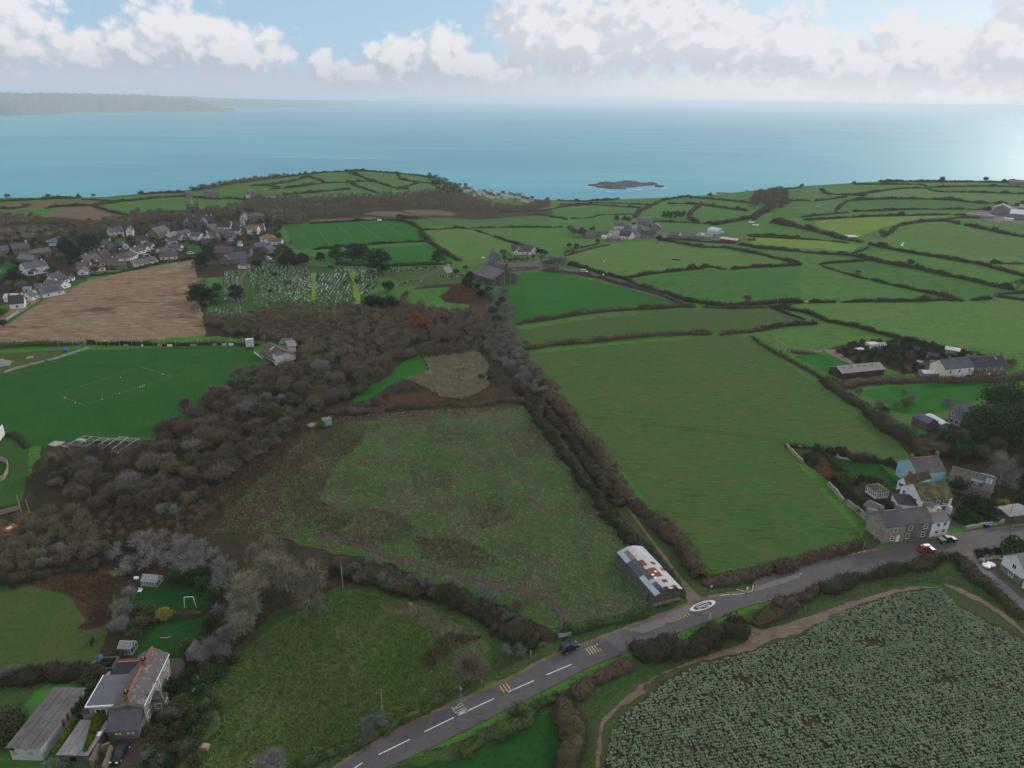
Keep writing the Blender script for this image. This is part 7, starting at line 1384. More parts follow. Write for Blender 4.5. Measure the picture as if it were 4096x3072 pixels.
 q=MB();q.add([(-3.3,.0,2.2),(-3.3,W+.5,2.2),(-.03,W+.5,4.3),(-.03,.0,4.3),(-.03,W*.5,5.2),(-3.3,.0,2.32),(-3.3,W+.5,2.32)],[(5,3,4,2,6),(0,1,6,5),(0,5,3),(1,2,6),(0,3,2,1)]);q.build('near_wing_roof',MT['slate'],e)
 for y in(1.0,1.8,3.2,3.9):MB().box(-3.06,-2.98,y,y+.45,1.3,1.7).build('vent_block',MT['cream_wall'],e)
 c=P(Z10(180,390));w=MB();s=1.7;w.box(-s,s,-s,-s+.3,0,2.0);w.box(-s,s,s-.3,s,0,2.0);w.box(-s,-s+.3,-s+.3,s-.3,0,2.0);w.box(s-.3,s,-s+.3,s-.3,0,2.0);o=w.build('roofless_store',MT['stone_dark']);o.location=c;o.rotation_euler=(0,0,math.atan2(u.y,u.x));tag(o,'small roofless square block store left of the farmhouse','outbuilding')
 c=P(Z10(155,520));o=MB().box(-.7,.7,-.6,.6,0,1.5).box(-.8,.8,-.7,.7,1.5,1.6).build('coal_bunker',MT['concrete']);o.location=c;tag(o,'pale square bunker against the left side of the farmhouse','bunker')
def old_sheds():
 def shed(label,A,B,depth,h0,h1,wall,roof,ov,sheets,extra=None,cat='shed'):
  a,b=P(Z11(*A),h0),P(Z11(*B),h0);u=(b.xy-a.xy).normalized();L=(b.xy-a.xy).length;e=empty('old_shed',Vector((a.x,a.y,0)),math.atan2(u.y,u.x),label,cat);W=depth
  q=MB();q.add([(.35,.35,-.2),(L-.35,.35,-.2),(L-.35,W-.3,-.2),(.35,W-.3,-.2),(.35,.35,h0-.1),(L-.35,.35,h0-.1),(L-.35,W-.3,h1-.1),(.35,W-.3,h1-.1)],[(0,1,5,4),(1,2,6,5),(2,3,7,6),(3,0,4,7),(4,5,6,7),(3,2,1,0)]);q.build('wall',MT[wall],e)
  nx,ny=sheets;rr=random.Random(nx)
  for i in range(nx):
   for j in range(ny):
    x0,x1=L*i/nx,L*(i+1)/nx+.02;y0,y1=W*j/ny-.05,W*(j+1)/ny;z=lambda y:h0+(h1-h0)*y/W+rr.uniform(0,.03)+.02*(i%2);s=MB();m=5;pts=[]
    for t in range(m+1):
     x=x0+(x1-x0)*t/m;dz=.05*(t%2);pts+=[(x,y0,z(y0)+dz),(x,y1,z(y1)+dz)]
    s.add(pts,[(2*t,2*t+2,2*t+3,2*t+1)for t in range(m)]);s.build('roof_sheet',MT[roof],e)
  return e,L,W
 e,L,W=shed('long old shed with plum grey sheet roof and rust streaked white walls',(90,1285),(765,1302),13.9,3.2,3.2,'white_rust','sheet_dark',.2,(6,16))
 MB().box(.45,1.3,.30,.34,2.3,3.0).build('broken_opening',MT['dark_void'],e)
 for k in range(9):MB().box(L-.36,L-.31,1.0+1.35*k,1.6+1.35*k,1.2,3.0).build('rust_panel',MT['rust_sheet' if k>3 else 'white_rust'],e)
 e,L,W=shed('small old shed with grey corrugated roof half covered by yellow green ivy',(1050,1415),(1665,1425),7.6,2.7,2.7,'stone_dark','sheet_grey',.2,(6,9))
 MB().box(L*.74,L*.74+1.25,W*.52,W*.52+1.0,2.79,2.83).build('skylight',MT['white_paint'],e);MB().box(L*.36,L*.55,.29,.33,.9,1.9).build('window_opening',MT['dark_void'],e)
 r=np.random.default_rng(9);n=5200;t=r.uniform(0,1,n);c0=P(Z11(1640,1440),1.5);c1=P(Z11(1900,680),3.0);cx=c0.x+(c1.x-c0.x)*t;cy=c0.y+(c1.y-c0.y)*t;wd=.55+1.35*t;th=r.uniform(0,2*PI,n);q=np.sqrt(r.uniform(0,1,n))
 c=np.stack([cx+wd*q*np.cos(th),cy+wd*q*.9*np.sin(th),2.0+(1.3+.7*t)*(1-q*q)+r.normal(0,.1,n)-1.4*q**3*(np.cos(th)>0)],1);v,f=slivers(c,.34,.26,r,up=.5,quadl=True);o=link('ivy',mesh_np('ivy',v,f),MT['ivy']);tag(o,'mass of yellow green ivy over the right side of the small old shed','ivy')
 n=1600;t=r.uniform(0,1,n);c0=P(Z11(1060,1380),2.0);c1=P(Z11(1420,740),2.6);c=np.stack([c0.x+(c1.x-c0.x)*t+r.normal(0,.22,n),c0.y+(c1.y-c0.y)*t+r.normal(0,.2,n),2.45+r.normal(0,.28,n)],1);v,f=slivers(c,.30,.22,r,up=.5,quadl=True);o=link('ivy',mesh_np('ivy',v,f),MT['ivy']);tag(o,'narrow strip of ivy along the left eave of the small old shed','ivy')
 for pts,h,l in(([(1700,1500),(1850,1180)],2.2,'rough stone wall right of the small old shed'),([(1900,1240),(2060,1180)],2.0,'mossy topped stone bay wall by the drive'),([(1940,1640),(2090,1230)],2.0,'rough stone wall between the bay and the dark car')):
  q=[P(Z11(*p),h)for p in pts];u=(q[1].xy-q[0].xy).normalized();L=(q[1].xy-q[0].xy).length;o=MB().box(0,L,-.25,.25,-.2,h).build('stone_wall',MT['stone_brown']);o.location=(q[0].x,q[0].y,0);o.rotation_euler=(0,0,math.atan2(u.y,u.x));tag(o,l,'wall')
near_houses()
# ------------------------------------------------------------------ church, village, farms, pavilion
def church():
 p=P(Z2(775,492));a=P(Z2(715,495));u=Vector((.92,.38));rz=math.atan2(u.y,u.x)
 e=empty('church_tower',p,rz,'tall dark stone church tower with four pinnacles and a flagpole','church');s=4.5;H=21.5;q=MB()
 q.box(-s,s,-s,s,-.5,9);q.box(-s+.2,s-.2,-s+.2,s-.2,9,15.5);q.box(-s+.4,s-.4,-s+.4,s-.4,15.5,H);t=q.build('wall',MT['tower_stone'],e)
 st=MB();[st.box(-s-.15,s+.15,-s-.15,s+.15,z,z+.35)for z in(8.8,15.2)];st.box(-s+.15,s-.15,-s+.15,s-.15,H,H+.45);st.build('string_course',MT['stone_grey'],e)
 for i in range(5):
  for sd in range(4):
   k=-s+.4+(2*s-.8)*(i+.5)/5;m=MB();w=.5;d=s-.5
   {0:lambda:m.box(k-w,k+w,-d-.1,-d+.3,H+.45,H+1.5),1:lambda:m.box(k-w,k+w,d-.3,d+.1,H+.45,H+1.5),2:lambda:m.box(-d-.1,-d+.3,k-w,k+w,H+.45,H+1.5),3:lambda:m.box(d-.3,d+.1,k-w,k+w,H+.45,H+1.5)}[sd]()if 0<i<4 or sd<2 else m.box(0,.01,0,.01,H,H+.01)
   m.build('merlon',MT['tower_stone'],e)
 for x in(-1,1):
  for y in(-1,1):
   b=MB();b.box(x*s-.75,x*s+.75,y*s-.75,y*s+.75,-.5,15.0);b.box(x*s-.55,x*s+.55,y*s-.55,y*s+.55,15.0,H);b.build('buttress',MT['tower_stone'],e)
   pn=MB();c=s-.35;pn.box(x*c-.55,x*c+.55,y*c-.55,y*c+.55,H+.45,H+3.0);pn.add([(x*c-.7,y*c-.7,H+3),(x*c+.7,y*c-.7,H+3),(x*c+.7,y*c+.7,H+3),(x*c-.7,y*c+.7,H+3),(x*c,y*c,H+5.4)],[(0,1,4),(1,2,4),(2,3,4),(3,0,4),(3,2,1,0)]);pn.build('pinnacle',MT['tower_stone'],e)
 for z,w,h in((17.6,1.5,2.6),(12.2,.9,1.6),(4.6,2.4,4.2)):
  o=MB().box(-w/2,w/2,-s-.04+(.2 if z>9 else 0)+(.2 if z>15.5 else 0),-s+.5,z-h/2,z+h/2).build('louvre_window',MT['glass_dark'],e)
 MB().tube([(0,-s+.12,13.7),(0,-s+.30,13.7)],1.0,n=16).build('clock_face',MT['stone_light'],e)
 MB().tube([(0,0,H),(0,0,H+10)],[.13,.07],n=6).build('flagpole',MT['white_paint'],e)
 H_=house
 for dx,l in((0,'long slate church nave running back from the tower'),(6.8,'right church aisle with slate roof beside the tower'),(-6.8,'left church aisle with slate roof beside the tower')):
  o=empty('church_aisle',Vector((p.x,p.y,p.z))+Vector((u.x*(dx-3.4)-u.y*3.2,u.y*(dx-3.4)+u.x*3.2,0)),rz,l,'church');w=6.6;L=24;wh,rh=4.4,3.6
  q=MB();q.add([(x,y,z)for y in(0,L)for x,z in((0,-1.5),(0,wh),(w/2,wh+rh),(w,wh),(w,-1.5))],[(4,3,2,1,0),(5,6,7,8,9),(1,6,5,0),(4,9,8,3),(2,7,6,1),(3,8,7,2)]);q.build('wall',MT['stone_grey'],o)
  q=MB();q.add([(-.2,-.2,wh-.1),(-.2,L+.2,wh-.1),(w/2,L+.2,wh+rh+.1),(w/2,-.2,wh+rh+.1),(w+.2,-.2,wh-.1),(w+.2,L+.2,wh-.1)],[(0,3,2,1),(3,4,5,2)]);q.build('roof',MT['slate'],o);MB().box(w/2-.9,w/2+.9,-.06,.02,1.2,4.2).build('window',MT['glass_dark'],o)
church()
def village():
 S=[];H=house
 def h(T,x0,y0,x1,y1,d,wh,rh,ax,wall,roof,label,**k):
  H(k.pop('name','village_house'),label,(T,x0,y0),(T,x1,y1),d,wh,rh,wall,roof,axis=ax,**k)
 W,Cw,Sg,Sb='white_wall','cream_wall','stone_grey','stone_brown'
 wc=lambda f=.5,m='white_wall':((f,m,1.0),)
 h(Z1,140,1168,345,1148,8,3.0,3.6,'x',W,'slate_dark','white house with a tall white gable at the left end of the stubble field',chim=((.95,W,1.0),(.05,'brick',1.0)))
 h(Z1,60,1070,235,1062,6,2.5,1.6,'x',W,'sheet_pale','low building with pale grey roof just behind the tall white gable',nowin=True)
 h(Z1,300,1046,450,1050,11,2.4,2.4,'y',W,'slate_brown','white bungalow with grey brown roof and two skylights by the stubble field',skyl=((.4,.6,.62,.85),))
 h(Z1,465,970,600,1012,12,2.4,2.8,'y',W,'slate_brown','white bungalow with blue solar panels, nearest the tall white gable',solar=(.15,.85,.56,.96,6,3))
 h(Z1,585,885,835,902,8.5,2.4,2.3,'x',W,'slate_brown','white bungalow with plain dark brown roof beside the solar one',chim=wc(.55))
 h(Z1,690,838,810,842,11,2.4,2.4,'y',W,'slate_dark','white bungalow whose dark roof is covered in solar panels',solar=(.06,.94,.06,.94,6,5))
 h(Z1,636,815,765,815,12,2.5,3.0,'y',Cw,'tile_brown','cream gabled bungalow with large brown roof at the field margin')
 h(Z1,325,942,422,938,4.5,2.4,.8,'x','teal_wall','sheet_grey','small turquoise shed among the left village gardens',name='garden_shed')
 h(Z1,490,915,578,908,5,2.6,1.3,'x',W,'slate','small white outbuilding behind the bungalows at the left',name='garden_shed')
 h(Z1,935,780,1008,778,5,2.2,1.4,'y',W,'slate_dark','small white gabled garage between the field margin and the shrubs',name='garage')
 h(Z1,1065,625,1268,615,8.5,2.5,2.4,'x',Cw,'tile_brown','cream bungalow with dark brown roof and white chimney',chim=wc(.45))
 h(Z1,1205,668,1465,632,9,2.3,2.6,'x',Cw,'tile_brown','bungalow with large hipped brown roof at the top of the stubble field',hip=True,chim=wc(.45))
 h(Z1,1080,695,1205,692,7.5,2.3,2.3,'y',W,'slate_brown','white gabled bungalow with pale blue doors at the field corner',door=('F',.6,'pale_blue_paint',2.0,2.0))
 h(Z1,1380,562,1650,555,9,2.4,2.4,'x',W,'tile_brown','white bungalow with long very dark brown roof in the middle of the estate',chim=wc(.7))
 h(Z1,1165,525,1400,500,10,2.4,2.6,'x',W,'slate_brown','bungalow with broad grey brown roof behind the cream bungalow',chim=wc(.35))
 h(Z1,1500,610,1760,600,8.5,2.2,2.2,'x','grey_render','tile_brown','low brown roofed bungalow against the field hedge',chim=wc(.8))
 h(Z1,1900,588,2050,560,8.5,2.4,2.3,'x',W,'slate_brown','white bungalow with white gable left of the solar one at the hedge')
 h(Z1,2050,558,2190,530,8.5,2.5,2.2,'x',W,'slate_brown','white bungalow with five blue solar panels facing the stubble field',solar=(.05,.62,.05,.46,5,2))
 h(Z1,1655,505,1800,495,9,2.4,2.0,'x',W,'tile_brown','white bungalow with rows of windows beside the estate road')
 h(Z1,1800,495,1912,450,9,2.4,2.4,'x',W,'tile_brown','white gabled bungalow with brown roof at the bend of the estate road')
 h(Z1,1660,432,1790,430,8,2.4,2.0,'x',W,'slate_dark','white bungalow with dark roof and white end chimneys',chim=wc(.06))
 h(Z1,1900,412,2020,385,10,2.5,2.6,'x',W,'tile_brown','white bungalow with very dark roof and white gable near the parked cars',chim=wc(.5))
 h(Z1,2012,375,2085,360,8,2.4,2.4,'y',W,'tile_brown','small white gabled house just behind the parked cars')
 h(Z1,1395,450,1530,440,9,2.4,2.4,'x','grey_render','tile_brown','brown roofed bungalow behind the broad grey brown roof',chim=wc(.15))
 h(Z1,1495,352,1605,340,9,4.3,3.0,'y',Sb,'slate','stone gabled house with a tall white chimney',chim=((.02,W,1.6),))
 h(Z1,1330,352,1455,348,6,3.0,.5,'x',W,'sheet_pale','flat roofed white house beside the stone gabled one',flat=True)
 h(Z1,1245,390,1320,360,7,2.6,2.0,'y',W,'slate_pale','white house with pale roof behind the parked car at the pines')
 h(Z1,1700,328,1785,324,8,2.4,2.4,'y',W,'slate_pale','white gabled house right of the stone gabled one')
 h(Z1,1560,345,1690,338,7,2.4,2.0,'x',Sg,'slate_dark','dark slate roofed house joined to the stone gabled one')
 h(Z1,1528,165,1722,158,10,4.4,3.0,'x',Cw,'slate_blue','cream house with navy slate roof at the top left of the village',door=('F',.7,'dark_void',3.0,2.4))
 h(Z1,1748,160,1850,160,11,5.0,3.0,'y',W,'slate','bright white two storey house next to the cream one')
 h(Z1,1955,275,2065,272,8,3.8,2.8,'x',Cw,'slate_dark','cream gabled house in front of the stone hall',chim=wc(.9))
 h(Z1,1885,270,1955,272,8,3.0,2.2,'x',Sb,'tile_brown','brown roofed house left of the cream gabled one')
 h(Z1,2092,340,2155,332,7,2.6,2.4,'y',W,'slate_brown','tiny white gabled house below the stone hall')
 h(Z1,190,425,432,405,9,5.0,3.0,'x',Sb,'slate','brown stone terrace with slate roof at the left of the village',chim=((.05,'brick',1.3),(.9,W,1.5)))
 h(Z1,-60,450,140,438,9,4.5,2.6,'x',Sg,'slate_brown','grey stone house row at the very left edge of the village')
 h(Z1,435,468,722,438,8,3.6,2.4,'x',Sg,'slate_brown','long grey stone row with a small white right gable',chim=((.1,'brick',1.0),))
 h(Z1,283,655,378,700,13,4.6,2.6,'y',W,'slate','tall white house seen end on above the round pine',chim=wc(.9))
 h(Z1,392,698,482,694,4,2.6,.8,'x',W,'slate','white sunroom in front of the tall white house',name='sunroom',wins=tuple(('F',.14+.18*i,1.5,.7,1.2)for i in range(5)))
 h(Z1,470,565,548,548,14,4.0,2.4,'y',Sg,'slate_pale','pale stone house behind the tall white one')
 h(Z1,330,520,470,500,8,3.8,2.4,'x',Sb,'tile_brown','brown roofed house between the stone rows at the left')
 h(Z1,682,292,782,284,6,2.4,.8,'x','pale_blue_paint','slate_blue','low building with bright blue flat roof behind the left pines',flat=True,nowin=True)
 h(Z1,750,272,895,228,6,2.8,1.2,'x','pale_blue_paint','slate_blue','blue roofed workshop behind the left pines',nowin=True)
 h(Z2,255,608,428,562,10,4.8,4.0,'x',Sb,'slate_brown','brown stone hall with a row of tall windows left of the church',wins=tuple(('F',.1+.16*i,2.6,.9,2.0)for i in range(6)),name='village_hall')
 h(Z2,450,615,545,598,8,3.2,2.4,'x',W,'slate_pale','white cottage at the left end of the long slate row',chim=wc(.05))
 h(Z2,545,598,725,568,8,3.2,2.6,'x',W,'slate_blue','long white cottage row with blue slate roof below the church')
 h(Z2,560,630,630,624,8,2.8,2.2,'y',W,'slate','white gable end below the long blue slate row')
 h(Z2,690,618,815,632,8,3.2,2.8,'x',W,'slate_blue','white house with blue grey roof directly below the tower')
 h(Z2,832,618,922,616,8,3.0,2.8,'x',W,'slate_dark','white house with black slate roof right of the dark bushes',chim=wc(.95))
 h(Z2,906,645,985,645,8,4.0,3.0,'y',W,'slate_dark','bright white gabled house with white chimney',chim=wc(.1))
 h(Z2,1012,660,1098,655,11,3.6,2.8,'y',Sg,'slate','grey stone gabled house right of the bright white one')
 h(Z2,848,672,1012,660,6,2.2,1.2,'x',Sg,'slate_dark','low dark roofed outbuilding in front of the white gable',nowin=True,name='outbuilding')
 h(Z2,1012,590,1135,598,8,4.6,2.6,'x',Sg,'slate_brown','stone house with two chimneys right below the church',chim=((.1,Sb,1.2),(.9,Sb,1.2)))
 h(Z2,1150,605,1275,590,9,4.4,2.8,'x',Sg,'slate_blue','stone house with blue slate roof in the village centre',chim=((.1,Sb,1.2),))
 h(Z2,1275,632,1338,615,9,4.0,3.0,'y',Sg,'slate','pale stone gable end beside the white van')
 h(Z2,1060,488,1245,488,8,3.2,3.6,'x',W,'slate_dark','white longhouse with black roof and white end gable',chim=wc(.97))
 h(Z2,1250,480,1385,475,8,3.0,2.6,'x',Sg,'slate_dark','dark roofed house joined to the white longhouse')
 h(Z2,1270,562,1385,562,8,4.6,3.0,'x',W,'slate_dark','white two storey house with tall white chimney',chim=wc(.97))
 h(Z2,1382,550,1465,550,8,4.0,3.0,'y',Sb,'slate_dark','dark gabled house with one large window',)
 h(Z2,1485,548,1622,548,8,4.6,3.0,'x',W,'lichen_roof','white house with orange brown lichened roof',chim=((.1,Sb,1.2),(.55,Sb,1.2)))
 h(Z2,1640,525,1722,522,7,3.6,2.8,'x',W,'slate_brown','small house with pointed white right gable',chim=wc(.95))
 h(Z2,1395,370,1505,372,12,4.6,2.6,'y',W,'slate','white gabled house high on the right of the church')
 h(Z2,1502,382,1695,372,10,5.8,2.6,'x',Sb,'slate','tall stone house high on the right of the church',hip=True)
 h(Z2,1390,420,1450,418,7,3.0,2.0,'x',W,'slate_pale','small white house below the two high ones',chim=wc(.2))
 h(Z2,1778,300,1960,300,8,2.8,2.6,'x',W,'slate','white bungalow standing alone at the right above the village')
 h(Z2,888,40,1065,45,11,6.0,3.2,'x',Sg,'slate','big grey stone house in the green field behind the church')
 h(Z2,640,40,720,38,9,4.0,2.4,'x',Sg,'slate_brown','stone farm building left of the big grey house in the field')
 h(Z2,1470,45,1572,48,8,4.6,2.8,'x',W,'slate','white house in the trees at the foot of the headland')
 h(Z2,1738,78,1862,80,10,5.0,2.8,'x',W,'slate','square white house in the trees right of the headland foot',hip=True)
 h(Z2,2040,165,2130,168,9,4.6,2.8,'x',Sg,'slate_dark','grey house half hidden in the bare trees right of the village')
 h(Z2,1680,690,1890,672,11,4.4,3.4,'x',W,'lichen_roof','house with bright orange lichened hipped roof and two red chimneys',hip=True,chim=((.04,'brick',1.6),(.88,'brick',1.6)))
 h(Z2,1775,690,1952,688,6,2.8,1.8,'x',W,'slate_brown','white and slate front range below the orange roof')
 h(Z2,1620,770,1765,745,9,2.8,2.6,'x',Sg,'slate_blue','navy slate roofed house below the orange roof')
 h(Z2,1655,815,1800,818,9,3.0,2.8,'y',Sg,'slate','stone house with hipped slate roof and white framed gable window')
 h(Z2,1040,868,1262,858,12,3.6,3.8,'x',Sb,'tile_brown','school hall with a strip of pale solar panels along its brown roof',solar=(.02,.98,.56-.3,.40,10,1),name='school_building')
 h(Z2,1105,955,1240,965,12,3.8,3.0,'y',Sb,'slate_brown','stone gabled school wing with white framed gable',name='school_building')
 h(Z2,1265,960,1485,940,10,3.6,4.0,'x',Sg,'slate','school wing with broad grey slate roof',name='school_building')
 h(Z2,1285,868,1520,860,10,3.4,4.2,'x',Sg,'slate_dark','school range with dark slate roof behind the grey one',name='school_building')
 h(Z2,1360,800,1410,800,3,7.0,2.0,'y',W,'slate_pale','little pointed white school turret',name='school_turret')
 h(Z2,285,895,525,885,9,2.4,2.4,'x',W,'tile_brown','white bungalow with brown roof at the top corner of the stubble field',solar=(.60,.78,.1,.4,2,1))
 h(Z2,300,830,420,818,9,2.4,2.2,'x',W,'slate_brown','white bungalow with two large solar panels near the field corner',solar=(.1,.95,.08,.45,2,1))
 h(Z2,405,775,540,765,9,2.4,2.2,'x',W,'slate_brown','white bungalow with solar panels farthest up the estate road',solar=(.1,.7,.08,.45,2,1))
 h(Z2,430,825,525,815,8,2.4,2.2,'y',W,'slate','white gabled bungalow right of the two solar ones')
 h(Z2,560,775,612,755,7,2.4,2.2,'y',W,'slate','little white gabled house at the top of the green slope')
 h(Z2,400,685,522,675,8,2.8,2.2,'x',W,'slate_dark','white house with dark roof below the white cottages')
 h(Z2,1447,1025,1528,1003,6,2.4,1.4,'x',W,'tile_brown','small white lodge at the cemetery gate',hip=True,name='cemetery_lodge')
 h(Z2,150,528,272,528,9,4.0,2.6,'x',Sg,'slate_dark','dark slate roofed house at the far left of the church')
 h(Z2,275,490,405,492,9,4.0,2.6,'x',Sb,'slate_dark','dark slate roofed house just left of the church')
 h(Z2,830,400,1010,380,8,4.0,2.6,'x',Sg,'slate_dark','grey row with tall white chimneys behind the church',chim=((.5,W,1.8),(.8,W,1.8)))
 h(Z2,935,490,1055,485,7,3.0,2.2,'x',W,'slate_pale','small pale roofed house right at the foot of the tower')
 h(Z2,5,660,90,655,8,3.0,2.0,'x',Sb,'tile_brown','brown roofed house below the cream gable at the estate edge')
village()
def seaside():
 rr=random.Random(31);sp=[(250,225,30,'c'),(350,225,34,'d'),(330,290,34,'w'),(408,285,26,'w'),(462,285,26,'w'),(500,235,34,'d'),(585,282,30,'w'),(650,275,40,'d'),(730,285,34,'d'),(440,355,34,'g'),(485,360,20,'w'),(585,345,30,'w'),(668,330,26,'w'),(790,330,54,'c'),(880,330,44,'c'),(770,395,60,'c'),(820,400,44,'c'),(910,395,44,'c'),(985,360,36,'w'),(1030,405,50,'w'),(1110,390,40,'w'),(1180,400,52,'w'),(1260,400,60,'w'),(1310,400,40,'w'),(1200,355,60,'d'),(1290,360,50,'d'),(1390,360,54,'c'),(1480,360,56,'d'),(1430,395,40,'w'),(1550,380,34,'g'),(1670,385,58,'g'),(1770,395,70,'d'),(1930,410,34,'w'),(1330,450,60,'w'),(1400,475,50,'w'),(1480,450,40,'c'),(570,440,40,'g'),(810,540,70,'g'),(1190,480,50,'g'),(720,375,28,'w'),(1060,330,36,'d'),(860,305,36,'d')]
 for x,y,w,k in sp:
  w=max(w,50)
  wall,l={'w':('white_wall','tiny white house with dark roof in the seaside village'),'c':('cream_wall','tiny cream house with grey roof in the seaside village'),'d':('stone_grey','tiny dark roofed stone house in the seaside village'),'g':('grey_render','tiny grey house at the edge of the seaside village')}[k]
  house('seaside_house',l,(Z3,x-w*.6,y),(Z3,x+w*.6,y+rr.uniform(-3,3)),rr.uniform(7,9),rr.uniform(4.2,5.4),rr.uniform(2.4,3.2),wall,rr.choice(['slate','slate_dark','slate_brown']),axis=rr.choice(['x','y','x']),chim=((.05,'stone_grey',1.2),)if rr.random()<.5 else(),wins=(('F',.3,3.4,1.0,1.1),('F',.7,3.4,1.0,1.1)),group='houses of the seaside village')
seaside()
def farms():
 H=house;W,Cw,Sg,Sb='white_wall','cream_wall','stone_grey','stone_brown'
 def h(T,x0,y0,x1,y1,d,wh,rh,ax,wall,roof,label,name='farm_building',**k):return H(name,label,(T,x0,y0),(T,x1,y1),d,wh,rh,wall,roof,axis=ax,**k)
 h(Z4,482,285,560,292,12,5.2,3.0,'y',Cw,'slate_pale','tall white farmhouse with grey roof at the front of the farm',name='farmhouse',chim=((.05,W,1.2),))
 h(Z4,625,282,745,288,11,3.8,4.2,'x',W,'slate_dark','white gabled farm cottage with long black slate roof',name='farmhouse',skyl=((.2,.28,.3,.5),))
 h(Z4,520,310,640,303,6.5,2.4,2.0,'x',Sg,'slate_brown','low stone shed in front of the white farmhouse',hip=True,nowin=True)
 h(Z4,432,255,522,245,8,3.0,2.4,'x',Sg,'slate_dark','dark slate shed joined to the left of the white farmhouse',nowin=True)
 h(Z4,420,275,478,280,5,2.4,1.0,'x',W,'sheet_pale','small pale roofed lean-to at the far left of the farmhouse',nowin=True)
 h(Z4,252,278,372,272,7,3.4,3.0,'x',Sg,'slate','old stone barn standing in the trees left of the farm',nowin=True)
 h(Z4,570,168,682,155,9,3.6,3.0,'x',W,'slate','white house with long slate roof at the back of the farm',skyl=((.3,.36,.2,.5),))
 h(Z4,682,162,757,156,7,3.4,2.4,'x',Sg,'slate_brown','hipped stone house at the back of the farm',hip=True)
 h(Z4,842,135,978,130,9,5.0,2.6,'x',Sg,'slate_blue','long stone house with blue grey roof at the back of the farm',chim=((.05,Sg,1.0),))
 h(Z4,780,165,832,158,5,2.6,1.6,'y','pale_blue_paint','slate_pale','tiny pale blue cabin among the farm roofs',name='cabin')
 h(Z4,842,195,905,190,8,3.4,2.6,'y',Sg,'slate','stone gabled cottage beside the pale blue cabin')
 h(Z4,1000,180,1105,182,9,3.6,3.0,'y',Sg,'slate_brown','stone gabled house right of the dark farm tree',skyl=((.4,.6,.6,.8),))
 h(Z4,1015,115,1062,112,8,5.0,2.6,'x',Sg,'slate_blue','slate roofed house end behind the dark farm tree')
 h(Z4,872,262,1042,266,8,3.8,2.6,'x',Sg,'slate_dark','dark slate cottage row with pale blue doors at the farm',door=('F',.55,'pale_blue_paint',1.2,2.1))
 h(Z4,1348,272,1520,275,12,2.6,2.4,'x','grey_render','sheet_dark','long grey cattle shed at the right of the farm, left half',nowin=True,door=('F',.5,'dark_void',1.2,2.0))
 h(Z4,1521,275,1698,280,12,2.6,2.4,'x','grey_render','sheet_grey','long grey cattle shed at the right of the farm, right half',nowin=True,skyl=((.25,.45,.2,.4,'sheet_pale'),))
 h(Z4,1195,262,1285,268,9,2.8,2.4,'x',Sg,'slate_brown','dark shed just right of the big green farm tree',nowin=True)
 h(Z4,1285,262,1345,262,7,2.4,1.0,'x',Sg,'sheet_pale','small pale roofed shed between the farm sheds',nowin=True)
 h(Z4,1652,218,1775,226,11,2.6,3.0,'x','pale_blue_paint','sheet_pale','pale blue round topped barn at the right of the farm',arch=True,nowin=True)
 h(Z4,1800,308,2002,318,8,2.4,1.0,'x','rust_sheet','white_rust','low shed with white rusty roof and red end',nowin=True)
 h(Z4,2130,300,2175,305,5,2.2,.8,'x','rust_sheet','rust_sheet','tiny rusty red shed far right of the farm',nowin=True)
 h(K4,1962,305,2050,300,16,5.0,3.2,'y','sheet_grey','sheet_grey','grey barn with bright gable at the far right farm',nowin=True)
 h(K4,2090,350,2300,345,22,4.6,3.0,'x','sheet_grey','sheet_pale','wide pale roofed barn at the right edge of the fields',nowin=True)
 h(K4,2160,300,2300,300,14,4.6,2.6,'x','sheet_grey','sheet_grey','grey barn behind the wide pale one at the right edge',nowin=True)
 h(K4,1742,335,1900,342,9,2.2,.6,'x','concrete','sheet_dark','long low concrete silage clamp at the far right farm',nowin=True)
 h(K4,2050,368,2100,372,4,2.2,.3,'x',W,'sheet_pale','small white trailer hut in the far right farm yard',flat=True,nowin=True)
 h(K4,796,528,872,524,8,2.8,.5,'x','grey_render','sheet_pale','small flat topped pumping hut at the edge of the sunlit field',flat=True)
 h(K4,1050,48,1118,48,9,3.0,2.0,'x',Sg,'slate','low house on the brow at the right skyline')
 h(K4,2088,78,2190,80,14,3.6,2.6,'x',Sg,'slate_brown','large house on the skyline at the far right',hip=True)
 h(K3,1595,150,1690,148,7,2.6,1.4,'x',Cw,'slate_brown','low cream building on the brow among bare trees')
 h(Z5,1175,255,1500,258,10,2.6,4.0,'x',W,'tile_brown','long white bungalow with big dark brown roof and skylights',hip=False,name='bungalow',skyl=((.36,.40,.1,.3),(.44,.48,.1,.3)))
 h(Z5,1505,268,1648,255,13,2.8,4.0,'y',W,'tile_brown','tall white gabled right wing of the long bungalow',name='bungalow')
 h(Z5,1215,262,1300,264,6,2.6,1.8,'y',W,'tile_brown','small white front gable of the long bungalow',name='bungalow')
 h(Z5,882,478,985,474,15,5.2,4.0,'y',Sg,'slate_blue','tall stone house with steep blue slate roof behind the big barn',name='stone_house',chim=((.05,Sg,1.4),(.95,Sg,1.6)))
 h(Z5,940,512,1132,500,8,2.8,2.6,'x',Sg,'slate_brown','hipped slate front range of the tall stone house',hip=True,name='stone_house')
 h(Z5,772,462,878,466,6,2.6,2.2,'x',Sg,'slate','small slate outbuilding left of the tall stone house',chim=((.6,W,.8),))
 h(Z5,1135,540,1432,528,8.5,2.4,2.2,'x',Sg,'slate_brown','long low slate shed right of the tall stone house',nowin=True)
 h(Z5,1434,522,1640,512,7,2.0,1.6,'x',Sb,'slate_brown','lowest slate shed running towards the lane',nowin=True)
 h(Z5,642,572,1040,578,9,2.8,1.8,'x','grey_render','slate_dark','long dark slate shed just behind the big barn',wins=(('F',.97,1.6,1.2,.8),))
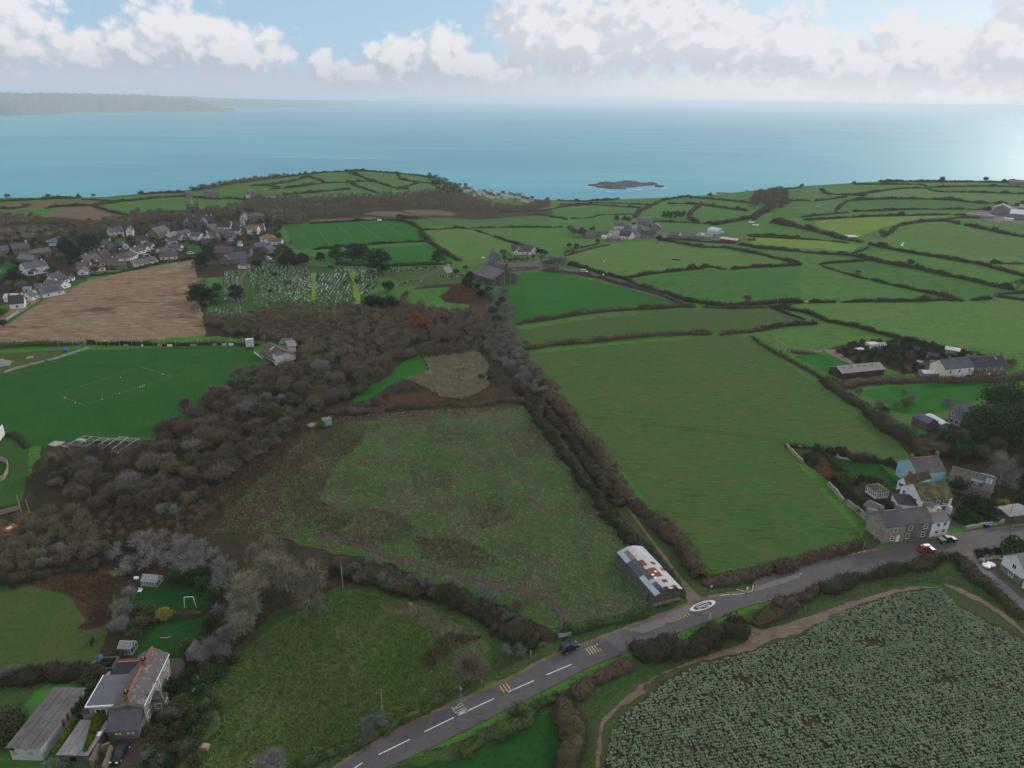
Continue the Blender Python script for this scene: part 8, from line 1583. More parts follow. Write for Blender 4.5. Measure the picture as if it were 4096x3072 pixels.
 e=h(Z5,838,822,1278,752,23,5.0,4.2,'y','board','sheet_dark','big grey barn with weathered upright boards at the edge of the bright field',name='barn',wins=(),nowin=True,far=True,skyl=((.30,.36,.70,.9,'sheet_pale'),(.12,.18,.72,.92,'sheet_pale')))
 L=e['_dims'][0];rr=random.Random(4)
 for i in range(34):
  x0=L*i/34+.02;x1=L*(i+1)/34-.06;z=5.0+4.2*(1-abs((x0+x1)/2-L/2)/(L/2))-.15;MB().box(x0,x1,-.09,-.01,.1,z).build('board',MT[rr.choice(['board','board','stone_grey'])],e)
farms()
def pavilion():
 e=house('pavilion','dark roofed cricket pavilion with a veranda of posts',(Z15,560,565),(Z15,1035,815),9.5,2.5,2.6,'white_wall','tile_brown',up=2.5,hip=False,far=False,over=.9,ridge='ridge_grey',wins=tuple(('F',.1+.16*i,1.4,1.1,1.1)for i in range(6)),skyl=((.30,.36,.20,.45,'sheet_pale'),))
 L=e['_dims'][0]
 for i in range(9):MB().bar((L*i/8,-1.0,0),(L*i/8,-1.0,2.5),.14).build('veranda_post',MT['wood_dark'],e)
 MB().box(0,L,-1.05,-.98,.3,1.0).build('veranda_rail',MT['wood_dark'],e)
 house('pavilion_wing','grey roofed rear wing of the pavilion with a white wall',(Z15,1510,590),(Z15,1740,560),9,2.8,1.0,'white_wall','sheet_grey',far=False,nowin=True,over=.6)
 house('pavilion_wing','low grey roof joining the pavilion and its rear wing',(Z15,1180,470),(Z15,1500,500),8,2.6,1.2,'grey_render','sheet_dark',far=False,nowin=True,over=.4)
 e=house('score_hut','tall white scorers hut with pale blue roof beside the pavilion',(Z15,1085,1035),(Z15,1295,975),2.6,4.6,.5,'white_wall','slate_blue',far=False,wins=(('F',.25,2.6,.5,.7),))
 a,b=P(Z15(50,470)),P(Z15(310,450));u=(b.xy-a.xy).normalized();L=(b.xy-a.xy).length;e=empty('scoreboard',a,math.atan2(u.y,u.x),'white cricket scoreboard with dark slots at the top corner of the field','scoreboard')
 MB().box(0,L,0,1.2,.8,4.6).build('board',MT['white_paint'],e);MB().box(.1,.3,.2,1,0,.8).box(L-.3,L-.1,.2,1,0,.8).build('leg',MT['wood_dark'],e)
 for z in(3.7,1.1):MB().box(.2,L-.2,-.03,.02,z,z+.28).build('slot',MT['dark_void'],e)
 for i in range(7):MB().box(.3+(L-.6)*i/7,.3+(L-.6)*i/7+.42,-.04,.02,1.8,3.3).build('number_plate',MT['sheet_pale'],e)
 pts=[P(Z15(*q))for q in((300,610),(450,720),(560,790),(700,850),(810,890))]
 for i,(p,q)in enumerate(zip(pts,pts[1:])):
  u=(q.xy-p.xy).normalized();L=(q.xy-p.xy).length;o=MB().box(.2,L-.2,-.05,.05,.1,.85).build('boundary_board',MT['white_paint']);o.location=p;o.rotation_euler=(0,0,math.atan2(u.y,u.x));tag(o,'low white board in front of the pavilion lawn','board','white boards before the pavilion')
pavilion()
# ------------------------------------------------------------------ vehicles, poles, signs and small things
MT['car_blue']=mat('car_blue',(.012,.018,.055),rough=.42,spec=.35);MT['car_red']=mat('car_red',(.45,.022,.018),rough=.3,spec=.5);MT['car_navy']=mat('car_navy',(.014,.020,.045),rough=.42,spec=.35);MT['car_black']=mat('car_black',(.012,.015,.02),rough=.42,spec=.35)
MT['car_white']=mat('car_white',(.72,.73,.74),rough=.3,spec=.5);MT['car_grey']=mat('car_grey',(.28,.31,.34),rough=.3,spec=.5);MT['tyre']=mat('tyre',(.018,.018,.018),rough=.9);MT['lamp']=mat('lamp',(.62,.62,.60),rough=.2);MT['tail_lamp']=mat('tail_lamp',(.35,.02,.015),rough=.3);MT['plate_yellow']=mat('plate_yellow',(.55,.38,.05),rough=.6);MT['canvas']=mat('canvas',(.30,.27,.235),rough=.95)
def car(name,label,A,B,paint,kind='suv',cat='car',group=None,simple=False,box=None):
 """A: tail, B: nose (points on the ground)"""
 a,b=P(A[0](A[1],A[2])),P(B[0](B[1],B[2]));u=(b.xy-a.xy).normalized();c=(a.xy+b.xy)/2;L={'suv':4.4,'saloon':4.5,'pickup':5.2,'van':5.0}[kind];Wd=1.82
 e=empty(name,(c.x,c.y,float(hz(c.x,c.y))+(.13 if name!='x' else 0)),math.atan2(u.y,u.x),label,cat,group);h=L/2
 prof={'suv':[(-h,.35),(-h+.02,.85),(-h+.12,1.0),(h-1.15,1.0),(h-.15,.86),(h,.6),(h,.32)],'saloon':[(-h,.35),(-h+.03,.82),(-h+.5,.95),(h-1.3,.92),(h-.2,.76),(h,.55),(h,.30)],'pickup':[(-h,.45),(-h,1.05),(-h+1.55,1.05),(h-1.3,1.08),(h-.15,.98),(h,.7),(h,.42)],'van':[(-h,.4),(-h+.03,1.1),(h-.9,1.1),(h-.1,.9),(h,.6),(h,.35)]}[kind]
 q=MB();q.prism(prof,-Wd/2,Wd/2);me=q.mesh('body');bm=bmesh.new();bm.from_mesh(me);bmesh.ops.bevel(bm,geom=bm.edges[:],offset=.07,segments=2,affect='EDGES');bm.to_mesh(me);bm.free();link('body',me,MT[paint],e)
 cb={'suv':(-h+.15,h-1.35,1.0,1.58,.38,.62),'saloon':(-h+.95,h-1.45,.92,1.40,.5,.75),'pickup':(-h+1.6,h-1.5,1.06,1.72,.12,.6),'van':(-h+.1,h-1.0,1.1,1.95,.12,.7)}[kind]
 x0,x1,z0,z1,r0,r1=cb;w0,w1=Wd/2-.06,Wd/2-.26
 lo=[(x0,-w0,z0),(x1,-w0,z0),(x1,w0,z0),(x0,w0,z0)];hi=[(x0+r0,-w1,z1),(x1-r1,-w1,z1),(x1-r1,w1,z1),(x0+r0,w1,z1)]
 g=MB();g.add(lo+hi,[(0,1,5,4),(1,2,6,5),(2,3,7,6),(3,0,4,7)]);g.build('glasshouse',MT['glass_dark'],e)
 r=MB();r.add([(x,y,z)for x,y,z in hi]+[(x+(.06 if x<0 else-.06),y*.94,z+.06)for x,y,z in hi],[(0,1,5,4),(1,2,6,5),(2,3,7,6),(3,0,4,7),(4,5,6,7),(3,2,1,0)])
 for i in range(4):r.bar(lo[i],hi[i],.09)
 if kind!='pickup':
  for s in(-1,1):r.bar(((x0+x1)/2-.1,s*w0,z0),((x0+x1)/2-.1+.05,s*w1,z1),.09)
 r.build('roof',MT[paint],e)
 if kind=='pickup':MB().box(-h+.02,-h+1.55,-Wd/2+.06,Wd/2-.06,1.05,1.30).build('bed_cover',MT['canvas'],e)
 for x in(-h+.82,h-.85):
  for s in(-1,1):
   t=MB().tube([(x,s*(Wd/2-.24),.33),(x,s*(Wd/2+.01),.33)],.34,n=14).build('wheel',MT['tyre'],e)
   if not simple:MB().tube([(x,s*(Wd/2),.33),(x,s*(Wd/2+.03),.33)],.20,n=10).build('rim',MT['steel'],t)
 for s in(-1,1):MB().box(h-.22,h+.01,s*(Wd/2-.32)-.2,s*(Wd/2-.32)+.2,.62,.76).build('headlight',MT['lamp'],e);MB().box(-h-.015,-h+.1,s*(Wd/2-.22)-.16,s*(Wd/2-.22)+.16,.70,.92).build('tail_light',MT['tail_lamp'],e)
 if not simple:MB().box(-h-.02,-h+.05,-.26,.26,.5,.62).build('number_plate',MT['plate_yellow'],e)
 if box:MB().box(-1.1,.7,-.45,.45,1.66,1.98).build('roof_box',MT['car_grey'],e)
 return e
car('parked_car','dark blue car stopped on the road at the plot entrance',(K11,378,950),(K11,478,905),'car_blue','suv')
car('red_car','bright red car with a grey roof box driving along the road',(Z7,812,1400),(Z7,1038,1385),'car_red','suv',box=True)
car('pickup','navy pickup with a tan bed cover parked by the white cottage',(Z7,1085,1285),(Z7,1315,1255),'car_navy','pickup','pickup')
car('dark_car','black saloon with pale windscreen parked on the farmhouse drive',(Z10,395,1400),(Z10,270,1600),'car_black','saloon')
for T,x,y,dx,dy,pt,k,l,c in((Z2,70,862,50,-6,'car_white','van','white van parked on the bungalow estate road','van'),(Z2,130,832,40,-8,'car_red','saloon','red car parked on the bungalow estate road','car'),(Z2,225,775,26,-4,'car_grey','saloon','silver blue car at the top of the estate road','car'),(Z2,1750,885,70,12,'car_white','van','white van parked at the cemetery gate','van'),(Z2,1245,645,50,-6,'car_white','van','white van parked in the village centre','van'),(Z8,1440,92,60,4,'car_black','suv','dark car parked at the top of the graves','car'),(Z5,28,470,45,-22,'car_grey','saloon','blue grey car in the cemetery car park','car'),(Z5,595,580,-5,-35,'car_white','van','white car beside the dark hedge near the big barn','car'),(Z4,198,668,50,4,'car_white','van','white van travelling along the farm lane','van'),(K2,96,112,32,-4,'car_white','van','white caravan parked in the headland field','caravan'),(Z1,1268,395,52,-4,'car_grey','saloon','grey car parked behind the left pines','car'),(Z2,680,825,42,-3,'car_white','van','white caravan above the stubble field hedge','caravan'),(Z1,700,715,26,-4,'car_white','van','small white vehicle among the left gardens','van')):
 car('village_car',l,(T,x,y),(T,x+dx,y+dy),pt,k,c,simple=True)
def camper():
 a,b=P(Z13(1985,1330)),P(Z13(2200,1480));u=(b.xy-a.xy).normalized();e=empty('camper_van',(a.x,a.y,.13),math.atan2(u.y,u.x),'cream camper van parked against the white gabled building at the right edge','camper van');L=5.2
 q=MB();q.prism([(0,.4),(0,2.3),(.3,2.5),(L-1.2,2.5),(L-.6,1.5),(L,1.2),(L,.4)],0,2.0);q.build('body',MT['cream_wall'],e)
 for x in(.9,2.4):MB().box(x-.5,x+.5,-.03,.02,1.4,2.0).build('window',MT['glass_dark'],e)
 MB().box(-.03,.02,.4,1.6,1.4,2.0).build('rear_window',MT['glass_dark'],e)
 for x in(1.0,L-1.0):
  for y in(.0,1.8):MB().tube([(x,y,.34),(x,y+.2,.34)],.34,n=12).build('wheel',MT['tyre'],e)
camper()
# ---- poles
def pole(T,x,y,top,label,cat='telegraph pole',arms=1,r=.13,m='wood_pale',name='telegraph_pole',group=None):
 """top: picture height (crop units) of the pole's head above (x, y)"""
 p=P(T(x,y));s0=T(x,y);s1=T(x,y-top);d=ray(s1);k=math.hypot(p.x,p.y)/math.hypot(d.x,d.y);h=CAM_H+d.z*k-p.z;h=min(max(h,1.0),14)
 e=empty(name,p,math.atan2(p.y,p.x)-PI/2+.3,label,cat,group);MB().tube([(0,0,-.2),(0,0,h)],[r,r*.7],n=7).build('post',MT[m],e)
 for i in range(arms):MB().bar((-.9,0,h-.35-.5*i),(.9,0,h-.35-.5*i),.10).build('crossarm',MT['wood_dark'],e)
 return e,h
for T,x,y,t,l,a in((Z7,248,1250,295,'wooden pole with fittings standing left of the stone cottages',1),(Z7,2005,985,240,'telegraph pole with a street lamp by the grey shed',0),(K10,820,1312,140,'tall wooden pole on the verge above the lower road',0),(K10,575,545,165,'tall wooden pole in the hedge below the rough plot',0),(K12,425,520,82,'dark wooden pole on the verge between road and crop field',0),(Z12,695,1300,300,'dark wooden pole on the verge opposite the rumble strips',0),(K5,1628,1150,150,'wooden pole below the thicket',0),(K5,215,1380,100,'leaning pale pole at the lower corner of the playing field',0),(K5,160,1385,140,'curved pale pole at the lower corner of the playing field',0),(K6,888,240,85,'pole with crossarm in the thicket right of the pavilion',1),(K2,1100,920,50,'pole with crossarm in the bracken below the graves',1),(K2,1317,390,55,'pole at the edge of the long green field',1),(K2,1290,635,62,'pole in the lower field behind the pines',0),(Z5,610,335,110,'dark pole behind the tall stone house',0),(Z5,1412,395,115,'pole at the bend of the farm lane',0),(K3,585,550,55,'pale pole beside the farm access lane',0),(K3,385,255,42,'pole on the brow above the lane',0),(K4,330,492,62,'pole with crossarm in the scrub, left of a pair',1),(K4,402,498,58,'pole with crossarm in the scrub, right of a pair',1),(K4,893,610,80,'leaning pole at the corner of the sunlit fields',1),(K4,222,1040,60,'pole at the corner of the two long hedges',1),(K4,905,500,50,'pole behind the pumping hut',1),(K2,1225,235,42,'pole in the valley wood, left of two',0),(K2,1316,262,62,'pole in the valley wood, right of two',0),(K2,718,245,36,'pole in the trees above the meadow strips',0),(Z2,1692,245,75,'pole with crossarm right of the church',1),(K2,408,355,62,'lattice like pole at the corner of the green fields',1),(Z4,165,405,75,'pole beside the two round trees below the farm',0),(Z4,2032,320,95,'pole right of the red ended shed',1),(Z4,962,265,70,'pole at the dark slate cottage row, left of two',0),(Z4,980,265,85,'pole at the dark slate cottage row, right of two',0),(Z1,745,690,60,'pole in the left village gardens',0),(Z1,230,915,105,'pale pole below the round pine at the left',0),(Z13,1790,130,130,'slender pole on the road behind the round bright bush',1)):
 pole(T,x,y,t,l,arms=a)
e,h=pole(Z10,935,888,0,'leaning wooden pole in front of the farmhouse porch',arms=0)
for ch in list(e.children):bpy.data.objects.remove(ch)
MB().tube([(0,0,-.2),(-.9,0,7.2)],[.15,.11],n=7).build('post',MT['wood_pale'],e);e.rotation_euler=(0,0,.2)
for i,(x,yb,yt)in enumerate(((437,172,100),(541,157,93),(633,160,92),(717,158,98),(802,155,98),(886,160,92),(974,155,92),(1050,155,88),(1135,155,88),(1214,155,87),(1298,155,88),(1379,152,87),(1464,152,85),(1545,150,84),(1627,148,82),(1704,145,80),(1795,145,78),(1876,142,77),(1955,138,72))):
 pole(K5,x,yb,yb-yt,'tall thin net post behind the far edge of the playing field','post',0,.07,'steel','net_post','net posts behind the playing field')
for x,yb,yt in((2030,300,258),(1985,320,290),(1925,358,325),(1860,405,368),(1803,428,402),(1683,535,478),(1645,545,462),(1617,548,512),(1565,560,538),(1502,602,580),(1428,645,622),(1358,712,665),(1274,738,712),(1190,775,752),(1105,822,803)):
 pole(K5,x,yb+6,yb-yt+6,'thin pale post along the thicket side of the playing field','post',0,.06,'concrete','fence_post','posts along the thicket side of the field')
for x,y,w,m,l in((930,162,34,'wood_pale','faded brown board at the far edge of the playing field, leftmost of the row'),(1050,162,12,'white_paint','tiny white board at the far edge of the playing field'),(1178,160,34,'wood_pale','faded brown board left of the white one at the far edge'),(1253,161,38,'white_paint','white advertising board at the far edge of the playing field'),(1428,158,46,'wood_pale','long faded board right of the white one at the far edge'),(1584,154,36,'wood_pale','faded board left of the blue and white ones at the far edge'),(1656,154,34,'pale_blue_paint','pale blue advertising board, first of three by the scoreboard'),(1705,153,36,'white_paint','white and blue advertising board, second of three by the scoreboard'),(1756,153,30,'solar','dark blue advertising board, nearest the scoreboard')):
 a,b=P(K5(x-w/2,y)),P(K5(x+w/2,y-1));u=(b.xy-a.xy).normalized();L=(b.xy-a.xy).length;e=empty('advertising_board',a,math.atan2(u.y,u.x),l,'board');MB().box(0,L,0,.06,.15,1.2).build('panel',MT[m],e);MB().box(.1,.2,.06,.14,0,1.1).box(L-.2,L-.1,.06,.14,0,1.1).build('leg',MT['wood_dark'],e)
p=P(K5(488,195));o=MB().tube([(-.8,0,.75),(.8,0,.75)],.75,n=12).build('blue_roller',mat('blue_tarp',(.04,.16,.55),rough=.6));o.location=p;tag(o,'bright blue covered roller by the gravel yard hedge','roller')
def wall_line(T,pts,h,w,m,label,name='stone_wall'):
 ps=smooth_line([P(T(*q)).xy for q in pts],1);mb=MB();rr=random.Random(len(pts))
 L=sum((b-a).length for a,b in zip(ps,ps[1:]));n=max(2,int(L/1.2));cum=[0]
 for a,b in zip(ps,ps[1:]):cum.append(cum[-1]+(b-a).length)
 X=np.interp(np.linspace(0,L,n),cum,[p.x for p in ps]);Y=np.interp(np.linspace(0,L,n),cum,[p.y for p in ps]);vs=[]
 for i in range(n):
  j0,j1=max(i-1,0),min(i+1,n-1);d=Vector((X[j1]-X[j0],Y[j1]-Y[j0])).normalized();nn=Vector((-d.y,d.x));z=float(hz(X[i],Y[i]));hh=h*rr.uniform(.85,1.12);ww=w*rr.uniform(.85,1.15)
  for s,zz in((-.55,-.2),(-.42,hh*.9),(0,hh),(.42,hh*.9),(.55,-.2)):vs.append((X[i]+nn.x*ww*s,Y[i]+nn.y*ww*s,z+zz))
 fs=[(i*5+k,(i+1)*5+k,(i+1)*5+k+1,i*5+k+1)for i in range(n-1)for k in range(4)]+[(0,1,2,3,4),tuple((n-1)*5+k for k in(4,3,2,1,0))]
 mb.add(vs,fs);o=mb.build(name,MT[m]);tag(o,label,'wall');return o
wall_line(K5,[(655,172),(600,190),(500,222),(420,250),(352,268)],.9,.8,'stone_light','low pale stone wall at the top left of the playing field')
wall_line(K5,[(330,272),(200,305),(100,330),(35,355)],.9,.8,'stone_light','low pale stone wall at the left of the playing field')
wall_line(K8,[(295,978),(330,1020),(380,1068),(425,1115)],1.2,.6,'stone_light','short pale garden wall at the tip of the garden corner')
wall_line(K8,[(630,1290),(690,1350),(730,1410),(750,1430)],1.4,.7,'stone_light','middle stretch of the long garden wall above the cottages')
wall_line(K8,[(780,1450),(850,1500),(900,1545),(945,1590)],2.0,.6,'stone_light','lower stretch of the long garden wall behind the cottages')
wall_line(K8,[(700,1055),(720,1080),(790,1090),(880,1102)],.7,.5,'concrete','thin white edging round the top of the blue house lawn')
wall_line(Z7,[(1440,1110),(1560,1080),(1700,1060),(1850,1035),(1950,1010)],1.1,.7,'stone_light','roadside stone wall beyond the white house drive')
wall_line(Z7,[(1620,860),(1700,900),(1800,960),(1930,1010)],.9,.6,'stone_light','pale stone wall climbing to the shrubs by the orange bin')
wall_line(K8,[(350,985),(420,990)],.8,.6,'concrete','pale trough like slab in the garden corner')
wall_line(Z8,[(2080,100),(2120,150),(2150,205)],1.2,.5,'stone_light','white end of the cemetery wall by the tall pine')
wall_line(Z8,[(640,20),(800,25),(1000,50),(1180,70),(1400,92)],1.2,.5,'stone_grey','dark stone wall along the top of the cemetery')
wall_line(Z1,[(80,1325),(160,1275),(255,1215)],1.4,.5,'concrete','pale wall at the left end of the field margin')
def panel_fence(T,pts,h,label,n=5):
 ps=[P(T(*q))for q in pts];e=empty('timber_fence',ps[0],0,label,'fence')
 for a,b in zip(ps,ps[1:]):
  m=max(1,int((b.xy-a.xy).length/1.9))
  for i in range(m):
   p,q=a.lerp(b,i/m),a.lerp(b,(i+1)/m);u=(q.xy-p.xy).normalized();L=(q.xy-p.xy).length;r=math.atan2(u.y,u.x)
   for nm,mb,mm in(('fence_panel',MB().box(.06,L-.06,-.03,.03,.05,h),'wood_pale'),('post',MB().box(-.06,.06,-.06,.06,0,h+.12),'concrete')):
    o=mb.build(nm,MT[mm],e);o.location=p-ps[0];o.rotation_euler=(0,0,r)
panel_fence(K5,[(-20,1000),(20,1005),(62,1030),(60,1090),(35,1140),(-10,1160)],1.7,'curving pale timber panel fence at the left edge')
panel_fence(K5,[(-10,1405),(60,1385),(150,1360)],1.5,'pale timber fence at the lower left corner of the green verge')
def cricket_nets():
 e=empty('cricket_nets',P(Z14(780,300)),0,'grey metal frames of the cricket nets at the lower edge of the field','cricket nets');o0=e.location
 G=lambda x,y,up=0:P(Z14(x,y))-o0+Vector((0,0,up));h=3.2
 Hh=lambda x,y:P(Z14(x,y),h)-o0+Vector((0,0,h))
 for(x0,y0,x1,y1)in((450,370,755,205),(620,388,905,222),(782,408,1075,240),(945,430,1235,260),(1105,455,1430,225),(1285,465,1600,235),(1440,480,1810,262)):
  a,b=Hh(x0,y0),Hh(x1,y1);MB().bar(a,b,.13).build('top_rail',MT['steel'],e)
  for p in(a,b):MB().bar((p.x,p.y,0),p,.09).build('post',MT['steel'],e)
 for q in(((755,205),(905,222)),((905,222),(1075,240)),((1075,240),(1235,260)),((1235,260),(1440,280)),((450,370),(620,388)),((620,388),(782,408)),((782,408),(945,430)),((1430,225),(1600,235)),((1500,290),(1720,318))):MB().bar(Hh(*q[0]),Hh(*q[1]),.09).build('cross_rail',MT['steel'],e)
 for k in range(6):MB().bar(Hh(1450+28*k,222),Hh(1400+28*k,285),.05).build('net_bar',MT['steel'],e);MB().bar(Hh(1640+28*k,245),Hh(1590+28*k,300),.05).build('net_bar',MT['steel'],e)
 psheet('net_base',Z14,[(390,330),(450,345),(620,365),(940,400),(1100,440),(1450,500),(1400,540),(1080,510),(900,470),(600,430),(300,395)],'tar',.10,.1)
 psheet('net_base',Z14,[(190,305),(390,328),(290,395),(180,415),(50,385)],'concrete',.09,.1);psheet('net_base',Z14,[(290,395),(600,425),(590,450),(400,440)],'concrete',.11,.1);psheet('net_base',Z14,[(1090,505),(1430,530),(1430,550),(1080,525)],'concrete',.11,.1)
 p=P(Z14(630,318));q=P(Z14(790,325));u=(q.xy-p.xy).normalized();o=MB().tube([(0,0,.55),((q.xy-p.xy).length*.9,0,.55)],.55,n=12).build('pitch_cover',MT['sheet_pale']);o.location=p;o.rotation_euler=(0,0,math.atan2(u.y,u.x));tag(o,'white rolled pitch cover lying under the net frames','pitch cover')
 p=P(Z14(900,345));q=P(Z14(1090,345));u=(q.xy-p.xy).normalized();o=MB().tube([(0,0,.4),((q.xy-p.xy).length,0,.4)],.4,n=12).build('pitch_cover',MT['black_paint']);o.location=p;o.rotation_euler=(0,0,math.atan2(u.y,u.x));tag(o,'black rolled pitch cover lying under the net frames','pitch cover')
cricket_nets()
p=P(K5(8,850));e=empty('sight_screen',p,.3,'white sight screen cut off by the left edge of the picture','sight screen');MB().box(-.1,.1,-4,4,.3,4).build('screen',MT['white_paint'],e);MB().bar((-.8,-3,0),(.8,-3,0),.12).build('skid',MT['wood_dark'],e)
def pitch_lines():
 for a,b in(((430,505),(1048,312)),((1048,312),(1262,382)),((1262,382),(620,592)),((620,592),(430,515))):
  pa,pb=P(K5(*a)),P(K5(*b));u=(pb.xy-pa.xy);n=Vector((-u.y,u.x)).normalized()*.04;o=sheet('boundary_rope',[pa.xy+n,pa.xy-n,pb.xy-n,pb.xy+n],MT['wood_pale'],.115)
 for q in((1030,460),(1050,455),(1065,448),(880,508),(757,550),(556,577),(1200,366),(890,390),(480,540)):
  p=P(K5(*q));o=MB().tube([(0,0,0),(0,0,.25)],[.18,.08],n=8).build('rope_marker',MT['white_paint']);o.location=p+Vector((0,0,.1));tag(o,'small white marker on the rope round the cricket square','marker','white markers round the cricket square')
pitch_lines()
# ---- signs at the road
def sign(T,x,y,kind,label,rz,h=2.3):
 p=P(T(x,y));e=empty('road_sign',(p.x,p.y,float(hz(p.x,p.y))),rz,label,'road sign');MB().tube([(0,0,-.1),(0,0,h)],.05,n=8).build('post',MT['steel'],e)
 if kind=='diamond':MB().add([(0,-.05,h+.55),(.5,-.05,h),(0,-.05,h-.55),(-.5,-.05,h),(0,0,h+.55),(.5,0,h),(0,0,h-.55),(-.5,0,h)],[(0,1,2,3),(7,6,5,4),(0,4,5,1),(1,5,6,2),(2,6,7,3),(3,7,4,0)]).build('plate',MT['car_grey'],e)
 elif kind=='round+plate':MB().tube([(0,-.05,h),(0,-.02,h)],.38,n=20).build('speed_plate',MT['car_white'],e);MB().box(-.75,.75,-.05,-.02,h-1.15,h-.5).build('name_plate',MT['car_white'],e);MB().tube([(.7,0,-.1),(.7,0,h-.5)],.05,n=8).build('post',MT['steel'],e)
 elif kind=='flag':MB().box(-.22,.22,-.05,-.02,h-.5,h).build('plate',MT['car_white'],e);MB().box(-.22,.22,-.05,-.02,h-.95,h-.55).build('lower_plate',MT['black_paint'],e)
 return e
sign(K10,1305,1222,'diamond','grey backed diamond sign on the verge beside the SLOW marking',2.4)
sign(Z12,1085,1165,'round+plate','pair of pale sign plates at the verge opposite the roundel',1.1)
sign(Z12,1118,500,'flag','small white and black sign on a post beside the dirt lane mouth',.3,2.1)
pole(K10,1738,965,35,'short white marker post on the left verge before the car','post',0,.06,'white_paint','marker_post');pole(K10,1742,835,20,'tiny white marker post in the hedge below the plot','post',0,.06,'white_paint','marker_post');pole(Z7,105,1365,100,'grey post in the verge left of the stone cottages','post',0,.10,'concrete','marker_post')
def layby_island():
 e=empty('traffic_island',P(Z12(1900,470)),0,'pale kerb round the small island in the lay-by','kerb');o0=e.location;pts=[P(Z12(*q))-o0 for q in((1690,445),(1780,465),(1850,492),(1940,512),(2040,475),(2062,345))]
 for a,b in zip(pts,pts[1:]):
  n=max(1,int((b-a).length/.95))
  for i in range(n):
   p,q=a.lerp(b,i/n),a.lerp(b,(i+.96)/n);MB().bar(p+Vector((0,0,.14)),q+Vector((0,0,.14)),.32,.26).build('kerb_stone',MT['concrete'],e)
 p=P(Z12(1926,470));e=empty('bollard',p,.2,'yellow bollard with a white top on the lay-by island','bollard');MB().box(-.22,.22,-.16,.16,0,.75).build('body',MT['yellow_line']if False else mat('bollard_yellow',(.72,.42,.03),rough=.5),e);MB().tube([(0,-.16,.85),(0,.16,.85)],.24,n=14).build('top',MT['white_paint'],e)
 for x,y,l in((1792,440,'small grey bollard left of the yellow one'),(1972,462,'small dark bollard right of the yellow one')):
  o=MB().tube([(0,0,0),(0,0,.8),(0,0,.95)],[.09,.09,.05],n=10).build('bollard',MT['stone_grey']);o.location=P(Z12(x,y));tag(o,l,'bollard')
layby_island()
def gate(T,a,b,h,label,m='steel'):
 a,b=P(T(*a)),P(T(*b));u=(b.xy-a.xy).normalized();L=(b.xy-a.xy).length;e=empty('field_gate',a,math.atan2(u.y,u.x),label,'gate')
 for z in(.18,.42,.66,.9,h):MB().bar((.1,0,z),(L-.1,0,z),.07).build('bar',MT[m],e)
 for x in(0,L):MB().box(x-.08,x+.08,-.08,.08,0,h+.2).build('gate_post',MT['wood_pale'],e)
 MB().bar((.1,0,.18),(L-.1,0,h),.06).build('brace',MT[m],e)
gate(K11,(362,855),(437,845),1.1,'metal field gate at the rough plot entrance behind the blue car')
gate(K8,(512,228),(582,222),1.2,'wide metal gate into the small paddock');gate(K9,(528,1058),(640,998),1.1,'metal field gate at the corner of the horse paddock')
greenhouse('greenhouse','large aluminium framed greenhouse on the upper garden lawn',(K9,876,532),(K9,972,540),2.6,1.4,1.1,6,'steel')
greenhouse('greenhouse','small greenhouse just behind the stone farmhouse',(K9,735,955),(K9,815,960),2.4,1.6,.9,4,'steel')
e=house('garden_shed','small grey shed at the right end of the lower lawn',(K9,1155,998),(K9,1200,1000),3.0,2.0,.8,'sheet_grey','slate',axis='y',far=False,nowin=True)
def goal():
 a,b=P(K9(1142,668)),P(K9(1214,664));u=(b.xy-a.xy).normalized();L=(b.xy-a.xy).length;e=empty('goal_frame',a,math.atan2(u.y,u.x),'white goal frame on the upper garden lawn','goal');h=3.0
 MB().bar((0,0,0),(.35,0,h),.10).build('upright',MT['white_paint'],e);MB().bar((L,0,0),(L-.25,0,h),.10).build('upright',MT['white_paint'],e);MB().bar((.35,0,h),(L-.25,0,h),.10).build('crossbar',MT['white_paint'],e)
goal()
def horse(T,x,y,rz,label,m):
 p=P(T(x,y));o=bpy.data.objects;me=bpy.data.meshes.new('horse');J=[((0,0,1.15),.30),((.45,0,1.18),.31),((.85,0,1.1),.26),((1.15,0,1.0),.15),((1.5,0,.55),.12),((1.72,0,.22),.09),((-.35,0,1.18),.30),((-.62,0,1.1),.2),((-.75,0,.7),.05)]
 V_=[j[0]for j in J];E=[(0,1),(1,2),(2,3),(3,4),(4,5),(0,6),(6,7),(7,8)];R_=[j[1]for j in J]
 def leg(root,pts):
  k=root
  for q,r in pts:V_.append(q);R_.append(r);E.append((k,len(V_)-1));k=len(V_)-1
 leg(2,[((.85,.17,.78),.12),((.90,.17,.48),.075),((.86,.17,.06),.07)]);leg(2,[((.85,-.17,.78),.12),((.80,-.17,.48),.075),((.78,-.17,.06),.07)])
 leg(6,[((-.42,.18,.85),.16),((-.60,.18,.50),.08),((-.52,.18,.06),.07)]);leg(6,[((-.42,-.18,.85),.16),((-.68,-.18,.50),.08),((-.64,-.18,.06),.07)])
 me.from_pydata(V_,E,[]);ob=link('horse',me,m);mod=ob.modifiers.new('skin','SKIN');
 for v,r in zip(me.skin_vertices[0].data,R_):v.radius=(r,r)
 me.skin_vertices[0].data[0].use_root=True;s=ob.modifiers.new('sub','SUBSURF');s.levels=s.render_levels=1
 ob.location=p;ob.rotation_euler=(0,0,rz);tag(ob,label,'horse')
horse(K9,572,892,1.9,'dark brown horse grazing in the paddock at lower left',MT['black_paint'])
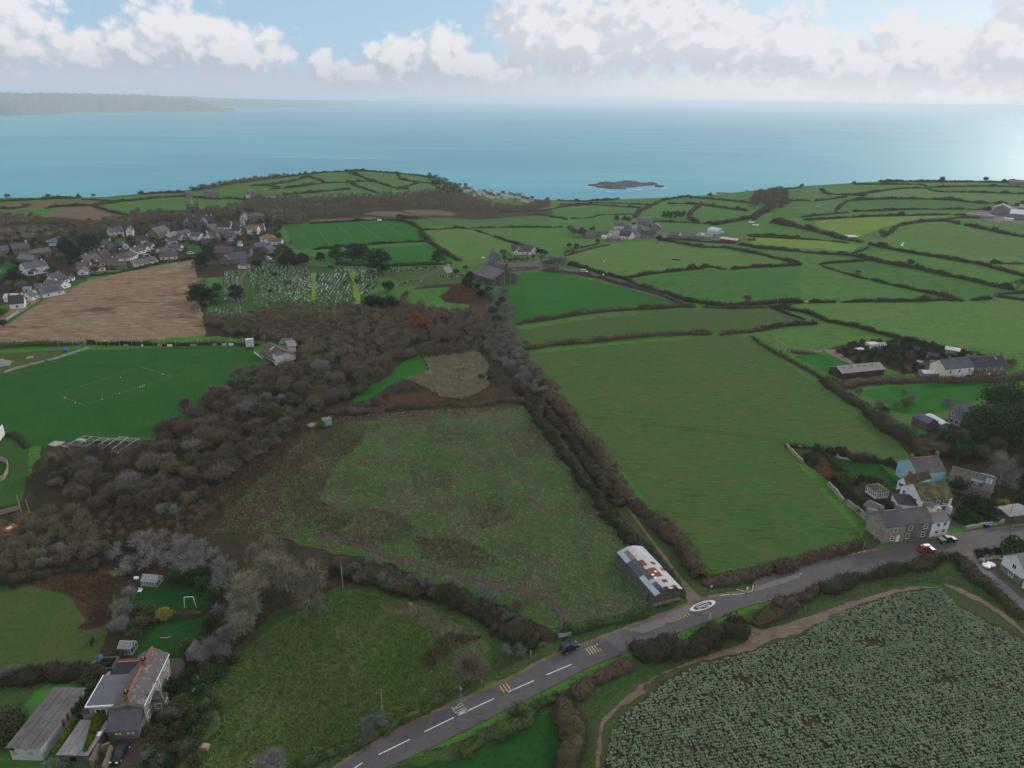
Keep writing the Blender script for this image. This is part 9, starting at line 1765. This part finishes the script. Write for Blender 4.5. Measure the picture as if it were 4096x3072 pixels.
# ---- odds and ends
def simple(T,x,y,mb,m,name,label,cat,rz=0,z=.08):
 o=mb.build(name,MT[m]if isinstance(m,str)else m);p=P(T(x,y));o.location=p+Vector((0,0,z));o.rotation_euler=(0,0,rz);tag(o,label,cat);return o
def bag(seed):
 rr=random.Random(seed);mb=MB();mb.tube([(0,0,0),(0,0,.15),(0,0,.55),(0,0,.72),(0,0,.55)],[.42,.62,.66,.50,.30],n=12);mb.v=[(x+rr.uniform(-.06,.06),y*1.15+rr.uniform(-.06,.06),z+rr.uniform(-.04,.04))for x,y,z in mb.v];return mb
e=simple(Z13,1265,880,bag(1),'white_paint','bulk_bag','white bulk bag by the lane, nearer of two','bag',.3);e.scale=(1.35,1.35,1.1)
e=simple(Z13,1362,850,bag(2),'white_paint','bulk_bag','white bulk bag by the rubble, farther of two','bag',.9);e.scale=(1.45,1.45,1.1)
def rubble():
 rr=random.Random(8);k=0
 for(cx,cy,sx,sy,n)in((1200,730,80,50,26),(1420,700,150,45,40)):
  for _ in range(n):
   q=random.Random(k);k+=1;p=P(Z13(cx+rr.gauss(0,sx*.5),cy+rr.gauss(0,sy*.5)));s=q.uniform(.22,.55);me=bpy.data.meshes.new('stone');bm=bmesh.new();bmesh.ops.create_icosphere(bm,subdivisions=1,radius=s)
   for v in bm.verts:v.co*=q.uniform(.72,1.15);v.co.z*=.75
   bm.to_mesh(me);bm.free();o=link('rubble_stone',me,MT[q.choice(['stone_light','stone_grey','concrete'])]);o.location=p+Vector((0,0,s*.45+rr.uniform(0,.25)));tag(o,'rough stone in the rubble heap beside the white gabled building','stone','stones of the rubble heap')
rubble()
def bin_():m=MB();m.add([(-.28,-.3,0),(.28,-.3,0),(.28,.3,0),(-.28,.3,0),(-.33,-.36,1.0),(.33,-.36,1.0),(.33,.36,1.0),(-.33,.36,1.0)],BF);m.box(-.35,.35,-.38,.38,1.0,1.07);return m
simple(Z7,1700,1080,bin_(),'black_paint','wheelie_bin','black bin by the roadside wall, left of the blue one','bin',.2);e=simple(Z7,1752,1082,bin_(),mat('bin_blue',(.02,.09,.42),rough=.5),'blue_sack','bright blue bin bag by the roadside wall','bag',.5);e.scale=(1.3,1.3,.95)
simple(Z7,1760,950,MB().tube([(0,0,0),(0,0,.5),(0,0,.8)],[.6,.7,.3],n=10),'orange_paint','salt_bin','round orange bin among the shrubs by the road','bin')
simple(Z7,490,785,MB().box(-.5,.5,-.05,.05,.4,1.1).box(-.6,.6,-.4,.4,.35,.42),'white_paint','garden_table','small white garden table behind the summerhouse','table')
simple(K9,868,572,MB().box(-.45,.45,-.4,.4,.4,.46).box(-.45,.45,.34,.4,.4,.95).box(-.42,-.36,-.38,-.32,0,.4).box(.36,.42,-.38,-.32,0,.4),'white_paint','garden_chair','white garden chair on the lawn below the large greenhouse','chair')
simple(K9,845,490,MB().box(-.5,.5,-.3,.3,0,.5),'white_paint','compost_bag','white sack on the dark heap left of the large greenhouse','bag')
simple(K9,1020,858,MB().bar((-.9,0,.12),(.6,.1,.12),.16).bar((.5,-.1,.12),(1.0,.4,.12),.16),'wood_pale','timber_scrap','pale scraps of timber lying on the lower lawn','timber')
simple(K9,625,988,MB().tube([(0,0,0),(0,0,.9)],[.4,.45],n=10),mat('barrel_blue',(.03,.12,.45),rough=.5),'water_butt','blue water butt at the paddock gate','barrel')
simple(K9,1228,1125,MB().tube([(0,0,0),(0,0,.8),(0,0,1.3)],[.3,.35,.12],n=8),mat('bag_green',(.05,.42,.12),rough=.5),'green_sack','bright green sack at the edge of the tussocky field','bag')
simple(K9,1220,1190,MB().box(-.7,.7,-.3,.3,.1,.6).box(-.9,-.6,-.1,.1,.1,.3),'white_paint','white_trough','black and white trough at the edge of the tussocky field','trough')
simple(K9,1265,1540,MB().box(-.9,.9,-.6,.6,0,.5).box(-.7,.7,-.5,.5,.5,.8),'wood_pale','timber_pile','small pale timber pile at the left of the tussocky field','timber')
e=simple(K9,72,205,MB().box(-1.6,1.6,-1.1,1.1,0,1.7).box(-1.7,1.7,-1.2,1.2,1.7,1.8),mat('skip_orange',(.42,.17,.03),[(.9,(.28,.11,.03),.5,.7)],rough=.7),'orange_container','rusty orange container in the scrub at the left edge','container',1.2);MB().box(-.9,.5,-.6,.3,1.81,1.86).build('lid',MT['white_paint'],e)
e=simple(K6,570,735,MB().box(-1.4,1.4,-1.2,1.2,0,2.2),'teal_wall','turquoise_hut','small turquoise hut with pale roof at the top left corner of the plot','hut',.5);MB().box(-1.7,1.7,-1.5,1.5,2.2,2.34).build('roof',MT['mossy_sheet'],e)
e=greenhouse('cold_frame','overgrown low glass frame left of the turquoise hut',(K6,445,765),(K6,500,745),2.6,.7,.5,4,'wood_pale')
trees('bush',K6,[(520,740,1.0),(590,690,.8),(490,720,.7),(295,765,.6)],'ivy','shrub','yellow green bush around the turquoise hut','shrub','yellow green bushes by the hut')
for x,y,l in((503,212,'white trough in the far right fields, left of two'),(548,258,'white trough in the far right fields, right of two'),(456,1030,'white object at the gap in the long hedge')):simple(K4,x,y,MB().box(-1.6,1.6,-.5,.5,0,.8),'sheet_pale','water_trough',l,'trough')
e=simple(K4,1228,572,MB().bar((-1.5,0,.2),(1.5,0,2.6),1.0,.15).box(-1.4,1.4,-.6,.6,0,.3),'white_paint','feed_trailer','bright white trailer alone in the far right field','trailer',.6)
simple(K3,1300,628,MB().box(-3.0,3.0,-.9,.9,0,.6).box(-2.6,2.6,-.6,.6,.6,.8),'wood_dark','feed_trough','dark feed trough in the middle of the wide field','trough',-.3);simple(K3,765,645,MB().box(-.4,.4,-.2,.2,0,1.4),'white_paint','salt_lick','tiny white block standing in the field below the farm','block');simple(K3,762,745,MB().box(-.6,.6,-.5,.5,0,1.3),'white_paint','white_box','small white box beside the farm lane','box')
simple(K2,955,338,MB().box(-2.0,2.0,-.9,.9,.3,1.3),'white_paint','white_trailer','small white trailer at the top of the striped green field','trailer');simple(Z5,1220,550,MB().box(-1.0,1.0,-.7,.7,0,1.2),'orange_paint','red_tank','small red tank in front of the long low shed','tank');simple(Z5,680,325,MB().box(-1.3,1.3,-.5,.5,0,.9),'white_paint','white_trough','white trough behind the hedge by the tall stone house','trough')
for x,y,l in((1855,352,'pale plastic sheet heap in the valley paddock, left of two'),(1885,372,'pale plastic sheet heap in the valley paddock, right of two')):simple(K3,x,y,MB().box(-3,3,-1,1,0,.8),'white_paint','plastic_heap',l,'sheeting')
# ---- graves: 300 nearest as objects, the rest as one
def graves():
 rr=random.Random(41);m=[]
 def stone(k):
  q=MB()
  if k==0:q.box(-.32,.32,-.07,.07,0,.95)
  elif k==1:q.prism([(-.33,0),(.33,0),(.33,.7),(.2,.95),(0,1.05),(-.2,.95),(-.33,.7)],-.07,.07)
  elif k==2:q.box(-.4,.4,-.9,.9,0,.25);q.box(-.35,.35,.75,.9,.25,.95)
  elif k==3:q.box(-.11,.11,-.1,.1,0,1.5);q.box(-.4,.4,-.09,.09,.95,1.15);q.box(-.35,.35,-.3,.3,0,.3)
  return q.mesh('gravestone')
 ms=[stone(k)for k in range(4)];mats=[mat('grave_pale',(.36,.35,.335),[(1.5,(.25,.25,.235),.45,.7)]),MT['stone_grey'],MT['black_paint'],MT['sheet_pale']];spots=[]
 rows=[((1290,470),(1760,455),(1770,570),(1290,595)),((1270,190),(1690,180),(1740,430),(1270,455)),((860,420),(1210,300),(1205,580),(870,600)),((780,300),(1210,180),(1215,300),(800,400)),((1510,105),(2040,130),(2060,280),(1800,280),(1750,160),(1510,150)),((1800,300),(2050,305),(1950,420),(1850,430)),((0,620),(330,600),(320,690),(0,710))]
 for poly in rows:
  ps=[P(Z8(*q))for q in poly];pl=[(p.x,p.y)for p in ps];d=Vector((ps[1].x-ps[0].x,ps[1].y-ps[0].y)).normalized();n=Vector((-d.y,d.x));c=sum((Vector(p)for p in pl),Vector((0,0)))/len(pl)
  for i in range(-40,41):
   for j in range(-40,41):
    p=c+d*(i*2.1+rr.uniform(-.15,.15))+n*(j*2.9+rr.uniform(-.25,.25))
    if inside(pl,p.x,p.y)and rr.random()<.84:spots.append((p.x,p.y,math.atan2(d.y,d.x)+rr.uniform(-.08,.08),rr.choices((0,1,2,3),(4,3,5,.6))[0],rr.choices((0,1,2,3),(6,4,2,3))[0]))
 for poly,gap,n in(([(300,560),(130,500),(120,160),(320,150),(300,300),(420,480)],1.9,330),([(440,110),(700,60),(1200,80),(1180,170),(900,280),(780,300),(860,420),(560,460),(400,250)],2.3,330),([(480,420),(860,430),(860,560),(560,600),(480,560)],2.6,60)):
  for x,y in scatter(Z8,poly,gap,n,int(gap*10)):spots.append((x,y,rr.uniform(-.4,.4),rr.choices((0,1,2,3),(3,4,2,2.5))[0],rr.choices((0,1,2,3),(5,6,2,1))[0]))
 for poly,n in(([(980,700),(1370,680),(1350,705),(990,722)],44),([(1090,800),(1280,780),(1270,795),(1090,812)],22),([(1390,750),(1540,742),(1540,755),(1390,760)],20)):
  for x,y in scatter(K2,poly,2.0,n,n):spots.append((x,y,rr.uniform(-.2,.2),rr.choices((0,1),(1,1))[0],rr.choices((0,1,2,3),(2,1,4,1))[0]))
 spots.sort(key=lambda s:math.hypot(s[0],s[1]));cm=[[with_mat(ms[k],mats[q])for q in range(4)]for k in range(4)]
 lab=['pale concrete gravestone in the cemetery','weathered grey gravestone in the cemetery','polished black gravestone in the cemetery','whitish gravestone in the cemetery'];grp=['pale gravestones','grey gravestones','black gravestones','whitish gravestones']
 for x,y,rz,k,q in spots[:300]:
  o=bpy.data.objects.new('gravestone',cm[k][q]);C.objects.link(o);o.location=(x,y,float(hz(x,y))+.04);s=rr.uniform(.75,1.05);o.scale=(s,s,s);o.rotation_euler=(0,0,rz);tag(o,lab[q],'gravestone',grp[q])
 vs,fs,mi=[],[],[];kk=0
 for x,y,rz,k,q in spots[300:]:
  me=ms[k];ca,sa=math.cos(rz),math.sin(rz);z=float(hz(x,y))+.04
  for v in me.vertices:vs.append((x+v.co.x*ca-v.co.y*sa,y+v.co.x*sa+v.co.y*ca,z+v.co.z*1.05))
  for p in me.polygons:fs.append(tuple(i+kk for i in p.vertices));mi.append(q)
  kk+=len(me.vertices)
 me=bpy.data.meshes.new('graves');me.from_pydata(vs,[],fs);o=link('graves',me,mats);me.polygons.foreach_set('material_index',mi);tag(o,kind='stuff');print('graves',len(spots))
graves()
# ------------------------------------------------------------------ the air
def haze():
 mb=MB();mb.box(-66000,66000,-66000,66000,SEA_Z-12,CAM_H+25)
 m=bpy.data.materials.new('haze');m.use_nodes=True;nt=m.node_tree;nt.nodes.clear()
 out=nt.nodes.new('ShaderNodeOutputMaterial');v=nt.nodes.new('ShaderNodeVolumePrincipled');nt.links.new(v.outputs[0],out.inputs['Volume'])
 v.inputs['Color'].default_value=(.90,.94,1.0,1);v.inputs['Density'].default_value=HAZE_D;v.inputs['Anisotropy'].default_value=.3
 o=mb.build('haze',m);o['kind']='stuff'
HAZE_D=7.6e-5
haze()
